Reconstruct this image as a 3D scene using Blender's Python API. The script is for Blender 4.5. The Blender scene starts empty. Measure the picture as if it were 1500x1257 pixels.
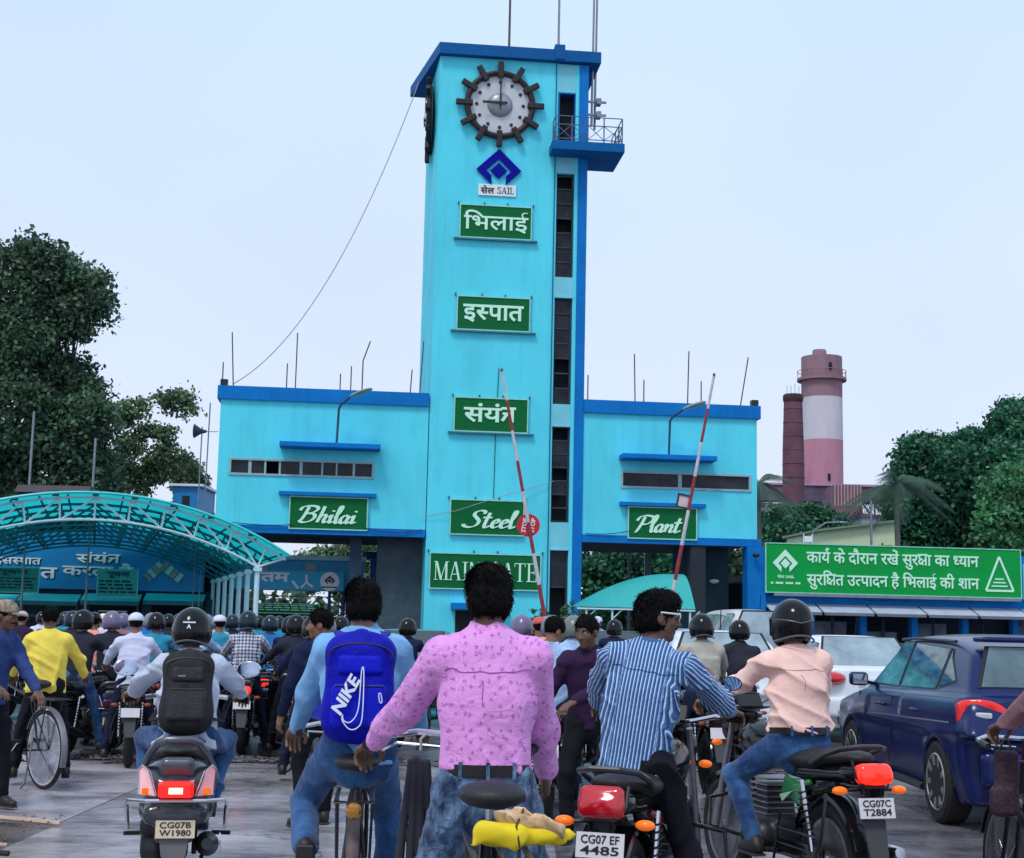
import bpy, math, random
import numpy as np
from mathutils import Vector, Matrix
R = math.radians
random.seed(7)
rng = np.random.default_rng(11)
SC = bpy.context.scene
COL = SC.collection

# ------------------------------------------------------------------ camera
CAMH, FPX, PITCH, ROLL = 1.5, 2090.8, R(7.765), 0.0220
cd = bpy.data.cameras.new('camera')
cd.sensor_width = 36.0
cd.lens = FPX / 1500 * 36.0
cd.clip_start = 0.05
cd.clip_end = 3000
cam = bpy.data.objects.new('camera', cd)
COL.objects.link(cam)
cam.matrix_world = (Matrix.Translation((0, 0, CAMH)) @ Matrix.Rotation(R(90) + PITCH, 4, 'X') @ Matrix.Rotation(ROLL, 4, 'Z'))
SC.camera = cam

# ------------------------------------------------------------------ world, sun, exposure
w = bpy.data.worlds.new('World')
SC.world = w
w.use_nodes = True
nt = w.node_tree
N, LK = nt.nodes, nt.links
bg = N['Background']
sky = N.new('ShaderNodeTexSky')
sky.sky_type = 'NISHITA'
sky.sun_disc = False
sky.sun_elevation = R(58)
sky.sun_rotation = R(205)
sky.air_density = 1.0
sky.dust_density = 2.0
bg.inputs['Strength'].default_value = 0.1
# overcast veil over the clear sky: pale, almost even cloud
tc = N.new('ShaderNodeTexCoord')
sep = N.new('ShaderNodeSeparateXYZ')
LK.new(tc.outputs['Generated'], sep.inputs[0])
cr = N.new('ShaderNodeValToRGB')
cr.color_ramp.elements[0].position = 0.0
cr.color_ramp.elements[0].color = (7.35, 8.0, 9.7, 1)
cr.color_ramp.elements[1].position = 0.55
cr.color_ramp.elements[1].color = (5.6, 7.45, 10.0, 1)
LK.new(sep.outputs[2], cr.inputs[0])
nz = N.new('ShaderNodeTexNoise')
nz.inputs['Scale'].default_value = 1.6
nz.inputs['Detail'].default_value = 4
nz.inputs['Roughness'].default_value = 0.45
LK.new(tc.outputs['Generated'], nz.inputs['Vector'])
mr = N.new('ShaderNodeMapRange')
mr.inputs[1].default_value = 0.3
mr.inputs[2].default_value = 0.7
mr.inputs[3].default_value = 0.91
mr.inputs[4].default_value = 1.07
LK.new(nz.outputs[0], mr.inputs[0])
vm = N.new('ShaderNodeVectorMath')
vm.operation = 'SCALE'
LK.new(cr.outputs[0], vm.inputs[0])
LK.new(mr.outputs[0], vm.inputs[3])
mx = N.new('ShaderNodeMix')
mx.data_type = 'RGBA'
mx.inputs[0].default_value = 0.9
LK.new(sky.outputs[0], mx.inputs[6])
LK.new(vm.outputs[0], mx.inputs[7])
LK.new(mx.outputs[2], bg.inputs['Color'])

sd = bpy.data.lights.new('sun', 'SUN')
sd.energy = 1.5
sd.angle = R(14)
sd.color = (1.0, 0.96, 0.9)
sun = bpy.data.objects.new('sun', sd)
COL.objects.link(sun)
# light comes from behind the camera, a little from the left
saz, sel = R(205), R(58)
sdir = Vector((math.sin(saz) * math.cos(sel), math.cos(saz) * math.cos(sel), math.sin(sel)))
sun.rotation_euler = sdir.to_track_quat('Z', 'Y').to_euler()
SC.view_settings.view_transform = 'Standard'
SC.view_settings.look = 'None'
SC.view_settings.gamma = 1.0
SC.view_settings.use_curve_mapping = False
SC.view_settings.exposure = 0.16

# ------------------------------------------------------------------ measuring helpers
def ray(px, py):
    x, y = (px - 750), -(py - 628.5)
    c, s = math.cos(ROLL), math.sin(ROLL)
    a = x * c - y * s
    b = x * s + y * c
    cp, sp = math.cos(PITCH), math.sin(PITCH)
    return Vector((a, FPX * cp - b * sp, FPX * sp + b * cp))
def at(px, py, Y):
    r = ray(px, py)
    return Vector((0, 0, CAMH)) + r * (Y / r.y)
def gx(px, Y):
    return at(px, 915, Y).x
TH = R(6.17)
FO = Vector((0, 60, 0))
FU = Vector((math.cos(TH), math.sin(TH), 0))
FV = Vector((-math.sin(TH), math.cos(TH), 0))
def F(px, py, v=0.0):
    """pixel -> (u, z) on the facade plane at depth v"""
    r = ray(px, py)
    t = (FO + FV * v - Vector((0, 0, CAMH))).dot(FV) / r.dot(FV)
    p = Vector((0, 0, CAMH)) + r * t
    return (p - FO).dot(FU), p.z
def fw(u, v, z):
    return FO + FU * u + FV * v + Vector((0, 0, z))

# ------------------------------------------------------------------ tags and materials
def lin(c):
    c = c / 255.0
    return c / 12.92 if c <= 0.04045 else ((c + 0.055) / 1.055) ** 2.4
def S(r, g, b):
    return (lin(r), lin(g), lin(b))
def tag(o, label=None, cat=None, group=None, kind=None):
    if label: o['label'] = label
    if cat: o['category'] = cat
    if group: o['group'] = group
    if kind: o['kind'] = kind
    return o
def thing(name, label, cat, loc=(0, 0, 0), rz=0.0, group=None):
    o = bpy.data.objects.new(name, None)
    COL.objects.link(o)
    o.location = loc
    o.rotation_euler = (0, 0, rz)
    o.empty_display_size = 0.2
    return tag(o, label, cat, group)
MATS = {}
def mat(name, col=(0.5, 0.5, 0.5), rough=0.5, metal=0.0, var=0.12, scale=4.0, bump=0.0, bscale=30.0, spec=0.5, emit=None,
        es=1.0, coat=0.0, stretch=None, dirt=0.0, dirtcol=(0.05, 0.04, 0.035), dscale=1.2, trans=0.0, alpha=1.0, rvar=0.0, ior=1.45, det=5, streak=0.0):
    if name in MATS: return MATS[name]
    m = bpy.data.materials.new(name)
    m.use_nodes = True
    t = m.node_tree
    n, l = t.nodes, t.links
    b = n['Principled BSDF']
    b.inputs['Roughness'].default_value = rough
    b.inputs['Metallic'].default_value = metal
    b.inputs['Specular IOR Level'].default_value = spec
    b.inputs['Coat Weight'].default_value = coat
    b.inputs['Coat Roughness'].default_value = 0.08
    b.inputs['Transmission Weight'].default_value = trans
    b.inputs['IOR'].default_value = ior
    b.inputs['Alpha'].default_value = alpha
    tcn = n.new('ShaderNodeTexCoord')
    vec = tcn.outputs['Object']
    if stretch:
        mp = n.new('ShaderNodeMapping')
        mp.inputs['Scale'].default_value = stretch
        l.new(vec, mp.inputs[0])
        vec = mp.outputs[0]
    nzz = n.new('ShaderNodeTexNoise')
    nzz.inputs['Scale'].default_value = scale
    nzz.inputs['Detail'].default_value = det
    nzz.inputs['Roughness'].default_value = 0.6
    l.new(vec, nzz.inputs['Vector'])
    rp = n.new('ShaderNodeValToRGB')
    rp.color_ramp.elements[0].position = 0.3
    rp.color_ramp.elements[1].position = 0.7
    rp.color_ramp.elements[0].color = tuple(c * (1 - var) for c in col) + (1,)
    rp.color_ramp.elements[1].color = tuple(min(1, c * (1 + var)) for c in col) + (1,)
    l.new(nzz.outputs[0], rp.inputs[0])
    out = rp.outputs[0]
    if dirt > 0:
        n2 = n.new('ShaderNodeTexNoise')
        n2.inputs['Scale'].default_value = dscale
        n2.inputs['Detail'].default_value = 8
        n2.inputs['Roughness'].default_value = 0.7
        l.new(vec, n2.inputs['Vector'])
        r2 = n.new('ShaderNodeMapRange')
        r2.inputs[1].default_value = 0.5
        r2.inputs[2].default_value = 0.75
        r2.inputs[3].default_value = 0
        r2.inputs[4].default_value = dirt
        l.new(n2.outputs[0], r2.inputs[0])
        mm = n.new('ShaderNodeMix')
        mm.data_type = 'RGBA'
        l.new(r2.outputs[0], mm.inputs[0])
        l.new(out, mm.inputs[6])
        mm.inputs[7].default_value = tuple(dirtcol) + (1,)
        out = mm.outputs[2]
    if streak > 0:
        mp2 = n.new('ShaderNodeMapping')
        mp2.inputs['Scale'].default_value = (3.2, 3.2, 0.16)
        l.new(tcn.outputs['Object'], mp2.inputs[0])
        n4 = n.new('ShaderNodeTexNoise')
        n4.inputs['Scale'].default_value = 1.0
        n4.inputs['Detail'].default_value = 7
        n4.inputs['Roughness'].default_value = 0.7
        l.new(mp2.outputs[0], n4.inputs['Vector'])
        r4 = n.new('ShaderNodeMapRange')
        r4.inputs[1].default_value = 0.5
        r4.inputs[2].default_value = 0.72
        r4.inputs[4].default_value = streak
        l.new(n4.outputs[0], r4.inputs[0])
        m4 = n.new('ShaderNodeMix')
        m4.data_type = 'RGBA'
        l.new(r4.outputs[0], m4.inputs[0])
        l.new(out, m4.inputs[6])
        m4.inputs[7].default_value = tuple(dirtcol) + (1,)
        out = m4.outputs[2]
    l.new(out, b.inputs['Base Color'])
    if rvar > 0:
        r3 = n.new('ShaderNodeMapRange')
        r3.inputs[3].default_value = max(0, rough - rvar)
        r3.inputs[4].default_value = min(1, rough + rvar)
        l.new(nzz.outputs[0], r3.inputs[0])
        l.new(r3.outputs[0], b.inputs['Roughness'])
    if bump > 0:
        n3 = n.new('ShaderNodeTexNoise')
        n3.inputs['Scale'].default_value = bscale
        n3.inputs['Detail'].default_value = 4
        l.new(vec, n3.inputs['Vector'])
        bp = n.new('ShaderNodeBump')
        bp.inputs['Strength'].default_value = min(1, bump)
        bp.inputs['Distance'].default_value = 0.02
        l.new(n3.outputs[0], bp.inputs['Height'])
        l.new(bp.outputs[0], b.inputs['Normal'])
    if emit:
        b.inputs['Emission Color'].default_value = tuple(emit) + (1,)
        b.inputs['Emission Strength'].default_value = es
    MATS[name] = m
    return m

# ------------------------------------------------------------------ mesh builder
def basis(d, up=(0, 0, 1)):
    d = Vector(d).normalized()
    up = Vector(up)
    if abs(d.dot(up.normalized())) > 0.98: up = Vector((0, 1, 0)) if abs(d.y) < 0.9 else Vector((1, 0, 0))
    x = d.cross(up).normalized()
    y = x.cross(d).normalized()
    return x, y, d
class MB:
    def __init__(s):
        s.v, s.f, s.m = [], [], []
        s.mi = 0
    def add(s, vs, fs):
        o = len(s.v)
        s.v += [tuple(p) for p in vs]
        for f in fs:
            s.f.append(tuple(i + o for i in f))
            s.m.append(s.mi)
        return s
    def box(s, x0, x1, y0, y1, z0, z1):
        vs = [(x, y, z) for z in (z0, z1) for y in (y0, y1) for x in (x0, x1)]
        return s.add(vs, [(0, 2, 3, 1), (4, 5, 7, 6), (0, 1, 5, 4), (2, 6, 7, 3), (0, 4, 6, 2), (1, 3, 7, 5)])
    def cbox(s, c, h, M=None):
        vs = [Vector((x * h[0], y * h[1], z * h[2])) for z in (-1, 1) for y in (-1, 1) for x in (-1, 1)]
        if M is not None: vs = [M @ v for v in vs]
        return s.add([v + Vector(c) for v in vs], [(0, 2, 3, 1), (4, 5, 7, 6), (0, 1, 5, 4), (2, 6, 7, 3), (0, 4, 6, 2), (1, 3, 7, 5)])
    def bar(s, a, b, w, h=None, up=(0, 0, 1)):
        """square bar from a to b"""
        h = h or w
        a, b = Vector(a), Vector(b)
        x, y, d = basis(b - a, up)
        vs = [p + x * i * w / 2 + y * j * h / 2 for p in (a, b) for i, j in ((-1, -1), (1, -1), (1, 1), (-1, 1))]
        return s.add(vs, [(3, 2, 1, 0), (4, 5, 6, 7), (0, 1, 5, 4), (1, 2, 6, 5), (2, 3, 7, 6), (3, 0, 4, 7)])
    def tube(s, pts, r, n=8, closed=False, caps=True):
        pts = [Vector(p) for p in pts]
        rs = r if isinstance(r, (list, tuple)) else [r] * len(pts)
        rings = []
        ref = None
        L = len(pts)
        for i, p in enumerate(pts):
            if closed: d = pts[(i + 1) % L] - pts[i - 1]
            else: d = pts[min(i + 1, L - 1)] - pts[max(i - 1, 0)]
            d.normalize()
            if ref is None: x, y, _ = basis(d)
            else:
                x = ref - d * ref.dot(d)
                if x.length < 1e-4: x, y, _ = basis(d)
                x.normalize()
                y = x.cross(d)
            ref = x
            rings.append([p + (x * math.cos(2 * math.pi * k / n) + y * math.sin(2 * math.pi * k / n)) * rs[i] for k in range(n)])
        return s.loft(rings, closed, caps)
    def loft(s, rings, closed=False, caps=True):
        n = len(rings[0])
        vs = [p for r in rings for p in r]
        fs = []
        L = len(rings)
        for i in range(L if closed else L - 1):
            j = (i + 1) % L
            for k in range(n):
                k2 = (k + 1) % n
                fs.append((i * n + k, i * n + k2, j * n + k2, j * n + k))
        if caps and not closed:
            fs.append(tuple(range(n - 1, -1, -1)))
            fs.append(tuple((L - 1) * n + k for k in range(n)))
        return s.add(vs, fs)
    def cyl(s, a, b, r, n=16, r2=None):
        return s.tube([a, b], [r, r if r2 is None else r2], n)
    def prism(s, poly, d, M=None):
        """poly: list of 3d points (planar), extruded by vector d"""
        poly = [Vector(p) for p in poly]
        d = Vector(d)
        n = len(poly)
        vs = poly + [p + d for p in poly]
        if M is not None: vs = [M @ v for v in vs]
        return s.add(vs, [tuple(range(n - 1, -1, -1)), tuple(range(n, 2 * n))] + [(i, (i + 1) % n, n + (i + 1) % n, n + i) for i in range(n)])
    def ell(s, c, r, nu=16, nv=10, M=None):
        vs, fs = [], []
        for j in range(nv + 1):
            t = math.pi * j / nv
            for i in range(nu):
                a = 2 * math.pi * i / nu
                p = Vector((math.sin(t) * math.cos(a) * r[0], math.sin(t) * math.sin(a) * r[1], math.cos(t) * r[2]))
                if M is not None: p = M @ p
                vs.append(p + Vector(c))
        for j in range(nv):
            for i in range(nu):
                i2 = (i + 1) % nu
                a, b, c2, d = j * nu + i, (j + 1) * nu + i, (j + 1) * nu + i2, j * nu + i2
                if j == 0: fs.append((a, b, c2))
                elif j == nv - 1: fs.append((a, b, d))
                else: fs.append((a, b, c2, d))
        return s.add(vs, fs)
    def torus(s, c, nrm, Rr, r, nu=40, nv=8, a0=0, a1=2 * math.pi, ex=1.0):
        x, y, d = basis(nrm)
        full = abs(a1 - a0 - 2 * math.pi) < 1e-6
        k = nu if full else nu + 1
        rings = []
        for i in range(k):
            a = a0 + (a1 - a0) * i / nu
            o = x * math.cos(a) + y * math.sin(a)
            rings.append([Vector(c) + o * (Rr + r * math.cos(2 * math.pi * j / nv)) + d * r * ex * math.sin(2 * math.pi * j / nv) for j in range(nv)])
        return s.loft(rings, closed=full, caps=not full)
    def lathe(s, c, nrm, prof, n=24, up=(0, 0, 1)):
        """prof: (radius, height along nrm)"""
        x, y, d = basis(nrm, up)
        rings = [[Vector(c) + (x * math.cos(2 * math.pi * k / n) + y * math.sin(2 * math.pi * k / n)) * max(r, 1e-4) + d * h for k in range(n)] for r, h in prof]
        return s.loft(rings)
    def obj(s, name, m, parent=None, sm=40, M=None, bevel=0):
        me = bpy.data.meshes.new(name)
        vs = s.v if M is None else [tuple(M @ Vector(v)) for v in s.v]
        me.from_pydata(vs, [], s.f)
        ms = m if isinstance(m, (list, tuple)) else [m]
        for x in ms: me.materials.append(x)
        me.polygons.foreach_set('material_index', [min(i, len(ms) - 1) for i in s.m])
        fin(me, sm)
        o = bpy.data.objects.new(name, me)
        COL.objects.link(o)
        if parent: o.parent = parent
        if bevel:
            bm = o.modifiers.new('bevel', 'BEVEL')
            bm.width = bevel
            bm.segments = 2
            bm.limit_method = 'ANGLE'
        return o
def fin(me, sm=40):
    import bmesh
    b = bmesh.new()
    b.from_mesh(me)
    bmesh.ops.recalc_face_normals(b, faces=b.faces)
    b.to_mesh(me)
    b.free()
    if sm:
        me.polygons.foreach_set('use_smooth', [True] * len(me.polygons))
        me.set_sharp_from_angle(angle=R(sm))
    me.update()
def copy_tree(o, parent=None):
    c = o.copy()
    COL.objects.link(c)
    if parent: c.parent = parent
    for ch in list(o.children): copy_tree(ch, c)
    return c
def inst(o, name, parent, loc=None, rot=None, m=None):
    """another part sharing mesh data"""
    c = bpy.data.objects.new(name, o.data)
    COL.objects.link(c)
    c.parent = parent
    if loc is not None: c.location = loc
    if rot is not None: c.rotation_euler = rot
    return c

# ------------------------------------------------------------------ signed-distance modelling (numpy surface nets)
def smin(a, b, k):
    h = np.clip(0.5 + 0.5 * (b - a) / k, 0, 1)
    return b * (1 - h) + a * h - k * h * (1 - h)
class SDF:
    def __init__(s): s.p = []
    def cap(s, a, b, ra, rb=None, k=0.02, flat=None, tag=0, sub=False):
        """tapered capsule; flat=(axis, factor)"""
        s.p.append(('cap', np.array(a, float), np.array(b, float), ra, ra if rb is None else rb, k, flat, tag, sub)); return s
    def ell(s, c, r, k=0.02, M=None, tag=0, sub=False):
        s.p.append(('ell', np.array(c, float), np.array(r, float), None if M is None else np.array(M.to_3x3() if hasattr(M, 'to_3x3') else M), 0, k, None, tag, sub)); return s
    def box(s, c, h, r=0.02, k=0.02, M=None, tag=0, sub=False):
        s.p.append(('box', np.array(c, float), np.array(h, float), None if M is None else np.array(M.to_3x3() if hasattr(M, 'to_3x3') else M), r, k, None, tag, sub)); return s
    def path(s, pts, rs, k=0.02, flat=None, tag=0):
        for i in range(len(pts) - 1): s.cap(pts[i], pts[i + 1], rs[i], rs[i + 1], k, flat, tag)
        return s
    def pol(s, planes, lo, hi, ks=0.03, k=0.02, tag=0, sub=False):
        """rounded convex solid: planes = (normal, point)"""
        n = np.array([p[0] for p in planes], float)
        n /= np.linalg.norm(n, axis=1)[:, None]
        d = np.einsum('ij,ij->i', n, np.array([p[1] for p in planes], float))
        s.p.append(('pol', n, d, (np.array(lo, float), np.array(hi, float)), ks, k, None, tag, sub)); return s
    def bounds(s, q):
        if q[0] == 'pol': return q[3]
        if q[0] == 'cap':
            e = max(q[3], q[4])
            if q[6]: e *= max(1, q[6][1])
            return np.minimum(q[1], q[2]) - e, np.maximum(q[1], q[2]) + e
        e = np.linalg.norm(q[2]) if q[3] is not None else q[2]
        return q[1] - e, q[1] + e
    def ev(s, q, P):
        if q[0] == 'cap':
            a, b, ra, rb = q[1], q[2], q[3], q[4]
            X = P - a
            d = b - a
            sc = 1.0
            if q[6]:
                n = np.array(q[6][0], float)
                n /= np.linalg.norm(n)
                f = q[6][1]
                d = d + n * (d @ n) * (1 / f - 1)
                X = X + np.tensordot(X @ n, n, 0) * (1 / f - 1)
                sc = min(1, f)
            L2 = max(d @ d, 1e-9)
            t = np.clip((X @ d) / L2, 0, 1)
            return (np.linalg.norm(X - t[..., None] * d, axis=-1) - (ra + (rb - ra) * t)) * sc
        if q[0] == 'pol':
            D = P @ q[1].T - q[2]
            mx_ = D.max(axis=-1)
            return mx_ + q[4] * np.log(np.exp(np.clip((D - mx_[..., None]) / q[4], -30, 0)).sum(axis=-1))
        X = P - q[1]
        if q[3] is not None: X = X @ q[3]
        if q[0] == 'ell':
            k0 = np.linalg.norm(X / q[2], axis=-1)
            return (k0 - 1) * q[2].min()
        r = q[4]
        D = np.abs(X) - (q[2] - r)
        return np.linalg.norm(np.maximum(D, 0), axis=-1) + np.minimum(D.max(axis=-1), 0) - r
    def mesh(s, h, noise=None):
        lo = np.min([s.bounds(q)[0] for q in s.p if not q[8]], axis=0) - 3 * h
        hi = np.max([s.bounds(q)[1] for q in s.p if not q[8]], axis=0) + 3 * h
        n = np.ceil((hi - lo) / h).astype(int) + 1
        ax = [lo[i] + h * np.arange(n[i]) for i in range(3)]
        V = np.full(n, 0.2)
        for q in s.p:
            a, b = s.bounds(q)
            mg = max(q[5] * 1.2, 3 * h)
            i0 = np.clip(np.floor((a - mg - lo) / h).astype(int), 0, n)
            i1 = np.clip(np.ceil((b + mg - lo) / h).astype(int) + 1, 0, n)
            if (i1 <= i0).any(): continue
            sl = tuple(slice(i0[i], i1[i]) for i in range(3))
            P = np.stack(np.meshgrid(*[ax[i][i0[i]:i1[i]] for i in range(3)], indexing='ij'), -1)
            D = s.ev(q, P)
            if q[8] == 'int': V[sl] = -smin(-V[sl], -D, q[5])
            elif q[8]: V[sl] = -smin(-V[sl], D, q[5])
            else: V[sl] = smin(V[sl], D, q[5])
        if noise is not None:
            P = np.stack(np.meshgrid(*ax, indexing='ij'), -1)
            msk = np.abs(V) < 0.06
            V[msk] += noise(P[msk])
        return nets(V, lo, h)
def nets(V, lo, h):
    s = V < 0
    n = np.array(V.shape)
    c = n - 1
    acc = np.zeros(tuple(c) + (3,))
    cnt = np.zeros(tuple(c))
    offs = [(0, 0, 0), (1, 0, 0), (0, 1, 0), (1, 1, 0), (0, 0, 1), (1, 0, 1), (0, 1, 1), (1, 1, 1)]
    ed = [(0, 1), (2, 3), (4, 5), (6, 7), (0, 2), (1, 3), (4, 6), (5, 7), (0, 4), (1, 5), (2, 6), (3, 7)]
    def sub(A, o): return A[o[0]:o[0] + c[0], o[1]:o[1] + c[1], o[2]:o[2] + c[2]]
    allc = sum(sub(s, o).astype(np.int8) for o in offs)
    act = (allc > 0) & (allc < 8)
    idx = np.argwhere(act)
    vals = [V[idx[:, 0] + o[0], idx[:, 1] + o[1], idx[:, 2] + o[2]] for o in offs]
    pos = np.zeros((len(idx), 3))
    k = np.zeros(len(idx))
    for a, b in ed:
        va, vb = vals[a], vals[b]
        m = (va < 0) != (vb < 0)
        t = np.where(m, va / np.where(va == vb, 1, va - vb), 0)
        oa, ob = np.array(offs[a], float), np.array(offs[b], float)
        pos += np.where(m[:, None], oa + t[:, None] * (ob - oa), 0)
        k += m
    pos = (pos / k[:, None] + idx) * h + lo
    vid = np.full(tuple(c), -1, int)
    vid[act] = np.arange(len(idx))
    F_ = []
    for ax in range(3):
        o = [0, 0, 0]
        o[ax] = 1
        A = s[:n[0] - o[0], :n[1] - o[1], :n[2] - o[2]]
        B = s[o[0]:, o[1]:, o[2]:]
        e = np.argwhere(A != B)
        u, v = (ax + 1) % 3, (ax + 2) % 3
        e = e[(e[:, u] > 0) & (e[:, v] > 0) & (e[:, u] < c[u]) & (e[:, v] < c[v])]
        fl = A[e[:, 0], e[:, 1], e[:, 2]]
        def g(du, dv):
            q = e.copy()
            q[:, u] -= du
            q[:, v] -= dv
            return vid[q[:, 0], q[:, 1], q[:, 2]]
        qd = np.stack([g(1, 1), g(0, 1), g(0, 0), g(1, 0)], 1)
        qd[~fl] = qd[~fl][:, ::-1]
        F_.append(qd)
    return pos, np.concatenate(F_)
def join_np(parts):
    vs, fs, o = [], [], 0
    for v, f in parts:
        vs.append(v)
        fs.append(f + o)
        o += len(v)
    return np.concatenate(vs), np.concatenate(fs)
def np_obj(name, vf, m, parent=None, uv=None, smooth=True):
    v, f = vf
    me = bpy.data.meshes.new(name)
    me.vertices.add(len(v))
    me.vertices.foreach_set('co', np.asarray(v, np.float32).ravel())
    me.loops.add(len(f) * 4)
    me.loops.foreach_set('vertex_index', np.asarray(f, np.int32).ravel())
    me.polygons.add(len(f))
    me.polygons.foreach_set('loop_start', np.arange(0, len(f) * 4, 4, dtype=np.int32))
    if smooth: me.polygons.foreach_set('use_smooth', np.ones(len(f), bool))
    me.update(calc_edges=True)
    me.validate()
    if uv is not None:
        L = me.uv_layers.new(name='UVMap')
        L.data.foreach_set('uv', uv[np.asarray(f).ravel()].astype(np.float32).ravel())
    for x in (m if isinstance(m, (list, tuple)) else [m]): me.materials.append(x)
    o = bpy.data.objects.new(name, me)
    COL.objects.link(o)
    if parent: o.parent = parent
    return o
def folds(amp=0.004, f=38, seed=0):
    """cloth creases: warped ridges of mixed direction, broken up by a slow envelope"""
    r = np.random.default_rng(seed)
    K = r.normal(size=(8, 3))
    K[:3, 2] *= 1.8
    K /= np.linalg.norm(K, axis=1)[:, None]
    ph = r.uniform(0, 6.28, 8)
    def fn(P):
        w1 = np.sin(P @ K[3] * 11 + ph[3]) * 1.3 + np.sin(P @ K[4] * 19 + ph[4]) * 0.8
        w2 = np.sin(P @ K[5] * 9 + ph[5]) * 1.5 + np.sin(P @ K[6] * 23 + ph[6]) * 0.6
        o = 0
        for i, (ff, am, ww) in enumerate(((0.75, 0.55, w1), (1.15, 0.38, w2), (1.9, 0.2, w1 + w2))):
            q = P @ K[i] * f * ff + ph[i] + ww
            rd = 1 - np.abs(np.sin(q * 0.5))
            e = 0.5 + 0.5 * np.sin(P @ K[7] * (7 + 4 * i) + ph[7] * (i + 1) + w2 * 0.6)
            o = o + (rd ** 2 - 0.35) * am * e
        return -o * amp
    return fn
# ------------------------------------------------------------------ lettering
_TC = {}
def raw_text(s, off=0.0, shear=0.0):
    """built-in font -> (verts, faces) flat, size 1"""
    key = (s, off, shear)
    if key in _TC: return _TC[key]
    c = bpy.data.curves.new('t', 'FONT')
    c.body = s
    c.size = 1
    c.resolution_u = 3
    c.offset = off
    c.shear = shear
    o = bpy.data.objects.new('t', c)
    COL.objects.link(o)
    bpy.context.view_layer.update()
    me = bpy.data.meshes.new_from_object(o.evaluated_get(bpy.context.evaluated_depsgraph_get()))
    vs = [(v.co.x, v.co.y) for v in me.vertices]
    fs = [tuple(p.vertices) for p in me.polygons]
    bpy.data.objects.remove(o)
    bpy.data.meshes.remove(me)
    bpy.data.curves.remove(c)
    _TC[key] = (vs, fs)
    return vs, fs
def clip_right(vs, fs, xc):
    """cut away everything right of xc"""
    import bmesh
    b = bmesh.new()
    bv = [b.verts.new((x, y, 0)) for x, y in vs]
    for f in fs:
        try: b.faces.new([bv[i] for i in f])
        except ValueError: pass
    g = b.verts[:] + b.edges[:] + b.faces[:]
    bmesh.ops.bisect_plane(b, geom=g, plane_co=(xc, 0, 0), plane_no=(1, 0, 0), clear_outer=True)
    b.verts.index_update()
    r = [(v.co.x, v.co.y) for v in b.verts], [tuple(v.index for v in f.verts) for f in b.faces]
    b.free()
    return r
def ribbon(pts, w, nib=None, sub=5):
    """smooth stroke through pts as a quad strip; nib=(angle, thin) gives a broad-pen look"""
    P = [Vector((p[0], p[1])) for p in pts]
    if len(P) > 2:
        Q = []
        for i in range(len(P) - 1):
            p0, p1, p2, p3 = P[max(i - 1, 0)], P[i], P[i + 1], P[min(i + 2, len(P) - 1)]
            for k in range(sub):
                t = k / sub
                Q.append(0.5 * ((2 * p1) + (p2 - p0) * t + (2 * p0 - 5 * p1 + 4 * p2 - p3) * t * t + (3 * p1 - p0 - 3 * p2 + p3) * t ** 3))
        Q.append(P[-1])
    else: Q = P
    vs, fs = [], []
    for i, q in enumerate(Q):
        d = (Q[min(i + 1, len(Q) - 1)] - Q[max(i - 1, 0)])
        if d.length < 1e-6: d = Vector((1, 0))
        d.normalize()
        nrm = Vector((-d.y, d.x))
        ww = w
        if nib:
            ww = w * (nib[1] + (1 - nib[1]) * abs(math.sin(math.atan2(d.y, d.x) - nib[0])))
        vs += [tuple(q + nrm * ww / 2), tuple(q - nrm * ww / 2)]
        if i: fs.append((2 * i - 2, 2 * i - 1, 2 * i + 1, 2 * i))
    return vs, fs
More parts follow.
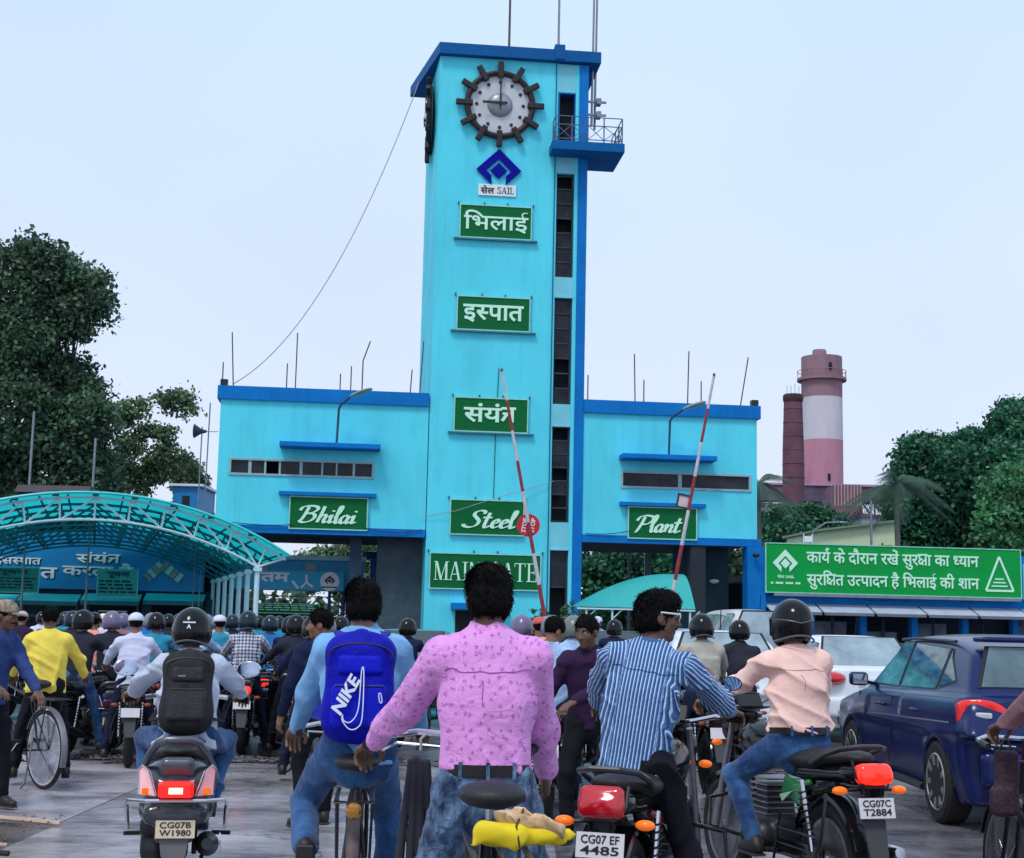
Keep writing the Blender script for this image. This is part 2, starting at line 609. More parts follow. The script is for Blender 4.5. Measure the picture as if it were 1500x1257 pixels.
def seg_text(segs, off=0.012):
    """segs: str | ('half', ch) | ('tra',) | ('ksha',) | ('reph',) ; returns list of (verts, faces)"""
    out, x = [], 0.0
    for s in segs:
        if isinstance(s, str):
            lead = len(s) - len(s.lstrip(' '))
            x += 0.26 * lead
            s = s.strip(' ') if False else s[lead:]
            tr = len(s) - len(s.rstrip(' '))
            s = s.rstrip(' ')
            if s:
                # words one by one keeps the advance exact
                vs, fs = raw_text(s, off)
                mxx = max(v[0] for v in vs)
                if s[-1] == 'ई': mxx -= 0.0
                out.append(([(a + x, b) for a, b in vs], fs))
                x += mxx - off
            x += 0.26 * tr
        elif s[0] == 'ov':
            vs, fs = raw_text(s[1], off)
            x0 = min(v[0] for v in vs)
            out.append(([(a + x - x0, b) for a, b in vs], fs))
            x += s[2]
        elif s[0] == 'half':
            vs, fs = raw_text(s[1], off)
            mxx = max(v[0] for v in vs) - (0.235 if s[1] != 'त' else 0.22)
            vs, fs = clip_right(vs, fs, mxx)
            out.append(([(a + x, b) for a, b in vs], fs))
            x += mxx
        elif s[0] == 'tra':
            T = 0.075 + 2 * off
            H = 0.645
            for p in ([(0.0, H), (0.50, H)], [(0.37, H), (0.37, 0.0)], [(0.36, 0.40), (0.16, 0.40), (0.04, 0.40)], [(0.20, 0.40), (0.12, 0.24), (0.03, 0.06)]):
                vs, fs = ribbon(p, T)
                out.append(([(a + x, b) for a, b in vs], fs))
            x += 0.50
        elif s[0] == 'ksha':
            T = 0.072 + 2 * off
            H = 0.645
            for p in ([(-0.02, H), (0.66, H)], [(0.54, H), (0.54, 0.0)], [(0.20, H), (0.08, 0.52), (0.12, 0.42), (0.26, 0.38), (0.12, 0.33), (0.06, 0.2), (0.16, 0.09), (0.3, 0.2), (0.42, 0.3), (0.54, 0.3)], [(0.26, 0.14), (0.36, 0.02)]):
                vs, fs = ribbon(p, T)
                out.append(([(a + x, b) for a, b in vs], fs))
            x += 0.645
        elif s[0] == 'reph':
            vs, fs = ribbon([(-0.17, 0.66), (-0.27, 0.78), (-0.17, 0.86), (-0.08, 0.8)], 0.07 + 2 * off)
            out.append(([(a + x, b) for a, b in vs], fs))
    return out
def place(parts, rect, shear=0.0, M=None, name='lettering', m=None, parent=None, depth=0.015, keep=False):
    """fit the flat parts in rect=(x0,x1,z0,z1) on the plane y=0 facing -y, extruded"""
    xs = [v[0] for p in parts for v in p[0]]
    ys = [v[1] for p in parts for v in p[0]]
    x0, x1, y0, y1 = min(xs), max(xs), min(ys), max(ys)
    X0, X1, Z0, Z1 = rect
    sx, sz = (X1 - X0) / (x1 - x0), (Z1 - Z0) / (y1 - y0)
    if keep: sx = sz = min(sx, sz)
    mb = MB()
    for k, (vs, fs) in enumerate(parts):
        n = len(vs)
        dd = 0.0007 * (k % 9)
        o = len(mb.v)
        def q(v, i, e): return (X0 + (v[0] - x0) * sx + shear * (v[1] - y0) * sz, -e - dd - 0.00004 * (i % 60), Z0 + (v[1] - y0) * sz)
        mb.v += [q(v, i, depth) for i, v in enumerate(vs)]
        for f in fs:
            mb.f.append(tuple(o + i for i in f))
            mb.m.append(0)
        # side walls along boundary edges
        cnt = {}
        for f in fs:
            for a, b in zip(f, f[1:] + f[:1]): cnt[(a, b)] = 1
        o2 = len(mb.v)
        mb.v += [q(v, i, 0.0) for i, v in enumerate(vs)]
        for (a, b) in cnt:
            if (b, a) not in cnt:
                mb.f.append((o + a, o + b, o2 + b, o2 + a))
                mb.m.append(0)
    return mb.obj(name, m, parent, sm=0, M=M)
NIB = (R(25), 0.34)
CUR = {
 'B': (0.80, [[(0.30, 0.96), (0.24, 0.6), (0.14, 0.2), (0.02, 0.02)], [(-0.04, 0.72), (0.04, 0.92), (0.3, 1.02), (0.62, 0.98), (0.7, 0.82), (0.52, 0.62), (0.24, 0.54)], [(0.24, 0.54), (0.56, 0.54), (0.66, 0.34), (0.52, 0.1), (0.26, 0.0), (0.06, 0.06)]]),
 'h': (0.46, [[(0.16, 1.02), (0.12, 0.6), (0.02, 0.02)], [(0.04, 0.2), (0.16, 0.44), (0.28, 0.5), (0.33, 0.38), (0.28, 0.16), (0.33, 0.02), (0.46, 0.1)]]),
 'i': (0.26, [[(0.0, 0.34), (0.1, 0.48), (0.08, 0.2), (0.1, 0.02), (0.26, 0.1)], [(0.12, 0.7), (0.15, 0.78)]]),
 'l': (0.26, [[(0.0, 0.3), (0.16, 0.7), (0.2, 0.98), (0.12, 1.0), (0.07, 0.5), (0.08, 0.06), (0.16, 0.01), (0.28, 0.12)]]),
 'a': (0.44, [[(0.3, 0.44), (0.16, 0.48), (0.02, 0.28), (0.04, 0.06), (0.14, 0.01), (0.28, 0.2), (0.34, 0.46)], [(0.34, 0.46), (0.28, 0.16), (0.32, 0.01), (0.46, 0.12)]]),
 'S': (0.72, [[(0.62, 0.82), (0.66, 0.96), (0.48, 1.02), (0.28, 0.92), (0.24, 0.74), (0.38, 0.56), (0.5, 0.36), (0.42, 0.12), (0.18, 0.0), (-0.06, 0.06), (-0.12, 0.18)]]),
 't': (0.34, [[(0.16, 0.9), (0.08, 0.4), (0.06, 0.08), (0.14, 0.01), (0.32, 0.14)], [(-0.08, 0.6), (0.3, 0.62)]]),
 'e': (0.37, [[(0.0, 0.2), (0.2, 0.3), (0.28, 0.42), (0.18, 0.5), (0.05, 0.34), (0.04, 0.12), (0.14, 0.01), (0.38, 0.14)]]),
 'P': (0.66, [[(0.28, 0.94), (0.2, 0.5), (0.06, 0.04), (-0.04, -0.06)], [(-0.06, 0.68), (0.06, 0.92), (0.34, 1.02), (0.66, 0.94), (0.68, 0.72), (0.48, 0.5), (0.24, 0.46)]]),
 'n': (0.46, [[(0.0, 0.4), (0.07, 0.48), (0.02, 0.02)], [(0.04, 0.2), (0.16, 0.42), (0.28, 0.48), (0.32, 0.34), (0.27, 0.12), (0.33, 0.01), (0.46, 0.12)]]),
}
def cursive(word, w=0.165):
    out, x = [], 0
    for ch in word:
        adv, st = CUR[ch]
        for s in st:
            vs, fs = ribbon(s, w, NIB)
            out.append(([(a + x, b) for a, b in vs], fs))
        x += adv
    return out
def poly(*p): return [(list(p), [tuple(range(len(p)))])]
def rct(x0, x1, y0, y1): return ([(x0, y0), (x1, y0), (x1, y1), (x0, y1)], [(0, 1, 2, 3)])
def qd(a, b, w):
    return ([(a[0], a[1]), (a[0] + w, a[1]), (b[0] + w, b[1]), (b[0], b[1])], [(0, 1, 2, 3)])
SER = {
 'M': (0.86, [qd((0.1, 0), (0.1, 1), 0.045), qd((0.66, 0), (0.66, 1), 0.11), qd((0.36, 0.0), (0.1, 1), 0.13), qd((0.38, 0.0), (0.68, 1), 0.045), rct(0.02, 0.24, 0, 0.035), rct(0.56, 0.86, 0, 0.035), rct(0.02, 0.2, 0.965, 1), rct(0.66, 0.86, 0.965, 1)]),
 'A': (0.72, [qd((0.06, 0), (0.31, 1), 0.045), qd((0.52, 0), (0.29, 1), 0.12), rct(0.17, 0.5, 0.3, 0.345), rct(-0.02, 0.2, 0, 0.035), rct(0.44, 0.74, 0, 0.035)]),
 'I': (0.36, [qd((0.12, 0), (0.12, 1), 0.11), rct(0.02, 0.33, 0, 0.035), rct(0.02, 0.33, 0.965, 1)]),
 'N': (0.78, [qd((0.1, 0), (0.1, 1), 0.045), qd((0.62, 0), (0.62, 1), 0.045), qd((0.56, 0), (0.08, 1), 0.12), rct(0.0, 0.24, 0, 0.035), rct(0.52, 0.76, 0.965, 1)]),
 'G': (0.76, [ribbon([(0.62, 0.76), (0.56, 0.94), (0.38, 1.0), (0.14, 0.82), (0.08, 0.5), (0.14, 0.18), (0.38, 0.0), (0.6, 0.1)], 0.1, (R(90), 0.4)), qd((0.55, 0.04), (0.55, 0.42), 0.11), rct(0.44, 0.74, 0.4, 0.435)]),
 'T': (0.68, [qd((0.27, 0), (0.27, 1), 0.11), rct(0.17, 0.48, 0, 0.035), rct(0.02, 0.63, 0.955, 1), rct(0.02, 0.055, 0.8, 1), rct(0.595, 0.63, 0.8, 1)]),
 'E': (0.66, [qd((0.1, 0), (0.1, 1), 0.11), rct(0.02, 0.56, 0, 0.045), rct(0.02, 0.54, 0.955, 1), rct(0.2, 0.44, 0.48, 0.525), rct(0.54, 0.58, 0, 0.22), rct(0.51, 0.545, 0.8, 1), rct(0.42, 0.455, 0.4, 0.6)]),
 ' ': (0.3, []),
 'S': (0.58, [ribbon([(0.48, 0.78), (0.42, 0.95), (0.25, 0.99), (0.1, 0.85), (0.14, 0.65), (0.38, 0.42), (0.46, 0.2), (0.3, 0.01), (0.12, 0.06), (0.05, 0.24)], 0.1, (R(160), 0.5))]),
 'L': (0.62, [qd((0.1, 0), (0.1, 1), 0.11), rct(0.02, 0.52, 0, 0.045), rct(0.02, 0.32, 0.965, 1), rct(0.49, 0.53, 0, 0.24)]),
}
def serif(word):
    out, x = [], 0
    for ch in word:
        adv, st = SER[ch]
        for vs, fs in st: out.append(([(a + x, b) for a, b in vs], fs))
        x += adv
    return out
def words(lines_, lh=1.25, off=0.01):
    out = []
    for i, s in enumerate(lines_):
        vs, fs = raw_text(s, off)
        out.append(([(a, b - i * lh) for a, b in vs], fs))
    return out
def emblem():
    """diamond with an inner chevron and a small diamond: half-size 1"""
    a = [(0, 1), (1, 0), (0.32, -0.68), (0.32, -0.28), (0.56, -0.04), (0, 0.52), (-0.56, -0.04), (-0.32, -0.28), (-0.32, -0.68), (-1, 0)]
    L = [a[i] for i in (0, 9, 8, 7, 6, 5)]
    Rr = [a[i] for i in (0, 5, 4, 3, 2, 1)]
    d = [(0, 0.34), (0.38, -0.04), (0, -0.42), (-0.38, -0.04)]
    return [(L, [tuple(range(6))]), (Rr, [tuple(range(6))]), (d, [(0, 1, 2, 3)])]
# ------------------------------------------------------------------ materials of the place
CY = mat('cyan_wall_paint', S(92, 222, 240), 0.65, spec=0.25, var=0.07, scale=0.6, bump=0.25, bscale=14, dirt=0.16, dirtcol=S(40, 130, 150), dscale=0.9, stretch=(1, 1, 0.45), streak=0.13)
BL = mat('blue_trim_paint', S(0, 118, 196), 0.6, spec=0.2, var=0.1, scale=1.0, bump=0.15, dirt=0.25, dirtcol=S(10, 60, 110), dscale=1.5, streak=0.2)
BL2 = mat('dark_blue_trim_paint', S(0, 88, 152), 0.6, spec=0.2, var=0.12, scale=1.0, bump=0.15, dirt=0.2, dirtcol=S(12, 50, 80))
GRN = mat('sign_green', S(0, 102, 52), 0.5, spec=0.2, var=0.08, scale=1.5, dirt=0.08, dirtcol=S(10, 70, 50))
HGR = mat('hoarding_green', S(4, 156, 68), 0.5, spec=0.2, var=0.08, scale=0.7, dirt=0.1, dirtcol=S(20, 110, 70))
MINT = mat('letter_mint', S(205, 250, 225), 0.5, var=0.03)
FRM = mat('sign_frame', S(150, 215, 205), 0.5, var=0.15)
WHT = mat('white_paint', S(232, 236, 240), 0.5, var=0.05, dirt=0.15, dirtcol=S(150, 150, 150))
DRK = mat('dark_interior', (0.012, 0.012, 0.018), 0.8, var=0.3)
GLS = mat('dark_window_glass', (0.018, 0.022, 0.032), 0.25, var=0.7, scale=1.4, spec=0.25)
BRN = mat('clock_dark_brown', (0.022, 0.012, 0.014), 0.6, var=0.2)
STEEL = mat('galvanised_steel', S(140, 142, 150), 0.4, 0.6, var=0.2)
RUSTM = mat('rusty_rod', S(95, 75, 75), 0.8, var=0.3)
CONC = mat('raw_concrete', S(120, 122, 128), 0.85, var=0.15, bump=0.3)
SOFT = mat('soffit_grey', S(70, 78, 95), 0.85, var=0.15, bump=0.2)  # dull grey-blue colour of the wing undersides
BLK = mat('black_plastic', (0.015, 0.015, 0.017), 0.45, var=0.2)
def T3(x, y, z): return Matrix.Translation((x, y, z))
def fthing(name, label, cat, u, v, z, group=None):
    r = thing(name, label, cat, fw(u, v, z), TH, group)
    return r, T3(-u, -v, -z)

# ------------------------------------------------------------------ clock tower
tw, TM = fthing('clock_tower', 'tall cyan clock tower with blue roof slab between the two low wings', 'tower', -0.2, 2.5, 0)
m = MB()
fl, bl = -3.51, -3.78
m.prism([(fl, 0, 0), (1.72, 0, 0), (1.72, 5, 0), (bl, 5, 0)], (0, 0, 26.02))
m.prism([(1.72, 0.95, 0), (3.0, 0.95, 0), (3.0, 5, 0), (1.72, 5, 0)], (0, 0, 26.02))
m.obj('wall', CY, tw, M=TM, sm=0)
m = MB().box(2.66, 3.06, -0.08, 0.94, 0, 26.0)
m.obj('pilaster', BL, tw, M=TM, bevel=0.02, sm=0)
m = MB().box(2.5, 2.655, -0.02, 0.9, 0, 26.0)
m.obj('jamb', CY, tw, M=TM, sm=0)
m = MB()
rp = [(-3.56, -0.32), (3.56, -0.32), (3.56, 5.2), (-4.62, 5.2)]
m.prism([(x, y, 26.03) for x, y in rp], (0, 0, 0.5))
m.obj('roof_slab', mat('roof_blue', S(0, 88, 150), 0.6, spec=0.2, var=0.1), tw, M=TM, sm=0)
m = MB().box(1.5, 1.95, -0.36, 0.1, 26.1, 26.75)
m.obj('roof_block', BL2, tw, M=TM, sm=0)
# stair window bands with recessed dark glass panes and horizontal bars
bands = [(16.43, 21.0, 7), (10.88, 15.46, 7), (5.83, 9.85, 7), (0.0, 4.6, 3)]
last = 22.4
m = MB()
PCY = mat('pale_cyan_paint', S(120, 205, 220), 0.6, var=0.08, scale=1, bump=0.2)
for z0, z1, k in bands:
    MB().box(1.722, 2.498, 0.0, 0.5, z1 + 0.07, last - 0.05).obj('spandrel', PCY, tw, M=TM, sm=0)
    MB().box(1.722, 2.498, -0.05, 0.5, z1, z1 + 0.068).obj('ledge', PCY, tw, M=TM, sm=0)
    last = z0
MB().box(1.722, 2.498, 0.0, 0.5, 24.7, 26.0).obj('spandrel', PCY, tw, M=TM, sm=0)
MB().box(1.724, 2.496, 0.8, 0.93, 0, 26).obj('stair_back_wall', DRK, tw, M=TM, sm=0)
for z0, z1, k in bands:
    fr = MB()
    for i in range(k + 1):
        z = z0 + (z1 - z0) * i / k
        fr.box(1.73, 2.49, 0.16, 0.24, max(z0, z - 0.03), min(z1, z + 0.03))
    fr.box(1.73, 1.78, 0.16, 0.24, z0, z1)
    fr.box(2.42, 2.49, 0.16, 0.24, z0, z1)
    wf = fr.obj('window', mat('dark_window_bar', S(48, 52, 66), 0.5), tw, M=TM, sm=0)
    for i in range(k):
        if random.random() < 0.25: continue
        a, b = z0 + (z1 - z0) * i / k + 0.03, z0 + (z1 - z0) * (i + 1) / k - 0.03
        t = random.uniform(-0.03, 0.03)
        MB().prism([(1.78, 0.2 + t, a), (2.42, 0.2, a), (2.42, 0.2 - t, b), (1.78, 0.2, b)], (0, 0.012, 0)).obj('pane', GLS, wf, M=TM, sm=0)
# doorway to the balcony
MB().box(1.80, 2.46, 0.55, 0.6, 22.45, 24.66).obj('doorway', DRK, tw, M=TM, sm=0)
dm = MB()
dm.box(1.725, 1.80, 0.0, 0.55, 22.4, 24.7).box(2.46, 2.495, 0.0, 0.55, 22.4, 24.7).box(1.8, 2.46, 0.0, 0.55, 24.63, 24.7)
dm.obj('door_frame', BL2, tw, M=TM, sm=0)
m = MB().box(1.35, 4.5, -1.15, -0.085, 21.72, 22.12).box(3.065, 4.5, -0.085, 1.6, 21.72, 22.12)
m.obj('balcony_slab', mat('balcony_blue', S(0, 96, 160), 0.6, spec=0.2, var=0.1), tw, M=TM, sm=0, bevel=0.02)
m = MB()
rz0, rz1 = 22.12, 23.25
pts = [(1.5, -0.2), (1.5, -1.05), (2.2, -1.05), (2.9, -1.05), (3.6, -1.05), (4.4, -1.05), (4.4, -0.2), (4.4, 0.6), (4.4, 1.5)]
for p in pts: m.bar((p[0], p[1], rz0), (p[0], p[1], rz1), 0.05)
for z in (rz1, rz0 + 0.75, rz0 + 0.12):
    for a, b in zip(pts, pts[1:]): m.bar((a[0], a[1], z), (b[0], b[1], z), 0.035)
for a, b in zip(pts, pts[1:]):
    m.bar((a[0], a[1], rz0 + 0.12), (b[0], b[1], rz0 + 0.75), 0.025)
    m.bar((a[0], a[1], rz0 + 0.75), (b[0], b[1], rz0 + 0.12), 0.025)
m.obj('balcony_railing', mat('railing_steel', S(90, 100, 125), 0.5, 0.3, var=0.2), tw, M=TM, sm=0)
m = MB()
m.tube([(1.62, -0.05, 0.3), (1.62, -0.05, 26.0)], 0.022, 6)
m.obj('down_cable', mat('blue_cable', S(25, 90, 130), 0.6), tw, M=TM)
MB().tube([(-0.72, -0.02, 6.7), (-0.70, -0.03, 9.45)], 0.014, 5).obj('wall_cable', BLK, tw, M=TM)
MB().tube([(-0.66, -0.02, 11.0), (-0.62, -0.03, 12.3)], 0.014, 5).obj('wall_cable', BLK, tw, M=TM)
MB().box(-2.4, -0.05, -0.75, -0.002, 2.05, 2.3).obj('door_canopy', BL, tw, M=TM, sm=0)
MB().box(-2.2, -0.5, -0.03, -0.003, 0, 2.0).obj('entrance_door', DRK, tw, M=TM, sm=0)
# lightning rods and radio masts on the roof
for k, (px, d) in enumerate(((748, 0.8), (818, 0.2), (872, 0.5), (878, 0.9))):
    u = (-0.42, 1.72, 3.3, 3.5)[k]
    r, MM = fthing('roof_mast', ('thin steel mast rising from the roof slab above the clock', 'steel mast on the small block at the roof edge',
                                 'thicker radio mast beside the right roof corner', 'thin outer mast right of the roof corner')[k], 'mast', u, d, 26.53 if k < 2 else 23.4)
    z0 = 26.53 if k < 2 else 23.4
    mm = MB().tube([(u, d, z0), (u + 0.05 * (k > 1), d, 31.5), (u + 0.25 * (k > 1), d, 37)], [0.055, 0.045, 0.03], 6)
    mm.obj('pole', STEEL if k != 0 else RUSTM, r, M=MM)
    if k == 2:
        b = MB()
        for z in (23.9, 24.5): b.box(3.06, 3.95, 0.45, 0.55, z, z + 0.08).box(3.5, 3.7, 0.3, 0.7, z - 0.1, z + 0.16)
        b.obj('bracket', STEEL, r, M=MM, sm=0)

# ------------------------------------------------------------------ clocks
def clock(front):
    if front:
        c = (-0.85, 0, 23.92)
        r, MM = fthing('clock', 'large round clock with twelve dark cogs on the tower front', 'clock', *c)
        X = Matrix.Identity(4)
    else:
        c = (-3.66, 2.4, 23.92)
        r = thing('clock', 'matching cog-rimmed clock on the left side face of the tower, seen edge-on', 'clock', fw(*c), TH - R(90) - 0.054)
    Rr = 1.50
    m = MB()
    # white dial disc with scalloped metal rim
    m.cyl((0, 0, 0), (0, -0.08, 0), 1.38, 48)
    m.obj('dial', mat('clock_dial', S(196, 200, 206), 0.45, var=0.06, scale=2), r)
    m = MB()
    m.torus((0, -0.14, 0), (0, 1, 0), 1.43, 0.13, 60, 8)
    m.obj('rim', BRN, r)
    for k in range(12):
        a = k * math.pi / 6
        d = Vector((math.sin(a), 0, math.cos(a)))
        q = MB().bar(d * 1.2 + Vector((0, -0.2, 0)), d * 1.93 + Vector((0, -0.2, 0)), 0.24, 0.2, up=(0, 1, 0))
        q.obj('cog', BRN, r, sm=0, bevel=0.03)
    for k in range(12):
        a = k * math.pi / 6
        d = Vector((math.sin(a), 0, math.cos(a))) * 1.02
        MB().cyl(d + Vector((0, -0.078, 0)), d + Vector((0, -0.11, 0)), 0.075, 12).obj('hour_dot', BRN, r)
    q = MB().lathe((0, -0.078, 0), (0, -1, 0), [(0.56, 0), (0.54, 0.06), (0.42, 0.16), (0.22, 0.22), (0.0, 0.24)], 28)
    q.obj('hub', mat('clock_hub', S(150, 153, 160), 0.35, 0.2, var=0.1), r)
    MB().bar((0, -0.34, -0.28), (0, -0.34, 1.28), 0.07, 0.03, up=(0, 1, 0)).obj('minute_hand', BLK, r, sm=0)
    MB().bar((0.3, -0.38, 0), (-0.78, -0.38, 0), 0.11, 0.03, up=(0, 1, 0)).obj('hour_hand', BLK, r, sm=0)
    MB().cyl((0, -0.2, 0), (0, -0.4, 0), 0.06, 10).obj('pivot', BLK, r)
clock(True)
clock(False)

# ------------------------------------------------------------------ emblem and signs on the tower
r, MM = fthing('emblem', 'dark blue diamond emblem mounted under the clock', 'emblem', -0.83, -0.03, 20.35)
place(emblem(), (-0.98, 0.98, -0.02, 1.58), M=T3(0, -0.02, 0), name='diamond', m=mat('emblem_blue', S(0, 0, 145), 0.5, spec=0.15, var=0.08), parent=r, depth=0.06)
e2 = MB().bar((-0.55, -0.02, 0.72), (0.03, -0.02, 1.2), 0.09, 0.03, up=(0, 1, 0)).bar((-0.03, -0.035, 1.2), (0.55, -0.035, 0.72), 0.09, 0.03, up=(0, 1, 0))
e2.obj('chevron', mat('emblem_light', S(130, 200, 240), 0.5), r, sm=0)
r, MM = fthing('name_plate', 'small white plate lettered in black under the blue diamond emblem', 'sign', -0.88, -0.03, 19.83)
MB().box(-0.82, 0.82, -0.03, 0.0, 0, 0.5).obj('panel', WHT, r, sm=0)
place(seg_text(['सेल'], 0.02), (-0.72, -0.12, 0.08, 0.44), M=T3(0, -0.032, 0), m=BLK, parent=r)
place(serif('SAIL'), (0.0, 0.72, 0.1, 0.4), M=T3(0, -0.032, 0), m=BLK, parent=r)
def sign(label, rect, parts, trect, shear=0.0, v=-0.12, frame=0.05, gm=GRN, group=None, lip=True):
    u0, u1, z0, z1 = rect
    uc = (u0 + u1) / 2
    r, MM = fthing('sign_board', label, 'sign', uc, v, z0, group)
    MB().box(u0, u1, v, v + 0.06, z0, z1).obj('panel', gm, r, M=MM, sm=0)
    f = MB()
    t = frame
    f.box(u0 - t, u1 + t, v - 0.03, v + 0.07, z1, z1 + t).box(u0 - t, u1 + t, v - 0.03, v + 0.07, z0 - t, z0)
    f.box(u0 - t, u0, v - 0.03, v + 0.07, z0, z1).box(u1, u1 + t, v - 0.03, v + 0.07, z0, z1)
    f.obj('frame', FRM, r, M=MM, sm=0)
    if lip:
        b = MB().box(u0 - 0.28, u1 + 0.3, v - 0.06, v + 0.1, z0 - t - 0.07, z0 - t - 0.005)
        b.obj('bottom_rail', mat('rail_teal', S(50, 120, 140), 0.5), r, M=MM, sm=0)
    for uu in (u0 - 0.1, uc - 0.5, uc + 0.5, u1 + 0.1): MB().box(uu - 0.02, uu + 0.02, v + 0.01, v + 0.12, z1 + t, z1 + t + 0.12).obj('fixing', BLK, r, M=MM, sm=0)
    a0, a1, b0, b1 = trect
    place(parts, (a0 - uc, a1 - uc, b0 - z0, b1 - z0), shear, M=T3(0, -0.003, 0), m=MINT, parent=r, depth=0.03)
    return r
sign('green board lettered भिलाई in white, highest on the tower front', (-2.43, 0.61, 17.94, 19.33), seg_text([('ov', '\u093f', 0.27), 'भलाई'], 0.012), (-2.3, 0.5, 18.18, 19.13))
sign('green board lettered इस्पात in white, second from the top of the tower', (-2.45, 0.62, 13.9, 15.3), seg_text(['इ', ('half', 'स'), 'पात'], 0.02), (-2.22, 0.38, 14.2, 14.98))
sign('green board lettered संयंत्र in white, halfway down the tower', (-2.45, 0.62, 9.53, 10.92), seg_text(['संयं', ('tra',)], 0.02), (-2.08, 0.14, 9.9, 10.72))
sign('green board lettered Steel in white script above the MAIN GATE board', (-2.5, 0.54, 5.18, 6.58), cursive('Steel'), (-2.1, 0.2, 5.42, 6.22), 0.28, lip=False)
sign('wide green board lettered MAIN GATE in white at the tower foot', (-3.29, 1.3, 2.91, 4.33), serif('MAIN GATE'), (-3.15, 1.15, 3.2, 4.05), lip=False)
sign('green board lettered Bhilai in white script under the left wing window', (-9.15, -6.0, 5.22, 6.5), cursive('Bhilai'), (-8.95, -6.45, 5.42, 6.2), 0.28, lip=False, v=-0.14)
sign('green board lettered Plant in white script under the right wing window', (5.05, 7.95, 5.22, 6.5), cursive('Plant'), (5.2, 7.25, 5.42, 6.22), 0.28, lip=False, v=-0.14)

# ------------------------------------------------------------------ the two wings
def wing(name_lab, u0, u1, win, bars, can, strip, left):
    D = 9.0
    r, MM = fthing('gate_wing', name_lab, 'building', (u0 + u1) / 2, D / 2, 0)
    a, b = win[0], win[1]
    z0, z1 = win[2], win[3]
    m = MB()
    m.box(u0, a, 0, 0.3, 5.3, 10.55).box(b, u1, 0, 0.3, 5.3, 10.55).box(a, b, 0, 0.3, 5.3, z0).box(a, b, 0, 0.3, z1, 10.55)
    m.box(u0, u1, D - 0.3, D, 5.3, 10.55)
    if left: m.box(u0, u0 + 0.3, 0.3, D - 0.3, 5.3, 10.55)
    else: m.box(u1 - 0.3, u1, 0.3, D - 0.3, 5.3, 10.55)
    m.obj('wall', CY, r, M=MM, sm=0)
    MB().box(u0 + 0.05, u1 - 0.05, 0.32, D - 0.32, 10.3, 10.5).obj('roof', CONC, r, M=MM, sm=0)
    ov0, ov1 = (0.14, 0.0) if left else (0.0, 0.14)
    MB().box(u0 - ov0, u1 + ov1, -0.14, 0.3, 10.5, 11.06).box(u0 - ov0 if left else u1 - 0.16, u0 + 0.16 if left else u1 + ov1, 0.3, D, 10.5, 11.06).obj('parapet', BL, r, M=MM, sm=0)
    MB().box(u0 - ov0, u1 + ov1, -0.1, 0.34, 4.98, 5.3).obj('bottom_beam', BL, r, M=MM, sm=0)
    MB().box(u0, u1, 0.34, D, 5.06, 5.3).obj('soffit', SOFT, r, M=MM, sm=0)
    fm = MB()
    fm.box(a - 0.1, b + 0.1, -0.03, 0.0, z1, z1 + 0.09).box(a - 0.1, b + 0.1, -0.05, 0.0, z0 - 0.09, z0)
    fm.box(a - 0.1, a, -0.03, 0, z0, z1).box(b, b + 0.1, -0.03, 0, z0, z1)
    for x in bars: fm.box(x[0], x[1], 0.02, 0.14, z0, z1)
    wn = fm.obj('window', mat('window_frame_paint', S(150, 178, 185), 0.6, var=0.15), r, M=MM, sm=0)
    ed = [a] + [v for x in bars for v in x] + [b]
    for i in range(0, len(ed), 2):
        if i == 4 and left: continue
        MB().box(ed[i] + 0.01, ed[i + 1] - 0.01, 0.07, 0.085, z0, z1).obj('pane', mat('window_glass', (0.022, 0.026, 0.035), 0.2, var=0.6, scale=1.5, spec=0.25), wn, M=MM, sm=0)
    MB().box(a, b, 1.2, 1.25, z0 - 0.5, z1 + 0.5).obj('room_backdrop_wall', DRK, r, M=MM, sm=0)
    MB().box(can[0], can[1], -0.95, -0.002, 8.5, 8.72).obj('window_canopy', BL, r, M=MM, sm=0, bevel=0.03)
    MB().box(strip[0], strip[1], -0.3, -0.002, 6.57, 6.72).obj('sign_canopy', BL, r, M=MM, sm=0)
    return r, MM
LW, LM = wing('low cyan wing left of the clock tower with a band window and blue parapet', -12.2, -3.55, (-11.65, -5.85, 7.44, 7.98),
     [(-10.95, -10.82), (-10.3, -10.22), (-9.7, -9.62), (-8.85, -8.72), (-7.95, -7.87), (-7.35, -7.28), (-6.65, -6.55)], (-9.67, -5.54), (-9.64, -5.63), True)
RW, RM = wing('low cyan wing right of the clock tower with two long dark windows', 3.06, 10.65, (4.8, 10.3, 7.42, 7.98),
     [(7.2, 7.36)], (4.62, 8.67), (4.65, 8.35), False)
MB().box(5.0, 6.1, 0.3, 0.32, 7.44, 7.8).obj('blind', mat('blind_teal', S(70, 110, 125), 0.6), RW, M=RM, sm=0)
MB().box(-9.6, -8.9, 0.3, 0.32, 7.5, 7.78).obj('paper', WHT, LW, M=LM, sm=0)
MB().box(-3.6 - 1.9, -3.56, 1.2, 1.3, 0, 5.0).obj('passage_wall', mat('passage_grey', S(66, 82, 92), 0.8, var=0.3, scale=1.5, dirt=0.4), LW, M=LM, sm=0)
for (x, y) in ((-6.65, 0.5), (-6.65, 8.2), (-12.0, 8.2)): MB().box(x, x + 0.5, y, y + 0.5, 0, 5.05).obj('column', mat('column_dark_blue', S(30, 48, 75), 0.7, var=0.2), LW, M=LM, sm=0)
pil = MB().box(10.15, 10.95, -0.3, 0.5, 0, 4.96)
pil.obj('column', BL, RW, M=RM, sm=0)
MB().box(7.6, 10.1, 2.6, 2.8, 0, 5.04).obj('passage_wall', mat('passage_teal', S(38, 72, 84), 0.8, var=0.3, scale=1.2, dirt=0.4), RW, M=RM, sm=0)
MB().box(7.75, 8.4, -0.02, 0.5, 2.0, 4.96).obj('column', mat('column_dark', S(30, 40, 52), 0.7), RW, M=RM, sm=0)
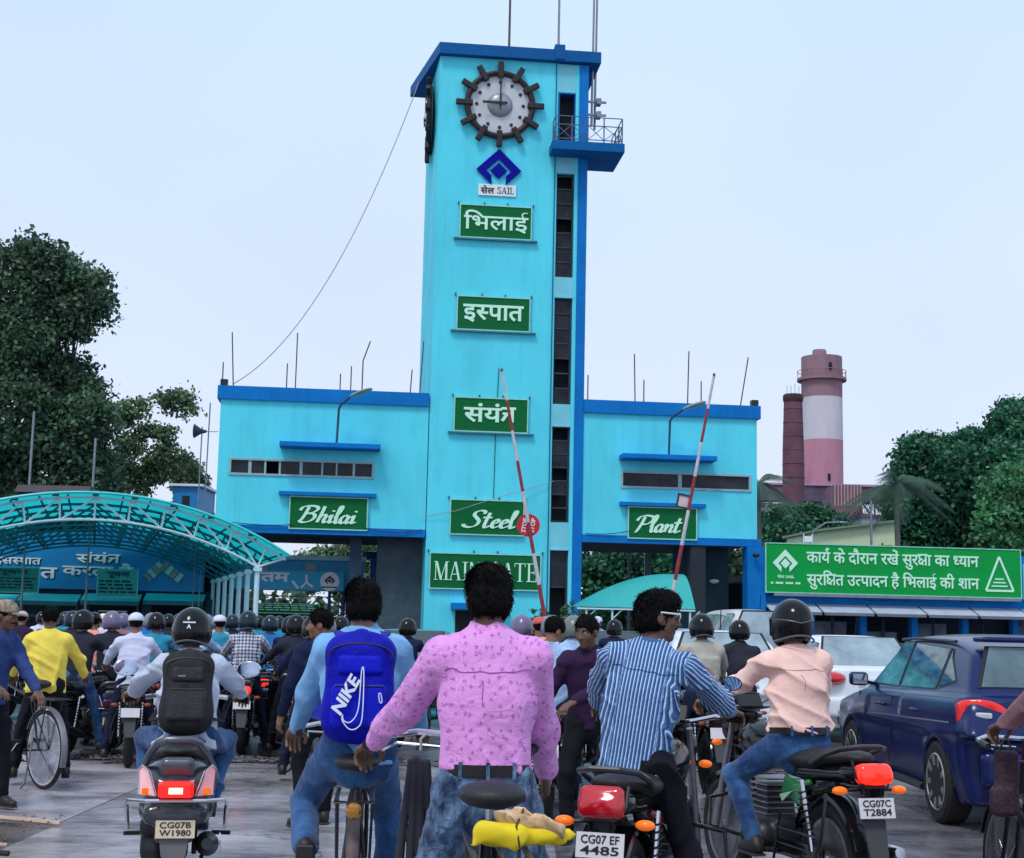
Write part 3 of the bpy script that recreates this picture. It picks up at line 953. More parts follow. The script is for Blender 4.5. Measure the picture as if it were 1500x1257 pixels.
# roof rods (reinforcement bars left standing)
rods = [(327, 530, 0, 0), (340, 486, 0, 0.15), (421, 532, 0, 0), (436, 487, 0, 0), (499, 547, 0, 0), (515, 536, 0, 0), (533, 499, 0.28, 0), (604, 541, 0, -0.05), (621, 499, 0, -0.1),
        (862, 549, 0, 0), (930, 518, 0, 0.05), (944, 556, 0, 0), (1010, 514, 0, -0.05), (1028, 558, 0, 0), (1097, 523, 0, -0.35)]
lab = ['short rod on the left parapet corner block', 'tall leaning rod beside the left parapet corner', 'short rod left of centre on the left parapet', 'tallest straight rod on the left parapet', 'short rod above the left street lamp',
       'second short rod right of the left street lamp', 'tall rod with a bent top on the left parapet', 'short rod near the tower on the left parapet', 'thin rod against the tower left side',
       'short rod right of the tower on the right parapet', 'leaning tall rod on the right parapet', 'short rod beside the leaning tall rod', 'tallest rod in the middle of the right parapet', 'short rod next to the tallest right rod', 'slanted rod at the right parapet end']
for i, (px, py, bend, lean) in enumerate(rods):
    u, z = F(px, py)
    zb = 11.07 if i not in (0,) else 11.2
    rr = thing('roof_rod', lab[i], 'rod', fw(u + lean, 0.1, zb), TH, 'rods standing on the wing parapets')
    h = z - zb
    if bend: MB().tube([(0, 0, 0), (0, 0, h * 0.6), (bend, 0, h)], 0.03, 5).obj('bar', RUSTM, rr)
    else: MB().tube([(0, 0, 0), (-lean, 0, h)], 0.028, 5).obj('bar', RUSTM, rr)
for u, lb in ((-12.1, 'small dark block on the outer corner of the left parapet'), (10.55, 'small dark block on the outer corner of the right parapet')):
    o = tag(MB().box(-0.15, 0.15, -0.15, 0.15, 0, 0.26).obj('corner_block', BLK, sm=0), lb, 'block')
    o.location = fw(u, 0.05, 11.065)
    o.rotation_euler = (0, 0, TH)
# street lamps on the canopies
def canopy_lamp(label, u, z0, flip):
    r = thing('street_lamp', label, 'lamp', fw(u, -0.6, z0), TH)
    MB().tube([(0, 0, 0), (0.04, 0, 1.45), (0.12, -0.1, 1.62), (0.55, -0.5, 1.95)], 0.05, 8).obj('arm', mat('lamp_arm', S(60, 80, 110), 0.5, 0.3), r)
    h = MB()
    rings = []
    for t, ww, hh in ((0, 0.08, 0.05), (0.15, 0.16, 0.09), (0.6, 0.24, 0.11), (0.95, 0.2, 0.08), (1.05, 0.08, 0.03)):
        c = Vector((0.5, -0.46, 1.92)) + Vector((0.82, -0.45, 0.27)) * t
        rings.append([c + Vector((math.cos(a) * ww * 0.5, math.cos(a) * ww * 0.9, 0)) + Vector((0, 0, math.sin(a) * hh)) for a in [k * math.pi / 5 for k in range(10)]])
    h.loft(rings)
    h.obj('lamp_head', mat('lamp_head_grey', S(150, 165, 165), 0.4, 0.2), r)
canopy_lamp('curved street lamp on the blue canopy of the left wing', -7.35, 8.72, False)
canopy_lamp('curved street lamp on the blue canopy of the right wing', 6.65, 8.72, True)
# guy wire from the tower roof to the left wing
r = thing('guy_wire', 'slack thin wire from the tower roof to the left wing parapet', 'wire', fw(-3.9, 2, 25.9), TH)
a = Vector((-4.3, 3.2, 26.0))
b = Vector((-11.75, 0.3, 11.2))
pp = []
for i in range(25):
    t = i / 24
    q = a.lerp(b, t)
    q.z -= 9.5 * t * (1 - t)
    pp.append(q - Vector((-3.9, 2, 25.9)))
MB().tube(pp, 0.022, 4).obj('strand', mat('wire_grey', S(165, 160, 165), 0.6), r)
r = thing('service_wire', 'thin cable drooping across the tower front behind the Steel board', 'wire', fw(-3.5, -0.3, 6), TH)
MB().tube([(-0.2, 0.2, -0.15), (1.2, 0.1, 0.12), (3, 0, 0.75), (5.3, 0.2, 1.5)], 0.012, 4).obj('strand', mat('wire_grey'), r)

# loose cables sagging along the wing beams
for k, (pts, lb) in enumerate(((((-12.0, -0.16, 5.42), (-10.2, -0.2, 5.22), (-9.0, -0.18, 5.36)), 'dark cable sagging along the left wing beam to the Bhilai board'),
                               (((-6.1, -0.18, 5.3), (-5.0, -0.2, 5.02), (-3.7, -0.16, 5.3)), 'dark cable from the Bhilai board to the tower edge'),
                               (((3.2, -0.14, 5.34), (4.2, -0.16, 5.27), (5.1, -0.16, 5.5)), 'dark cable from the blue pilaster to the Plant board'))):
    r = thing('cable', lb, 'cable', fw(*pts[0]), TH)
    P_ = [Vector(p) - Vector(pts[0]) for p in pts]
    Q_ = [P_[0].lerp(P_[1], t).lerp(P_[1].lerp(P_[2], t), t) for t in np.linspace(0, 1, 12)]
    MB().tube(Q_, 0.018, 5).obj('strand', BLK, r)
# ------------------------------------------------------------------ ground
def ground_mat(name, c0, c1, rough, wet, scale, bump=0.16):
    m = bpy.data.materials.new(name)
    m.use_nodes = True
    t = m.node_tree
    n, l = t.nodes, t.links
    b = n['Principled BSDF']
    tcn = n.new('ShaderNodeTexCoord')
    def noise(s, d=6, r=0.6, vec=None):
        q = n.new('ShaderNodeTexNoise')
        q.inputs['Scale'].default_value = s
        q.inputs['Detail'].default_value = d
        q.inputs['Roughness'].default_value = r
        l.new(vec or tcn.outputs['Object'], q.inputs['Vector'])
        return q.outputs[0]
    def ramp(src, p0, p1, a, bb):
        q = n.new('ShaderNodeValToRGB')
        q.color_ramp.elements[0].position = p0
        q.color_ramp.elements[1].position = p1
        q.color_ramp.elements[0].color = tuple(a) + (1,) if len(a) == 3 else a
        q.color_ramp.elements[1].color = tuple(bb) + (1,) if len(bb) == 3 else bb
        l.new(src, q.inputs[0])
        return q.outputs[0]
    def mix(f, a, bb, mode='MIX'):
        q = n.new('ShaderNodeMix')
        q.data_type = 'RGBA'
        q.blend_type = mode
        if isinstance(f, float): q.inputs[0].default_value = f
        else: l.new(f, q.inputs[0])
        l.new(a, q.inputs[6])
        l.new(bb, q.inputs[7])
        return q.outputs[2]
    base = ramp(noise(scale, 8, 0.65), 0.35, 0.68, c0, c1)
    fine = ramp(noise(90, 3, 0.7), 0.3, 0.7, (0.6, 0.6, 0.6), (1.0, 1.0, 1.0))
    col = mix(0.55, base, fine, 'MULTIPLY')
    # dark damp streaks and stains
    mp = n.new('ShaderNodeMapping')
    mp.inputs['Scale'].default_value = (0.5, 1.6, 1)
    l.new(tcn.outputs['Object'], mp.inputs[0])
    st = ramp(noise(1.1, 9, 0.72, mp.outputs[0]), 0.50, 0.62, (0, 0, 0), (0.85, 0.85, 0.85))
    q = n.new('ShaderNodeMix')
    q.data_type = 'RGBA'
    l.new(st, q.inputs[0])
    l.new(col, q.inputs[6])
    q.inputs[7].default_value = (c0[0] * 0.35, c0[1] * 0.33, c0[2] * 0.36, 1)
    col = q.outputs[2]
    # cracks
    vo = n.new('ShaderNodeTexVoronoi')
    vo.feature = 'DISTANCE_TO_EDGE'
    vo.inputs['Scale'].default_value = 0.34
    nv = n.new('ShaderNodeVectorMath')
    nv.operation = 'ADD'
    nn = n.new('ShaderNodeTexNoise')
    nn.inputs['Scale'].default_value = 2.5
    nn.inputs['Detail'].default_value = 6
    l.new(tcn.outputs['Object'], nn.inputs['Vector'])
    sc = n.new('ShaderNodeVectorMath')
    sc.operation = 'SCALE'
    sc.inputs[3].default_value = 0.8
    l.new(nn.outputs[1], sc.inputs[0])
    l.new(tcn.outputs['Object'], nv.inputs[0])
    l.new(sc.outputs[0], nv.inputs[1])
    l.new(nv.outputs[0], vo.inputs['Vector'])
    ck = ramp(vo.outputs['Distance'], 0.0015, 0.007, (0.6, 0.6, 0.6), (0, 0, 0))
    q = n.new('ShaderNodeMix')
    q.data_type = 'RGBA'
    l.new(ck, q.inputs[0])
    l.new(col, q.inputs[6])
    q.inputs[7].default_value = (0.03, 0.028, 0.03, 1)
    l.new(q.outputs[2], b.inputs['Base Color'])
    rr = ramp(noise(0.8, 7, 0.7), 0.44, 0.68, (wet,) * 3, (rough,) * 3)
    l.new(rr, b.inputs['Roughness'])
    b.inputs['Specular IOR Level'].default_value = 0.6
    bp = n.new('ShaderNodeBump')
    bp.inputs['Strength'].default_value = bump
    bp.inputs['Distance'].default_value = 0.012
    l.new(noise(28, 7, 0.7), bp.inputs['Height'])
    b2 = n.new('ShaderNodeBump')
    b2.inputs['Strength'].default_value = 0.25
    b2.inputs['Distance'].default_value = 0.05
    l.new(noise(2.2, 4, 0.6), b2.inputs['Height'])
    l.new(b2.outputs[0], bp.inputs['Normal'])
    l.new(bp.outputs[0], b.inputs['Normal'])
    return m
def sheet(name, pts, z, m, nx=1):
    me = bpy.data.meshes.new(name)
    me.from_pydata([(x, y, z) for x, y in pts], [], [tuple(range(len(pts)))])
    me.materials.append(m)
    o = bpy.data.objects.new(name, me)
    COL.objects.link(o)
    return tag(o, kind='structure')
sheet('ground', [(-900, -60), (900, -60), (900, 1500), (-900, 1500)], -0.012, ground_mat('ground_far', (0.07, 0.068, 0.075), (0.14, 0.135, 0.15), 0.6, 0.35, 0.4))
sheet('road', [(-60, -8), (60, -8), (60, 58), (-60, 58)], -0.004, ground_mat('wet_asphalt', (0.09, 0.083, 0.095), (0.22, 0.205, 0.225), 0.45, 0.1, 0.9))
# pale concrete apron with a broken far edge, cast as slabs with open joints
CONCM = ground_mat('wet_concrete', (0.30, 0.28, 0.31), (0.60, 0.565, 0.60), 0.4, 0.06, 1.1)
def jag(x0, x1, y, a, n, seed):
    r = random.Random(seed)
    return [(x0 + (x1 - x0) * i / n, y + r.uniform(-a, a)) for i in range(n + 1)]
def slab(x0, x1, y0, y1, seed):
    lo = jag(x0, x1, y0, 0.012, 8, seed)
    hi = jag(x0, x1, y1, 0.03, 14, seed + 1)
    m = MB().prism([(x, y, -0.03) for x, y in lo] + [(x, y, -0.03) for x, y in reversed(hi)], (0, 0, 0.03))
    return m
sl = slab(-3.2, 0.35, 4.0, 10.25, 1).obj('concrete_slab', CONCM, sm=0); tag(sl, kind='structure')
sl = slab(-3.2, 0.35, 10.28, 15.2, 3).obj('concrete_slab', CONCM, sm=0); tag(sl, kind='structure')
sl = slab(-9.5, -3.22, 10.6, 15.1, 5).obj('concrete_slab', ground_mat('pinkish_concrete', (0.40, 0.355, 0.39), (0.58, 0.52, 0.56), 0.5, 0.2, 1.1), sm=0); tag(sl, kind='structure')
sl = slab(0.38, 4.6, 4.0, 9.6, 7).obj('concrete_slab', ground_mat('worn_concrete', (0.11, 0.10, 0.112), (0.27, 0.25, 0.27), 0.42, 0.1, 1.0), sm=0); tag(sl, kind='structure')
sl = slab(0.38, 4.6, 9.63, 15.0, 9).obj("concrete_slab", bpy.data.materials["worn_concrete"], sm=0); tag(sl, kind="structure")
# dirt verge in the near left corner
DIRT = mat('dirt', (0.20, 0.135, 0.095), 0.9, var=0.4, scale=5, bump=0.9, bscale=35, dirt=0.5, dirtcol=(0.09, 0.07, 0.05), dscale=3)
vg = []
rr_ = random.Random(4)
for i in range(15):
    t = i / 14
    vg.append((-3.05 - 0.75 * t ** 1.4 + rr_.uniform(-0.08, 0.08), 4 + 6.6 * t))
me = MB()
n_ = len(vg)
grid = []
for i, (xe, y) in enumerate(vg):
    row = []
    for k in range(9):
        s_ = k / 8
        z = 0.004 + 0.05 * min(1, s_ * 3) + rr_.uniform(-0.012, 0.012) * (k > 0)
        row.append((xe - s_ * (s_ * 6 + 0.6), y, z))
    grid.append(row)
for i in range(n_ - 1):
    for k in range(8):
        me.add([grid[i][k], grid[i + 1][k], grid[i + 1][k + 1], grid[i][k + 1]], [(0, 1, 2, 3)])
tag(me.obj('dirt_verge', DIRT, sm=80), kind='structure')
def scatter(name, pos, size, m, kind='stuff', label=None, cat=None, flat=0.6):
    """small irregular stones"""
    vs, fs = [], []
    ico = [(0, 0, 1), (0.9, 0, 0.2), (0, 0.9, 0.2), (-0.9, 0, 0.2), (0, -0.9, 0.2), (0.1, 0.1, -0.8)]
    fc = [(0, 1, 2), (0, 2, 3), (0, 3, 4), (0, 4, 1), (5, 2, 1), (5, 3, 2), (5, 4, 3), (5, 1, 4)]
    for p in pos:
        o = len(vs)
        s_ = size * random.uniform(0.4, 1.5)
        a = random.uniform(0, 6.28)
        c_, q_ = math.cos(a), math.sin(a)
        for v in ico:
            x, y, z = v[0] * s_ * random.uniform(0.7, 1.3), v[1] * s_ * random.uniform(0.7, 1.3), v[2] * s_ * flat
            vs.append((p[0] + x * c_ - y * q_, p[1] + x * q_ + y * c_, p[2] + z))
        fs += [tuple(i + o for i in f) for f in fc]
    mb = MB()
    mb.add(vs, fs)
    o = mb.obj(name, m, sm=0)
    return tag(o, label, cat, kind=kind)
STN = mat('stones', (0.12, 0.11, 0.115), 0.7, var=0.5, scale=6)
pos = [(random.uniform(-9, -1.6), 15.25 + abs(random.gauss(0, 0.35)), 0.005) for _ in range(900)] + [(random.uniform(-1.6, 3), 15.3 + abs(random.gauss(0, 0.3)), 0.0) for _ in range(300)]
scatter('gravel', pos, 0.03, STN, label='loose gravel along the broken concrete edge', cat='gravel')
pos = [(-3.2 - abs(random.gauss(0, 0.6)), random.uniform(6, 10.8), 0.03) for _ in range(700)]
scatter('rubble', pos, 0.010, mat('red_rubble', (0.17, 0.10, 0.075), 0.9, var=0.5, scale=8), label='reddish grit on the dirt verge', cat='rubble')
# grass tuft area
mb = MB()
for _ in range(1500):
    x = -3.62 - abs(random.gauss(0, 0.28))
    y = random.gauss(9.55, 0.33)
    h = random.uniform(0.03, 0.11)
    a = random.uniform(0, 6.28)
    dx, dy = math.cos(a) * 0.006, math.sin(a) * 0.006
    lx, ly = random.uniform(-0.05, 0.05), random.uniform(-0.05, 0.05)
    mb.add([(x - dx, y - dy, 0.03), (x + dx, y + dy, 0.03), (x + lx, y + ly, 0.03 + h)], [(0, 1, 2)])
tag(mb.obj('grass', mat('grass_blades', (0.09, 0.15, 0.03), 0.7, var=0.4, scale=3), sm=0), 'trampled grass on the dirt verge at the near left', 'grass', kind='stuff')
for i, (a, b, r_, lb) in enumerate(((( -3.95, 9.0, 0.06), (-3.0, 8.95, 0.05), 0.018, 'dark stick lying on the dirt verge'), ((-4.4, 10.75, 0.03), (-3.15, 10.45, 0.02), 0.022, 'long pale kerb stone strip beside the verge'), ((-3.75, 9.1, 0.06), (-3.1, 9.2, 0.06), 0.014, 'thin pale stick above the dark stick'))):
    o = thing('stick' if i != 1 else 'kerb_strip', lb, 'stick' if i != 1 else 'kerb', a)
    d = Vector(b) - Vector(a)
    MB().tube([(0, 0, 0), d * 0.5 + Vector((0, 0.03, 0.01)), d], r_, 6).obj('wood' if i != 1 else 'stone', mat('pale_wood', S(190, 165, 150), 0.8, var=0.2) if i else mat('dark_wood', S(50, 40, 38), 0.8), o)

# ------------------------------------------------------------------ foliage
def leaf_mat(name, c, tr=0.25):
    m = bpy.data.materials.new(name)
    m.use_nodes = True
    n, l = m.node_tree.nodes, m.node_tree.links
    b = n['Principled BSDF']
    g = n.new('ShaderNodeNewGeometry')
    rp = n.new('ShaderNodeValToRGB')
    e = rp.color_ramp.elements
    e[0].position, e[1].position = 0.0, 1.0
    e[0].color = (c[0] * 0.45, c[1] * 0.5, c[2] * 0.6, 1)
    e[1].color = (c[0] * 1.55, c[1] * 1.45, c[2] * 1.3, 1)
    l.new(g.outputs['Random Per Island'], rp.inputs[0])
    tcn = n.new('ShaderNodeTexCoord')
    nn = n.new('ShaderNodeTexNoise')
    nn.inputs['Scale'].default_value = 0.45
    l.new(tcn.outputs['Object'], nn.inputs['Vector'])
    mr_ = n.new('ShaderNodeMapRange')
    mr_.inputs[1].default_value, mr_.inputs[2].default_value = 0.35, 0.65
    mr_.inputs[3].default_value, mr_.inputs[4].default_value = 0.6, 1.35
    l.new(nn.outputs[0], mr_.inputs[0])
    v = n.new('ShaderNodeVectorMath')
    v.operation = 'SCALE'
    l.new(rp.outputs[0], v.inputs[0])
    l.new(mr_.outputs[0], v.inputs[3])
    l.new(v.outputs[0], b.inputs['Base Color'])
    b.inputs['Roughness'].default_value = 0.5
    t = n.new('ShaderNodeBsdfTranslucent')
    l.new(v.outputs[0], t.inputs[0])
    mx_ = n.new('ShaderNodeMixShader')
    mx_.inputs[0].default_value = tr
    l.new(b.outputs[0], mx_.inputs[1])
    l.new(t.outputs[0], mx_.inputs[2])
    l.new(mx_.outputs[0], n['Material Output'].inputs[0])
    return m
def leaves(blobs, count, size, shell=0.55, clump=0.35, aspect=1.6, seed=0):
    """blobs: (centre, radii) -> quad leaves grouped in clumps through the volume"""
    g = np.random.default_rng(seed)
    vol = np.array([b[1][0] * b[1][1] * b[1][2] for b in blobs]) ** (2 / 3)
    pr = vol / vol.sum()
    ncl = max(8, count // 22)
    bi = g.choice(len(blobs), ncl, p=pr)
    d = g.normal(size=(ncl, 3))
    d /= np.linalg.norm(d, axis=1)[:, None]
    rad = shell + (1.05 - shell) * g.random(ncl) ** 0.7
    C_ = np.array([b[0] for b in blobs])[bi] + d * rad[:, None] * np.array([b[1] for b in blobs])[bi]
    k = g.integers(0, ncl, count)
    P = C_[k] + g.normal(size=(count, 3)) * clump * np.array([1, 1, 0.7])
    a = g.normal(size=(count, 3))
    a[:, 2] -= 0.3
    a /= np.linalg.norm(a, axis=1)[:, None]
    b = np.cross(a, g.normal(size=(count, 3)))
    b /= np.linalg.norm(b, axis=1)[:, None]
    s = size * g.uniform(0.6, 1.4, count)[:, None]
    v = np.stack([P - b * s * 0.5, P + a * s * aspect * 0.5, P + b * s * 0.5 + a * s * 0.1, P - a * s * aspect * 0.45], 1)
    v = np.stack([P - a * s * aspect / 2, P + b * s / 2, P + a * s * aspect / 2, P - b * s / 2], 1).reshape(-1, 3)
    f = np.arange(count * 4).reshape(-1, 4)
    return v, f
def px_blobs(L, Y, rnd=2):
    out = []
    r = random.Random(rnd)
    k = Y / FPX
    for q in L:
        c = at(q[0], q[1], Y)
        ry = q[3] if len(q) > 3 else q[2]
        cc = Vector((c.x, Y + r.uniform(-0.35, 0.35) * q[2] * k * 2, c.z))
        out.append((cc, (q[2] * k * 0.84, q[2] * k * 0.8, ry * k * 0.84)))
        if q[2] > 16:
            for _ in range(5):
                d = Vector((r.gauss(0, 1), r.gauss(0, 1), r.gauss(0, 1))).normalized()
                f_ = r.uniform(0.16, 0.34)
                out.append((cc + Vector((d.x * q[2] * k, d.y * q[2] * k, d.z * ry * k)) * r.uniform(0.72, 0.98), (q[2] * k * f_, q[2] * k * f_, ry * k * f_ * 0.8)))
    return out
BARK = mat('bark', (0.06, 0.045, 0.035), 0.9, var=0.35, scale=6, bump=0.8)
def tree(label, L, Y, count, size, lm, base_px, clump=0.35, shell=0.5, seed=1, core=True, trunk_r=0.35, bark=None, group=None):
    B = px_blobs(L, Y, seed)
    base = Vector((gx(base_px, Y), Y, 0))
    r = thing('tree', label, 'tree', base, 0, group)
    BB = [(tuple(c - base), rr) for c, rr in B]
    np_obj('crown', leaves(BB, count, size, shell, clump, seed=seed), lm, r, smooth=False)
    m = MB()
    top = min(c[2] for c, _ in BB)
    hub = Vector((0, 0, max(1.8, top * 0.55)))
    m.tube([(0, 0, -0.2), (0.08, 0, hub.z * 0.5), hub], [trunk_r * 1.25, trunk_r * 0.95, trunk_r * 0.8], 9)
    m.obj('trunk', bark or BARK, r)
    rn = random.Random(seed)
    for c, rr in BB:
        if rr[0] < 0.9 and len(BB) > 40: continue
        c = Vector(c)
        mid = hub.lerp(c, 0.5) + Vector((rn.uniform(-0.4, 0.4), 0, -0.25 * rr[2]))
        mb2 = MB().tube([hub, mid, c, c + Vector((0, 0, rr[2] * 0.5))], [trunk_r * 0.5, trunk_r * 0.33, trunk_r * 0.16, 0.02], 6)
        for _ in range(3):
            e = c + Vector((rn.uniform(-1, 1) * rr[0], rn.uniform(-1, 1) * rr[1], rn.uniform(-0.5, 0.9) * rr[2])) * 0.85
            mb2.tube([mid, mid.lerp(e, 0.6) + Vector((0, 0, 0.15)), e], [trunk_r * 0.2, trunk_r * 0.12, 0.015], 5)
        mb2.obj('limb', bark or BARK, r)
    return r
LM1 = leaf_mat('leaf_dark_green', (0.065, 0.13, 0.072))
LM2 = leaf_mat('leaf_mid_green', (0.12, 0.20, 0.10))
LM3 = leaf_mat('leaf_deep_green', (0.032, 0.155, 0.08))
LM4 = leaf_mat('leaf_fresh_green', (0.085, 0.28, 0.12))
tree('tall dark broadleaf tree at the left frame edge behind the arched canopy',
     [(15, 420, 62), (70, 400, 48), (110, 425, 42), (45, 372, 28), (140, 450, 26), (100, 470, 40), (-40, 480, 80), (40, 500, 60), (75, 560, 62), (115, 585, 40), (20, 610, 80), (100, 640, 62), (140, 620, 34), (60, 690, 70), (130, 700, 50), (-40, 680, 80)],
     72, 85000, 0.17, LM1, 60, clump=0.34, seed=3, shell=0.7)
tree('sparse pale tree with bare forked branches between the dark tree and the left wing',
     [(258, 592, 24, 22), (235, 585, 14), (280, 605, 12), (200, 598, 20, 12), (180, 610, 18), (215, 632, 22, 16), (190, 655, 20), (245, 650, 18, 26), (235, 680, 26), (200, 700, 32), (170, 690, 34), (270, 672, 12, 10)],
     80, 10000, 0.15, LM2, 215, clump=0.24, seed=5, trunk_r=0.22, bark=mat('pale_bark', (0.2, 0.17, 0.15), 0.9, var=0.3))
tree('small tree with yellow-green top near the loudspeaker poles', [(278, 688, 15), (270, 706, 18), (290, 712, 14)], 84, 6000, 0.15, LM2, 275, clump=0.22, seed=6, trunk_r=0.15)
tree('large rounded deep green tree at the right above the hoarding',
     [(1345, 690, 42), (1330, 740, 36), (1375, 668, 40), (1400, 702, 50), (1440, 662, 38), (1482, 630, 36), (1525, 640, 55), (1420, 770, 62), (1360, 780, 48), (1480, 700, 60), (1540, 720, 60)],
     78, 90000, 0.17, LM3, 1420, clump=0.30, seed=8)
tree('lighter green tree in front of the large right tree, over the hoarding end', [(1475, 715, 34), (1500, 755, 44), (1455, 752, 24), (1470, 790, 40), (1520, 700, 30)], 70, 32000, 0.16, LM4, 1490, clump=0.26, seed=9)
tree('rounded bushy tree right of the right wing below the brick chimney', [(1135, 772, 28), (1165, 770, 28), (1195, 768, 30), (1222, 774, 22), (1150, 800, 40), (1205, 800, 40)], 88, 26000, 0.18, LM3, 1170, clump=0.3, seed=10)
tree('dark tree seen through the passage under the right wing', [(870, 835, 34), (905, 820, 36), (950, 825, 40), (880, 880, 40), (940, 880, 45), (990, 850, 40)], 92, 16000, 0.22, LM3, 920, clump=0.35, seed=12)
tree('second dark tree behind the right wing pillar', [(1040, 830, 40), (1080, 840, 40), (1060, 880, 40)], 96, 4000, 0.34, LM1, 1060, clump=0.35, seed=14)
tree('low green tree visible under the left wing beam', [(480, 812, 26, 12), (520, 810, 26, 13), (555, 812, 24, 12), (590, 820, 26), (460, 840, 30), (520, 850, 40), (580, 850, 40)], 100, 20000, 0.2, LM2, 530, clump=0.3, seed=15)
# far tree belt closing the horizon
BB = [((x, random.uniform(-4, 4), random.uniform(1.5, 3.0)), (5, 3, random.uniform(2.0, 3.2))) for x in np.arange(-110, 130, 5.0)]
r = np_obj('tree_belt', leaves(BB, 24000, 0.6, 0.3, 0.6, seed=21), LM1, smooth=False)
r.location = (0, 135, 0)
tag(r, 'dark belt of far trees closing the view behind the gate', 'trees', kind='stuff')

# palms
def palm(label, px, py, Y, L, n, seed):
    c = at(px, py, Y)
    r = thing('palm_tree', label, 'tree', (c.x, Y, 0))
    MB().tube([(0, 0, -0.1), (0.1, 0, c.z * 0.5), (0, 0, c.z)], [0.2, 0.15, 0.13], 8).obj('trunk', mat('palm_trunk', S(110, 110, 105), 0.9, var=0.2, bump=0.5), r)
    rn = random.Random(seed)
    for i in range(n):
        a = i * 2.399 + rn.uniform(-0.2, 0.2)
        el = rn.uniform(-0.2, 1.25)
        m = MB()
        P = []
        for k in range(9):
            t = k / 8
            hor = L * (t * math.cos(el) * 0.9 + 0.25 * t * t)
            ver = L * (math.sin(el) * t - 0.75 * t * t)
            P.append(Vector((math.cos(a) * hor, math.sin(a) * hor, c.z + ver)))
        m.tube(P, [0.03, 0.028, 0.026, 0.024, 0.02, 0.017, 0.014, 0.01, 0.006], 4)
        for k in range(1, 34):
            t = k / 34
            i0 = min(7, int(t * 8))
            p = P[i0].lerp(P[i0 + 1], t * 8 - i0)
            d = (P[i0 + 1] - P[i0]).normalized()
            sd_ = d.cross(Vector((0, 0, 1)))
            if sd_.length < 0.05: sd_ = Vector((1, 0, 0))
            sd_.normalize()
            ln = L * 0.34 * math.sin(math.pi * min(1, t * 0.85 + 0.1)) + 0.05
            for s_ in (-1, 1):
                e = p + sd_ * s_ * ln * 0.75 + d * ln * 0.5 + Vector((0, 0, -ln * 0.45))
                m.add([p - d * 0.025, p + d * 0.025, e], [(0, 1, 2)])
        m.obj('frond', mat('palm_frond', (0.045, 0.10, 0.065), 0.6, var=0.35, scale=3), r, sm=0)
palm('palm with drooping feathery fronds at the left edge of the big right trees', 1312, 712, 70, 2.6, 22, 4)
palm('palm tips showing right behind the right wing wall', 1110, 712, 74, 2.4, 16, 7)

# ------------------------------------------------------------------ far industry
CHR = mat('chimney_pink', S(190, 132, 150), 0.8, var=0.1, scale=0.35, dirt=0.6, dirtcol=S(130, 92, 105), dscale=0.3, stretch=(1, 1, 0.3))
CHW = mat('chimney_white', S(205, 198, 205), 0.8, var=0.08, scale=0.35, dirt=0.6, dirtcol=S(160, 148, 150), dscale=0.3, stretch=(1, 1, 0.3))
CHD = mat('chimney_mauve', S(150, 116, 126), 0.8, var=0.1, scale=0.35, dirt=0.55, dirtcol=S(100, 76, 82), dscale=0.3, stretch=(1, 1, 0.3))
c = at(1204, 600, 200)
zt = at(1204, 524, 200).z
r = thing('silo_tower', 'tall round tower banded mauve, white and pink on the skyline', 'tower', (c.x, 200, 0))
def zz(py): return at(1204, py, 200).z
MB().lathe((0, 0, 0), (0, 0, 1), [(2.9, 0), (2.88, zz(646))], 32).obj('pink_band', CHR, r)
MB().lathe((0, 0, 0), (0, 0, 1), [(2.88, zz(646)), (2.86, zz(584))], 32).obj('white_band', CHW, r)
MB().lathe((0, 0, 0), (0, 0, 1), [(2.86, zz(584)), (2.86, zt), (0.3, zt + 0.4)], 32).obj('mauve_band', CHD, r)
MB().lathe((0, 0, 0), (0, 0, 1), [(2.9, zz(559)), (3.45, zz(559)), (3.45, zz(555)), (2.9, zz(555))], 32).obj('gallery', CHD, r)
mm = MB()
for k in range(16):
    a = k * math.pi / 8
    mm.bar((3.4 * math.cos(a), 3.4 * math.sin(a), zz(555)), (3.4 * math.cos(a), 3.4 * math.sin(a), zz(555) + 1.0), 0.08)
mm.torus((0, 0, zz(555) + 1.0), (0, 0, 1), 3.4, 0.05, 32, 4)
mm.obj('gallery_rail', CHD, r)
MB().lathe((-0.3, 0, zt), (0, 0, 1), [(1.0, 0), (1.0, 0.9), (0.9, 1.1)], 16).obj('cap', CHD, r)
for (dx, py) in ((0.6, 541), (0.3, 702)):
    MB().box(dx - 0.2, dx + 0.2, -2.95, -2.8, zz(py) - 0.5, zz(py) + 0.5).obj('opening', DRK, r, sm=0)
c = at(1162, 650, 150)
def zb(py): return at(1162, py, 150).z
r = thing('brick_chimney', 'dark reddish brick chimney left of the banded tower', 'chimney', (c.x, 150, 0))
BRK = mat('dark_brick', S(108, 72, 84), 0.9, var=0.25, scale=0.6, dirt=0.35, dirtcol=S(60, 42, 50), dscale=0.4)
MB().lathe((0, 0, 0), (0, 0, 1), [(1.3, 0), (1.12, zb(660)), (0.97, zb(590))], 28).obj('shaft', BRK, r)
MB().lathe((0, 0, 0), (0, 0, 1), [(0.98, zb(590)), (1.07, zb(586)), (1.07, zb(580)), (0.95, zb(578)), (0.6, zb(578))], 28).obj('crown', mat('sooty_brick', S(66, 45, 52), 0.9, var=0.2), r)
for z in range(6):
    q = zb(600 + z * 20)
    MB().torus((0, 0, q), (0, 0, 1), 1.02 + z * 0.035, 0.03, 28, 4).obj('band', BRK, r)
for k in range(4):
    MB().tube([((k - 1.5) * 0.42, 0, zb(580)), ((k - 1.5) * 0.42, 0, zb(580) + random.uniform(0.8, 1.3))], 0.025, 4).obj('rod', RUSTM, r)
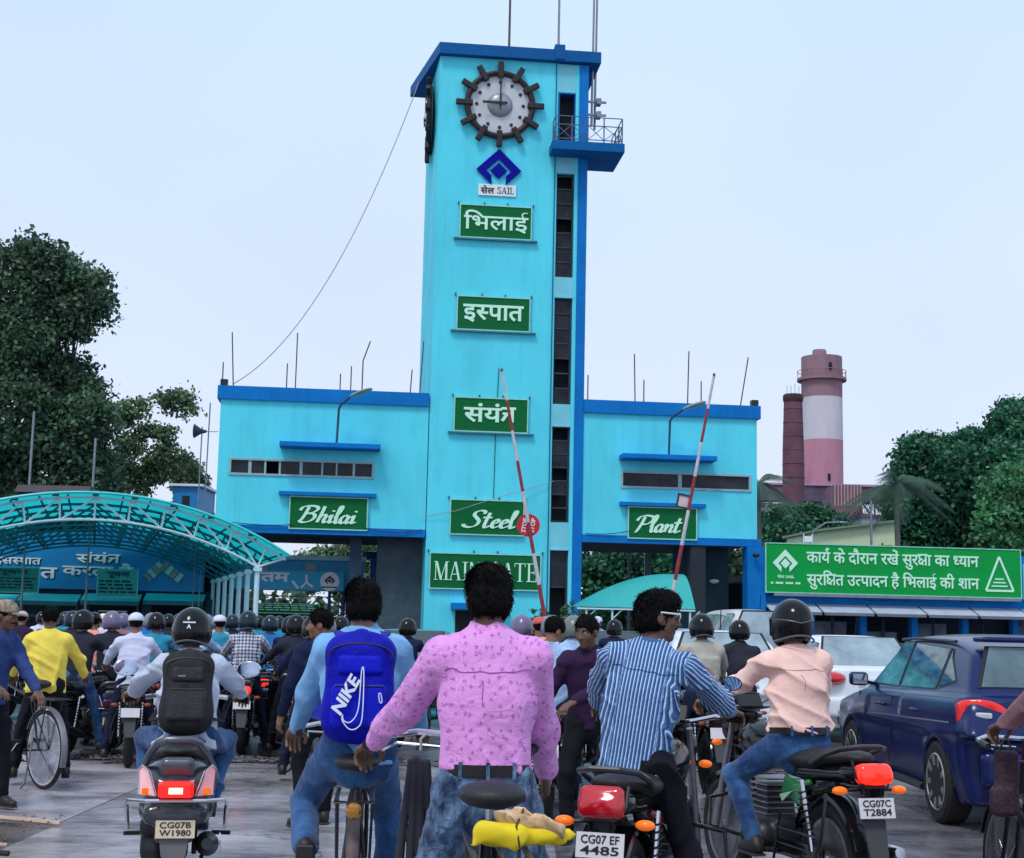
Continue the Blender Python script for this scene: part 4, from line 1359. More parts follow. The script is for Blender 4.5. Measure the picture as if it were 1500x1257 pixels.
# conveyor gallery and sheds
STM = mat('plant_steel', S(92, 78, 98), 0.8, var=0.3, scale=0.5, dirt=0.3)
r = thing('conveyor_gallery', 'long dark elevated conveyor gallery crossing behind the chimneys', 'conveyor', (44, 175, 0))
a, b = at(1105, 722, 175), at(1500, 735, 175)
m = MB().box(a.x - 44, b.x - 44, -1.5, 1.5, a.z - 1.0, a.z + 0.9)
m.obj('gallery_body', STM, r, sm=0)
MB().box(a.x - 44, b.x - 44, -1.7, 1.7, a.z + 0.9, a.z + 1.15).obj('roof', mat('plant_pink', S(180, 140, 165), 0.8, var=0.15), r, sm=0)
for x in np.arange(a.x - 44, b.x - 44, 1.6):
    MB().bar((x, -1.53, a.z - 1), (x + 1.6, -1.53, a.z - 3.2), 0.18).obj('brace', STM, r, sm=0)
    MB().bar((x, -1.53, a.z - 1), (x, -1.53, a.z - 3.2), 0.2).obj('post', STM, r, sm=0)
MB().box(a.x - 44, b.x - 44, -1.5, 1.5, a.z - 3.6, a.z - 3.2).obj('lower_deck', mat('plant_pale', S(150, 150, 165), 0.8, var=0.25), r, sm=0)
a = at(1222, 710, 160)
b = at(1262, 742, 160)
r = thing('shed', 'rust-striped corrugated shed beside the banded tower', 'shed', ((a.x + b.x) / 2, 160, 0))
h = (b.x - a.x) / 2
MB().box(-h, h, 0, 4, 0, a.z).obj('wall', mat('shed_rust', S(125, 92, 100), 0.8, var=0.3, scale=1), r, sm=0)
for k in range(9): MB().box(-h + k * h / 4.2, -h + k * h / 4.2 + 0.12, -0.08, 0, b.z, a.z).obj('rib', mat('shed_pale', S(175, 150, 155), 0.8), r, sm=0)
for k, (px0, px1, py0, py1, Y, col, lb) in enumerate(((1262, 1300, 752, 775, 150, (150, 150, 160), 'low grey plant shed behind the palm'), (1105, 1150, 735, 760, 150, (140, 130, 145), 'low plant roof left of the brick chimney'))):
    a, b = at(px0, py0, Y), at(px1, py1, Y)
    r = thing('plant_shed', lb, 'shed', ((a.x + b.x) / 2, Y, 0))
    h = (b.x - a.x) / 2
    MB().box(-h, h, 0, 5, 0, a.z - 0.4).obj('wall', mat('shed_wall%d' % k if False else 'plant_shed_grey', S(*col), 0.8, var=0.2), r, sm=0)
    MB().prism([(-h - 0.2, -0.2, a.z - 0.4), (h + 0.2, -0.2, a.z - 0.4), (h + 0.2, -0.2, a.z - 0.2), (-h - 0.2, -0.2, a.z)], (0, 5.4, 0)).obj('roof', STM, r, sm=0)
# pale yellow building above the hoarding
u0, z0 = F(1200, 800, 14)
u1, z1 = F(1312, 765, 14)
zl = F(1203, 779, 14)[1]
r, MM = fthing('low_building', 'pale yellow building with a sloping roof edge rising above the hoarding', 'building', (u0 + u1) / 2, 14, 0)
MB().prism([(u0, 14, 0), (u1, 14, 0), (u1, 14, z1), (u0 + 0.1, 14, zl)], (0, 6, 0)).obj('wall', mat('pale_yellow', S(222, 232, 190), 0.7, var=0.06, dirt=0.1), r, M=MM, sm=0)
MB().prism([(u0 - 0.1, 13.7, zl), (u1, 13.7, z1), (u1, 13.7, z1 + 0.12), (u0 - 0.1, 13.7, zl + 0.12)], (0, 6.6, 0)).obj('roof', mat('olive_roof', S(120, 150, 120), 0.7), r, M=MM, sm=0)
MB().prism([(u0 + 1.3, 13.97, z0 - 1), (u1 - 0.2, 13.97, z0 - 1), (u1 - 0.2, 13.97, z0 + 0.15), (u0 + 2.4, 13.97, z0 + 0.1)], (0, 0.02, 0)).obj('window', GLS, r, M=MM, sm=0)

# ------------------------------------------------------------------ right: hoarding on a blue awning row
def FR(px0, py0, px1, py1, v):
    a, b = F(px0, py0, v), F(px1, py1, v)
    c_, d_ = F(px1, py0, v), F(px0, py1, v)
    return a[0], b[0], b[1], a[1]
HU0, HU1, HZ0, HZ1 = 10.92, 22.2, 3.08, 5.12
r, MM = fthing('gate_building', 'low blue gate building with a row of pale awnings under the green hoarding', 'building', 17, 3, 0)
MB().box(10.96, 27, 0.1, 0.5, 2.62, 4.9).obj('fascia', BL, r, M=MM, sm=0)
MB().box(10.96, 27, 0.5, 8, 3.6, 3.9).obj('roof', CONC, r, M=MM, sm=0)
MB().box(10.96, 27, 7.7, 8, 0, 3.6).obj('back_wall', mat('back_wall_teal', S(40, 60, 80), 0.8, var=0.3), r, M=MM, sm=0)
for k in range(7):
    a = 10.95 + k * 2.28
    MB().prism([(a + 0.05, 0.08, 2.62), (a + 0.05, -0.95, 2.28), (a + 0.05, -0.95, 2.22), (a + 0.05, 0.08, 2.56)], (2.18, 0, 0)).obj('awning', mat('awning_pale', S(190, 200, 215), 0.35, 0.1, var=0.12, scale=2), r, M=MM, sm=0)
    MB().box(a + 0.06, a + 2.22, -0.99, -0.955, 2.14, 2.26).obj('awning_edge', mat('awning_grey', S(110, 112, 125), 0.5), r, M=MM, sm=0)
    MB().box(a + 2.0, a + 2.28, 0.12, 0.5, 0, 2.6).obj('column', BL, r, M=MM, sm=0)
    MB().box(a + 0.35, a + 1.9, 1.6, 1.65, 0, 1.5 + 0.4 * (k % 2)).obj('counter_panel', mat('counter_grey', S(120, 130, 145), 0.7, var=0.4, scale=2), r, M=MM, sm=0)
    MB().box(a + 1.1, a + 1.2, 1.2, 1.3, 0, 2.6).obj('mullion', mat('mullion_dark', S(45, 60, 80), 0.6), r, M=MM, sm=0)
MB().box(22.4, 27, -0.3, 0.05, 3.0, 4.55).obj('side_panel', CY, r, M=MM, sm=0)
place(words(['- -- - --'], off=0.02), (15.6 - 17, 17.4 - 17, 2.8, 2.86), M=T3(0, 0.095 - 3, 0), name='lettering', m=mat('faded_letter', S(20, 70, 130), 0.6), parent=r, depth=0.004)
r = sign('long green hoarding lettered in two Hindi lines with an emblem and a triangle', (HU0, HU1, HZ0, HZ1),
     seg_text(['काय', ('reph',), ' के दौरान रखें सुर', ('ksha',), 'ा का ', ('half', 'ध'), 'यान'], 0.016), (12.68, 20.32, 4.16, 5.0), v=-0.45, gm=HGR, frame=0.04, lip=False)
hc = (HU0 + HU1) / 2
HT = lambda x: x - hc
HM = T3(0, -0.003, 0)
place(seg_text(['सुर', ('ov', '\u093f', 0.27), ('ksha',), 'त उ', ('half', 'त'), 'पादन है ', ('ov', '\u093f', 0.27), 'भलाई की शान'], 0.016), (HT(12.68), HT(20.32), 3.22 - HZ0, 4.04 - HZ0), M=HM, m=MINT, parent=r, depth=0.03)
place(emblem(), (HT(11.2), HT(12.3), 3.92 - HZ0, 4.88 - HZ0), M=HM, m=MINT, parent=r, depth=0.03, name='emblem')
place(words(['सेल SAIL'], off=0.02), (HT(11.4), HT(12.15), 3.66 - HZ0, 3.82 - HZ0), M=HM, m=MINT, parent=r, depth=0.02)
place(words(['- --- --- --'], off=0.02), (HT(11.12), HT(12.4), 3.42 - HZ0, 3.5 - HZ0), M=HM, m=MINT, parent=r, depth=0.02)
t0, t1, tb, tt = HT(20.62), HT(21.86), 3.36 - HZ0, 4.82 - HZ0
tm_ = (t0 + t1) / 2
tri = MB()
for p, q in (((t0, tb), (t1, tb)), ((t1, tb), (tm_, tt)), ((tm_, tt), (t0, tb))):
    tri.bar((p[0], -0.02 - 0.002 * len(tri.v) / 8, p[1]), (q[0], -0.02 - 0.002 * len(tri.v) / 8, q[1]), 0.09, 0.02, up=(0, 1, 0))
tri.obj('triangle', MINT, r, sm=0)
for k, (w_, z_) in enumerate(((0.2, 0.42), (0.28, 0.27), (0.36, 0.12))):
    MB().box(tm_ - w_, tm_ + w_, -0.02, -0.003, tb + z_ + 0.05, tb + z_ + 0.11).obj('text_line', MINT, r, sm=0)
MB().box(11.25, 22.2, -0.5, 0.05, HZ0 - 0.16, HZ0 - 0.05).obj('support_rail', STEEL, r, M=T3(-hc, 0.45, -HZ0), sm=0)
for uu, lb in ((12.95, 'small white floodlight bracket on top of the hoarding'),):
    q = thing('floodlight', lb, 'lamp', fw(uu - 0.2, -0.4, 5.17), TH)
    MB().box(-0.16, 0.16, -0.1, 0.05, 0.05, 0.3).obj('housing', WHT, q, sm=0)
    for s_ in (-0.2, 0.18): MB().box(s_, s_ + 0.03, -0.06, 0.0, 0, 0.4).obj('bracket', WHT, q, sm=0)
q = thing('lamp_post', 'thin lamp pole with a bent arm rising behind the hoarding', 'lamp', fw(13.4, 1.2, 3.9), TH)
MB().tube([(0, 0, 0), (0, 0, 1.4), (0.15, 0, 1.95), (0.7, 0, 2.3), (1.4, 0, 2.35)], 0.035, 6).obj('pole', STEEL, q)
MB().ell((1.5, 0, 2.33), (0.22, 0.1, 0.06)).obj('lamp_head', STEEL, q)
q = thing('pole', 'plain grey pole standing beside the yellow building', 'pole', fw(17.2, 4, 3.9), TH)
MB().tube([(0, 0, 0), (0, 0, 3.6)], 0.06, 6).obj('shaft', STEEL, q)
q = thing('security_camera', 'dark round camera on the blue post left of the hoarding', 'camera', fw(10.45, -0.45, 4.6), TH)
MB().box(-0.03, 0.03, 0, 0.15, 0.05, 0.1).obj('bracket', BLK, q, sm=0)
MB().ell((0, -0.12, 0), (0.16, 0.16, 0.1)).obj('dome', BLK, q)
q = thing('floodlight', 'small white lamp on the wall inside the right passage', 'lamp', fw(9.4, 2.4, 3.55), TH)
MB().ell((0, 0, 0), (0.22, 0.14, 0.1)).obj('housing', WHT, q)
MB().box(-0.02, 0.02, 0, 0.2, -0.02, 0.02).obj('bracket', STEEL, q, sm=0)
for k, (px, py0, py1, w_, Y, lb) in enumerate(((922, 812, 900, 0.14, 70, 'thin pale pole seen through the right passage'), (949, 812, 900, 0.32, 70, 'thicker pale pole beside the thin one in the right passage'), (550, 830, 900, 0.1, 66, 'pale pole inside the left passage'))):
    a = at(px, py0, Y)
    q = thing('pole', lb, 'pole', (a.x, Y, 0))
    MB().box(-w_ / 2, w_ / 2, -w_ / 2, w_ / 2, 0, a.z).obj('shaft', mat('pale_pole', S(140, 145, 150), 0.7), q, sm=0)

# ------------------------------------------------------------------ left: long entry canopy on trusses
def translucent(name, c, f=0.5, rough=0.3):
    m = bpy.data.materials.new(name)
    m.use_nodes = True
    n, l = m.node_tree.nodes, m.node_tree.links
    b = n['Principled BSDF']
    b.inputs['Base Color'].default_value = tuple(c) + (1,)
    b.inputs['Roughness'].default_value = rough
    t = n.new('ShaderNodeBsdfTranslucent')
    t.inputs[0].default_value = tuple(min(1, x * 1.25) for x in c) + (1,)
    x = n.new('ShaderNodeMixShader')
    x.inputs[0].default_value = f
    l.new(b.outputs[0], x.inputs[1])
    l.new(t.outputs[0], x.inputs[2])
    l.new(x.outputs[0], n['Material Output'].inputs[0])
    MATS[name] = m
    return m
TEAL = translucent('teal_sheet', S(30, 190, 190), 0.6)
TUBE = mat('truss_paint', S(190, 220, 228), 0.45, var=0.08)
TUBED = mat('truss_teal', S(30, 105, 118), 0.5, var=0.15)
cx, cyy, ang, LEN = -13.1, 45.0, R(16), 18.0
cn = thing('arched_canopy', 'long arched teal sheet canopy on white trusses and columns at the left', 'canopy', (cx, cyy, 0), ang)
def arc(half, rise, z0, x):
    Rr = (half * half + rise * rise) / (2 * rise)
    return z0 + rise - Rr + math.sqrt(Rr * Rr - x * x)
topz = lambda x: arc(6.05, 1.76, 3.4, x)
botz = lambda x: arc(5.16, 1.32, 3.14, x)
ntr = 7
for k in range(ntr):
    y = k * LEN / (ntr - 1)
    m = MB()
    xs = np.linspace(-6.05, 6.05, 33)
    tm2 = TUBE if k == 0 else TUBED
    m.tube([(x, y, topz(x)) for x in xs], 0.05, 6)
    m.tube([(x, y, botz(x)) for x in np.linspace(-5.16, 5.16, 27)], 0.045, 6)
    nodes = np.linspace(-5.16, 5.16, 11)
    for i, x in enumerate(nodes):
        xt = x * 1.05
        m.tube([(x, y, botz(x)), (xt, y, topz(xt))], 0.035, 5)
        if i < 10:
            x2 = nodes[i + 1]
            if x < -0.01: m.tube([(x, y, botz(x)), (x2 * 1.05, y, topz(x2 * 1.05))], 0.035, 5)
            else: m.tube([(x * 1.05, y, topz(x * 1.05)), (x2, y, botz(x2))], 0.035, 5)
    for s_ in (-1, 1): m.tube([(s_ * 5.16, y, 3.14), (s_ * 6.0, y, topz(6.0))], 0.035, 5)
    m.obj('truss', tm2, cn)
    for s_ in (-1, 1):
        MB().cyl((s_ * 5.16, y, 0), (s_ * 5.16, y, 3.16), 0.085, 10).obj('column', mat('column_white', S(196, 222, 232), 0.45, var=0.1), cn)
        MB().box(s_ * 5.16 - 0.13, s_ * 5.16 + 0.13, y - 0.13, y + 0.13, 3.0, 3.12).obj('column_cap', TUBE, cn, sm=0)
for x in np.linspace(-5.9, 5.9, 15):
    MB().bar((x, -0.1, topz(x) + 0.07), (x, LEN + 0.1, topz(x) + 0.07), 0.05, 0.05).obj('purlin', TUBED, cn, sm=0)
for x in np.linspace(-4.1, 4.1, 5):
    MB().bar((x, 0, botz(x)), (x, LEN, botz(x)), 0.06, 0.06).obj('tie_bar', TUBED, cn, sm=0)
# roof sheets: bays between trusses, lapped
for k in range(6):
    y0, y1 = k * LEN / 6 - (0.35 if k == 0 else 0.0), (k + 1) * LEN / 6 + 0.04
    m = MB()
    xs = np.linspace(-6.15, 6.15, 83)
    r1, r2 = [], []
    for i, x in enumerate(xs):
        z = arc(6.2, 1.8, 3.44, x) + 0.06 + 0.012 * (i % 2) + 0.004 * (k % 2)
        r1.append((x, y0, z)); r2.append((x, y1, z))
    vs = r1 + r2
    nn_ = len(xs)
    m.add(vs, [(i, i + 1, nn_ + i + 1, nn_ + i) for i in range(nn_ - 1)])
    m.obj('roof_sheet', TEAL, cn, sm=0)
MB().tube([(x, -0.34, arc(6.2, 1.8, 3.44, x) + 0.05) for x in np.linspace(-6.15, 6.15, 41)], 0.05, 6).obj('edge_trim', mat('edge_teal', S(70, 205, 205), 0.4), cn)
for x in (-4.9, -3.6, -2.4, -1.2, 0, 1.2, 2.4, 3.6, 4.9):
    MB().box(x - 0.1, x + 0.1, -0.3, -0.16, arc(6.2, 1.8, 3.44, x) - 0.04, arc(6.2, 1.8, 3.44, x) + 0.14).obj('clamp', mat('clamp_dark', S(20, 80, 90), 0.6), cn, sm=0)

# gate building behind the canopy
V1 = 5.0
u0 = F(-70, 850, V1)[0]
u1 = F(318, 850, V1)[0]
zt_, zb_ = 5.6, F(150, 864, V1)[1]
r, MM = fthing('gate_building', 'blue fronted gate building with awnings and Hindi lettering behind the arched canopy', 'building', (u0 + u1) / 2, V1 + 3, 0)
LB = mat('fascia_blue', S(20, 130, 190), 0.5, var=0.12, scale=0.6, dirt=0.2, dirtcol=S(15, 90, 130))
MB().box(u0, u1 - 0.6, V1, V1 + 0.4, zb_, zt_).obj('fascia', LB, r, M=MM, sm=0)
MB().box(u0, u1, V1 + 0.4, V1 + 8, 4.2, 4.5).obj('roof', CONC, r, M=MM, sm=0)
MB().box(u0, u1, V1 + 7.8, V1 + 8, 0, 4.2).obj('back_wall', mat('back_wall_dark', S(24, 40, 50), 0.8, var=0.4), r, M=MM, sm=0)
za = F(150, 876, V1)[1]
MB().box(u0, u1, V1 + 0.1, V1 + 0.4, za + 0.05, zb_ - 0.003).obj('beam', mat('beam_navy', S(10, 30, 66), 0.6), r, M=MM, sm=0)
AW = mat('awning_teal', S(60, 200, 205), 0.35, var=0.12, scale=1.5)
for (p0, p1) in ((-62, 28), (31, 119), (123, 208), (214, 301)):
    a, b = F(p0, 880, V1)[0], F(p1, 880, V1)[0]
    z1 = F((p0 + p1) / 2, 874, V1)[1]
    MB().prism([(a, V1 - 0.02, z1 + 0.12), (a, V1 - 0.9, z1 - 0.2), (a, V1 - 0.9, z1 - 0.25), (a, V1 - 0.02, z1 + 0.07)], (b - a, 0, 0)).obj('awning', AW, r, M=MM, sm=0)
    MB().box(a, b, V1 - 0.94, V1 - 0.905, z1 - 0.38, z1 - 0.2).obj('awning_edge', mat('awning_edge_teal', S(20, 110, 120), 0.5), r, M=MM, sm=0)
    MB().box(b + 0.02, b + 0.3, V1 - 0.1, V1 + 0.3, 0, za + 0.04).obj('column', mat('column_teal', S(14, 66, 88), 0.6, var=0.2), r, M=MM, sm=0)
    MB().box(a + 0.1, a + 0.2, V1 + 0.1, V1 + 0.2, 0, za).obj('mullion', TUBED, r, M=MM, sm=0)
    MB().box(b - 0.25, b - 0.15, V1 + 0.1, V1 + 0.2, 0, za).obj('mullion', TUBED, r, M=MM, sm=0)
    MB().box(a + 0.2, b - 0.25, V1 + 0.12, V1 + 0.18, 1.35, 1.45).obj('transom', TUBED, r, M=MM, sm=0)
OUTLN = mat('letter_outline_blue', S(10, 50, 90), 0.6)  # dark outline of the white letters, drawn as an offset copy
def flet(segs, p0, p1, q0, q1, v, m, off=0.02, dep=0.03, par=None, MMp=None):
    a0, a1, b0, b1 = FR(p0, q0, p1, q1, v)
    place(seg_text(segs, off), (a0, a1, b0, b1), M=MMp @ T3(0, v - 0.004, 0), m=m, parent=par, depth=dep)
for (segs, p0, p1, q0, q1) in ((['भलाई इस', ('half', 'स'), 'पात'], -60, 60, 811, 829), (['संयं', ('tra',)], 112, 176, 808, 826), (['त'], 59, 83, 831, 848), (['करता है'], 92, 195, 823, 848)):
    flet(segs, p0 + 1.5, p1 + 1.5, q0 + 1.5, q1 + 1.5, V1, OUTLN, 0.03, 0.01, r, MM)
    flet(segs, p0, p1, q0, q1, V1, WHT, 0.02, 0.03, r, MM)
# chevron ornament
for (xa, ya, xb, yb) in ((214, 848, 238, 827), (238, 827, 266, 849)):
    a, b = F(xa, ya, V1), F(xb, yb, V1)
    for k in range(4):
        p, q = Vector((a[0], V1 - 0.05, a[1])), Vector((b[0], V1 - 0.05, b[1]))
        s0, s1 = p.lerp(q, k / 4 + 0.02), p.lerp(q, (k + 1) / 4 - 0.02)
        MB().bar(s0, s1, 0.42, 0.05, up=(0, 1, 0)).obj('chevron_tile', mat('tile_a', S(200, 205, 205), 0.5) if k % 2 else mat('tile_b', S(165, 150, 140), 0.5), r, M=MM, sm=0)
def notice(lb, rect, v, big, lines_, pm, tmx):
    a0, a1, b0, b1 = FR(*rect, v)
    q, Mq = fthing('notice_board', lb, 'sign', (a0 + a1) / 2, v, b0)
    MB().box(a0, a1, v, v + 0.05, b0, b1).obj('panel', pm, q, M=Mq, sm=0)
    fr_ = MB().box(a0 - 0.03, a0, v - 0.02, v + 0.06, b0, b1).box(a1, a1 + 0.03, v - 0.02, v + 0.06, b0, b1).box(a0 - 0.03, a1 + 0.03, v - 0.02, v + 0.06, b1, b1 + 0.03).box(a0 - 0.03, a1 + 0.03, v - 0.02, v + 0.06, b0 - 0.03, b0)
    fr_.obj('frame', FRM, q, M=Mq, sm=0)
    H = b1 - b0
    cc_ = (a0 + a1) / 2
    if big: place(seg_text([big], 0.03), (a0 - cc_ + (a1 - a0) * 0.2, a0 - cc_ + (a1 - a0) * 0.8, H * 0.68, H * 0.92), M=T3(0, -0.003, 0), m=tmx, parent=q, depth=0.01)
    for i in range(lines_):
        top_ = 0.58 if big else 0.85
        z = H * (top_ - i * top_ / (lines_ + 0.4))
        x = a0 - cc_ + 0.08
        rr2 = random.Random(int(a0 * 7) + i)
        while x < a1 - cc_ - 0.25:
            ww = rr2.uniform(0.15, 0.4)
            MB().box(x, min(x + ww, a1 - cc_ - 0.05), -0.008, -0.002, z - H * 0.045, z + H * 0.03).obj('text_line', tmx, q, sm=0)
            x += ww + 0.07
    return q
NT = mat('notice_teal', S(70, 165, 165), 0.6, var=0.1)
NTD = mat('notice_dark_text', S(12, 60, 70), 0.7)
notice('teal notice board headed सूचना hanging in front of the fascia, near the frame edge', (-18, 831, 55, 868), V1 - 1.3, 'सूचना', 4, mat('notice_green', S(40, 140, 130), 0.6, var=0.1), NTD)
notice('tilted teal notice board headed सूचना over the third awning', (144, 834, 200, 875), V1 - 1.3, 'सूचना', 4, NT, NTD)
notice('small white sheet with black letters under the third awning', (163, 910, 187, 922), V1 - 0.2, None, 1, WHT, BLK)
notice('wider white sheet with black letters behind the black helmet rider', (218, 911, 250, 923), V1 - 0.2, None, 1, WHT, BLK)
notice('green and white direction board on the fence under the left wing', (377, 884, 467, 899), 3.0, None, 3, GRN, MINT)
MB().box(*FR(144, 894, 186, 897, V1 - 0.1)[:2], V1 - 0.1, V1 - 0.05, *FR(144, 894, 186, 897, V1 - 0.1)[2:]).obj('tube_light', mat('tube_light', S(225, 235, 240), 0.4), r, M=MM, sm=0)

# blue cabin with the banner under the left wing
V2 = 4.2
a0, a1, b0, b1 = FR(345, 828, 532, 866, V2)
r, MM = fthing('gate_cabin', 'blue cabin with pale roof edge under the left wing', 'building', (a0 + a1) / 2, V2 + 1, 0)
zt2 = F(470, 818, V2)[1]
MB().box(a0, a1, V2, V2 + 3, b0, zt2 - 0.1).obj('wall', mat('cabin_blue', S(36, 150, 205), 0.5, var=0.12), r, M=MM, sm=0)
MB().box(a0 - 0.1, a1 + 0.1, V2 - 0.25, V2 + 3, zt2 - 0.095, zt2 + 0.1).obj('roof', mat('roof_pale', S(165, 215, 235), 0.5), r, M=MM, sm=0)
for px in (360, 480, 500, 528):
    a = F(px, 880, V2)[0]
    MB().box(a, a + 0.14, V2, V2 + 0.14, 0, b0).obj('post', BL2, r, M=MM, sm=0)
for p0, p1 in ((377, 392), (448, 462)):
    g_ = FR(p0, 826, p1, 842, V2)
    MB().box(g_[0], g_[1], V2 - 0.05, V2 - 0.003, g_[2], g_[3]).obj('patch', mat('patch_beige', S(150, 165, 165), 0.7), r, M=MM, sm=0)
g_ = FR(340, 834, 503, 866, V2 - 0.35)
q, Mq = fthing('banner', 'light blue banner lettered तम् with a white round emblem under the left wing', 'banner', (g_[0] + g_[1]) / 2, V2 - 0.35, g_[2])
MB().box(g_[0], g_[1], V2 - 0.35, V2 - 0.31, g_[2], g_[3]).obj('cloth', mat('banner_blue', S(50, 170, 215), 0.6, var=0.06), q, M=Mq, sm=0)
flet(['तम'], 382, 424, 838, 853, V2 - 0.35, WHT, 0.03, 0.02, q, Mq)
a, b = F(428, 851, V2 - 0.35), F(437, 862, V2 - 0.35)
MB().bar((a[0], V2 - 0.38, a[1]), (b[0], V2 - 0.38, b[1]), 0.1, 0.02, up=(0, 1, 0)).obj('stroke', WHT, q, M=Mq, sm=0)
for (xa, ya, xb, yb) in ((449, 842, 449, 854), (449, 853, 441, 861), (449, 853, 458, 860)):
    a, b = F(xa, ya, V2 - 0.35), F(xb, yb, V2 - 0.35)
    MB().bar((a[0], V2 - 0.38, a[1]), (b[0], V2 - 0.38, b[1]), 0.09, 0.02, up=(0, 1, 0)).obj('ornament', WHT, q, M=Mq, sm=0)
c_ = F(483, 852, V2 - 0.35)
MB().lathe((c_[0], V2 - 0.36, c_[1]), (0, -1, 0), [(0.0, 0.0), (0.42, 0), (0.42, 0.02), (0, 0.02)], 24).obj('roundel', WHT, q, M=Mq, sm=0)
place(emblem(), (c_[0] - 0.24, c_[0] + 0.24, c_[1] - 0.12, c_[1] + 0.26), M=Mq @ T3(0, V2 - 0.385, 0), m=mat('emblem_navy', S(20, 40, 80), 0.6), parent=q, name='emblem', depth=0.01)
MB().box(c_[0] - 0.33, c_[0] + 0.33, V2 - 0.395, V2 - 0.385, c_[1] - 0.27, c_[1] - 0.22).obj('text_line', mat('emblem_navy'), q, M=Mq, sm=0)
# fence with mesh under the left wing
f0, f1 = F(330, 900, 3.4)[0], F(620, 900, 3.4)[0]
q, Mq = fthing('wire_fence', 'dark wire fence running under the left wing', 'fence', (f0 + f1) / 2, 3.4, 0)
for x in np.arange(f0, f1, 1.6): MB().box(x, x + 0.07, 3.4, 3.47, 0, 2.5).obj('post', mat('fence_post', S(70, 90, 95), 0.6), q, M=Mq, sm=0)
for z in (0.4, 1.1, 1.8, 2.45): MB().box(f0, f1, 3.41, 3.44, z, z + 0.04).obj('rail', mat('fence_post'), q, M=Mq, sm=0)
mm = MB()
for x in np.arange(f0, f1, 0.2): mm.box(x, x + 0.012, 3.42, 3.43, 0, 2.45)
tag(mm.obj('mesh_wire', mat('fence_post'), q, M=Mq, sm=0), kind='stuff')
hb = [((x, 0, random.uniform(0.6, 1.5)), (0.9, 0.6, random.uniform(0.7, 1.2))) for x in np.arange(-5, 5, 0.9)]
hd = np_obj('hedge', leaves(hb, 7000, 0.12, 0.4, 0.15, seed=31), LM1, smooth=False)
hd.location = fw(-8.6, 6.5, 0)
hd.rotation_euler = (0, 0, TH)
tag(hd, 'dark hedge behind the wire fence under the left wing', 'hedge', kind='stuff')
# blue kiosk seen at the tower's left
g_ = FR(543, 818, 567, 850, 7)
q, Mq = fthing('kiosk', 'narrow blue kiosk with a pale panel deep in the left passage', 'kiosk', (g_[0] + g_[1]) / 2, 8, 0)
MB().box(g_[0], g_[1], 7, 9, 0, g_[3]).obj('body', LB, q, M=Mq, sm=0)
MB().box(g_[0] + 0.25, g_[1] - 0.25, 6.96, 6.997, g_[2] - 0.3, g_[3] - 0.25).obj('panel', mat('pale_pink_panel', S(200, 175, 180), 0.7), q, M=Mq, sm=0)
MB().box(g_[0] - 0.2, g_[1] + 0.1, 6.8, 9.2, g_[3], g_[3] + 0.3).obj('roof', BL2, q, M=Mq, sm=0)

# ------------------------------------------------------------------ small barrel canopy under the right wing
xa_, xb_ = gx(845, 44), gx(1018, 44)
q = thing('arched_canopy', 'small teal corrugated barrel canopy on thin posts under the right wing', 'canopy', (xa_, 44, 0))
W_ = xb_ - xa_
ze_ = at(845, 889, 44).z
zr_ = at(1015, 842, 47).z
def cz(t, s_): return ze_ + (zr_ - ze_) * math.sin(min(1, t * 1.12 + 0.02) * math.pi / 2) ** 0.9 * math.sin(s_ * math.pi / 2)
TSB = translucent('teal_sheet_bright', S(62, 200, 192), 0.35)
nb_ = 6
for k in range(nb_):
    m = MB()
    n2 = 13
    pr_ = []
    for i in range(n2):
        t = (k + i / (n2 - 1)) / nb_ + (0.004 if i == n2 - 1 else 0)
        for j in range(9): pr_.append((W_ * t, 3.2 * j / 8, cz(t, j / 8) + 0.02 * (i % 2)))
    m.add(pr_, [(i * 9 + j, (i + 1) * 9 + j, (i + 1) * 9 + j + 1, i * 9 + j + 1) for i in range(n2 - 1) for j in range(8)])
    m.obj('roof_sheet', TSB, q, sm=0)
MB().bar((0, 0, ze_ - 0.04), (W_, 0, ze_ - 0.04), 0.05).obj('eave_beam', TUBE, q, sm=0)
for t in (0.08, 0.3, 0.52, 0.74, 0.96):
    MB().cyl((W_ * t, 0.05, 0), (W_ * t, 0.05, ze_ - 0.03), 0.035, 6).obj('post', TUBE, q)
    MB().tube([(W_ * t, 0.05, ze_ - 0.35), (W_ * t + 0.3, 0.05, ze_ - 0.06)], 0.02, 5).obj('brace', TUBE, q)

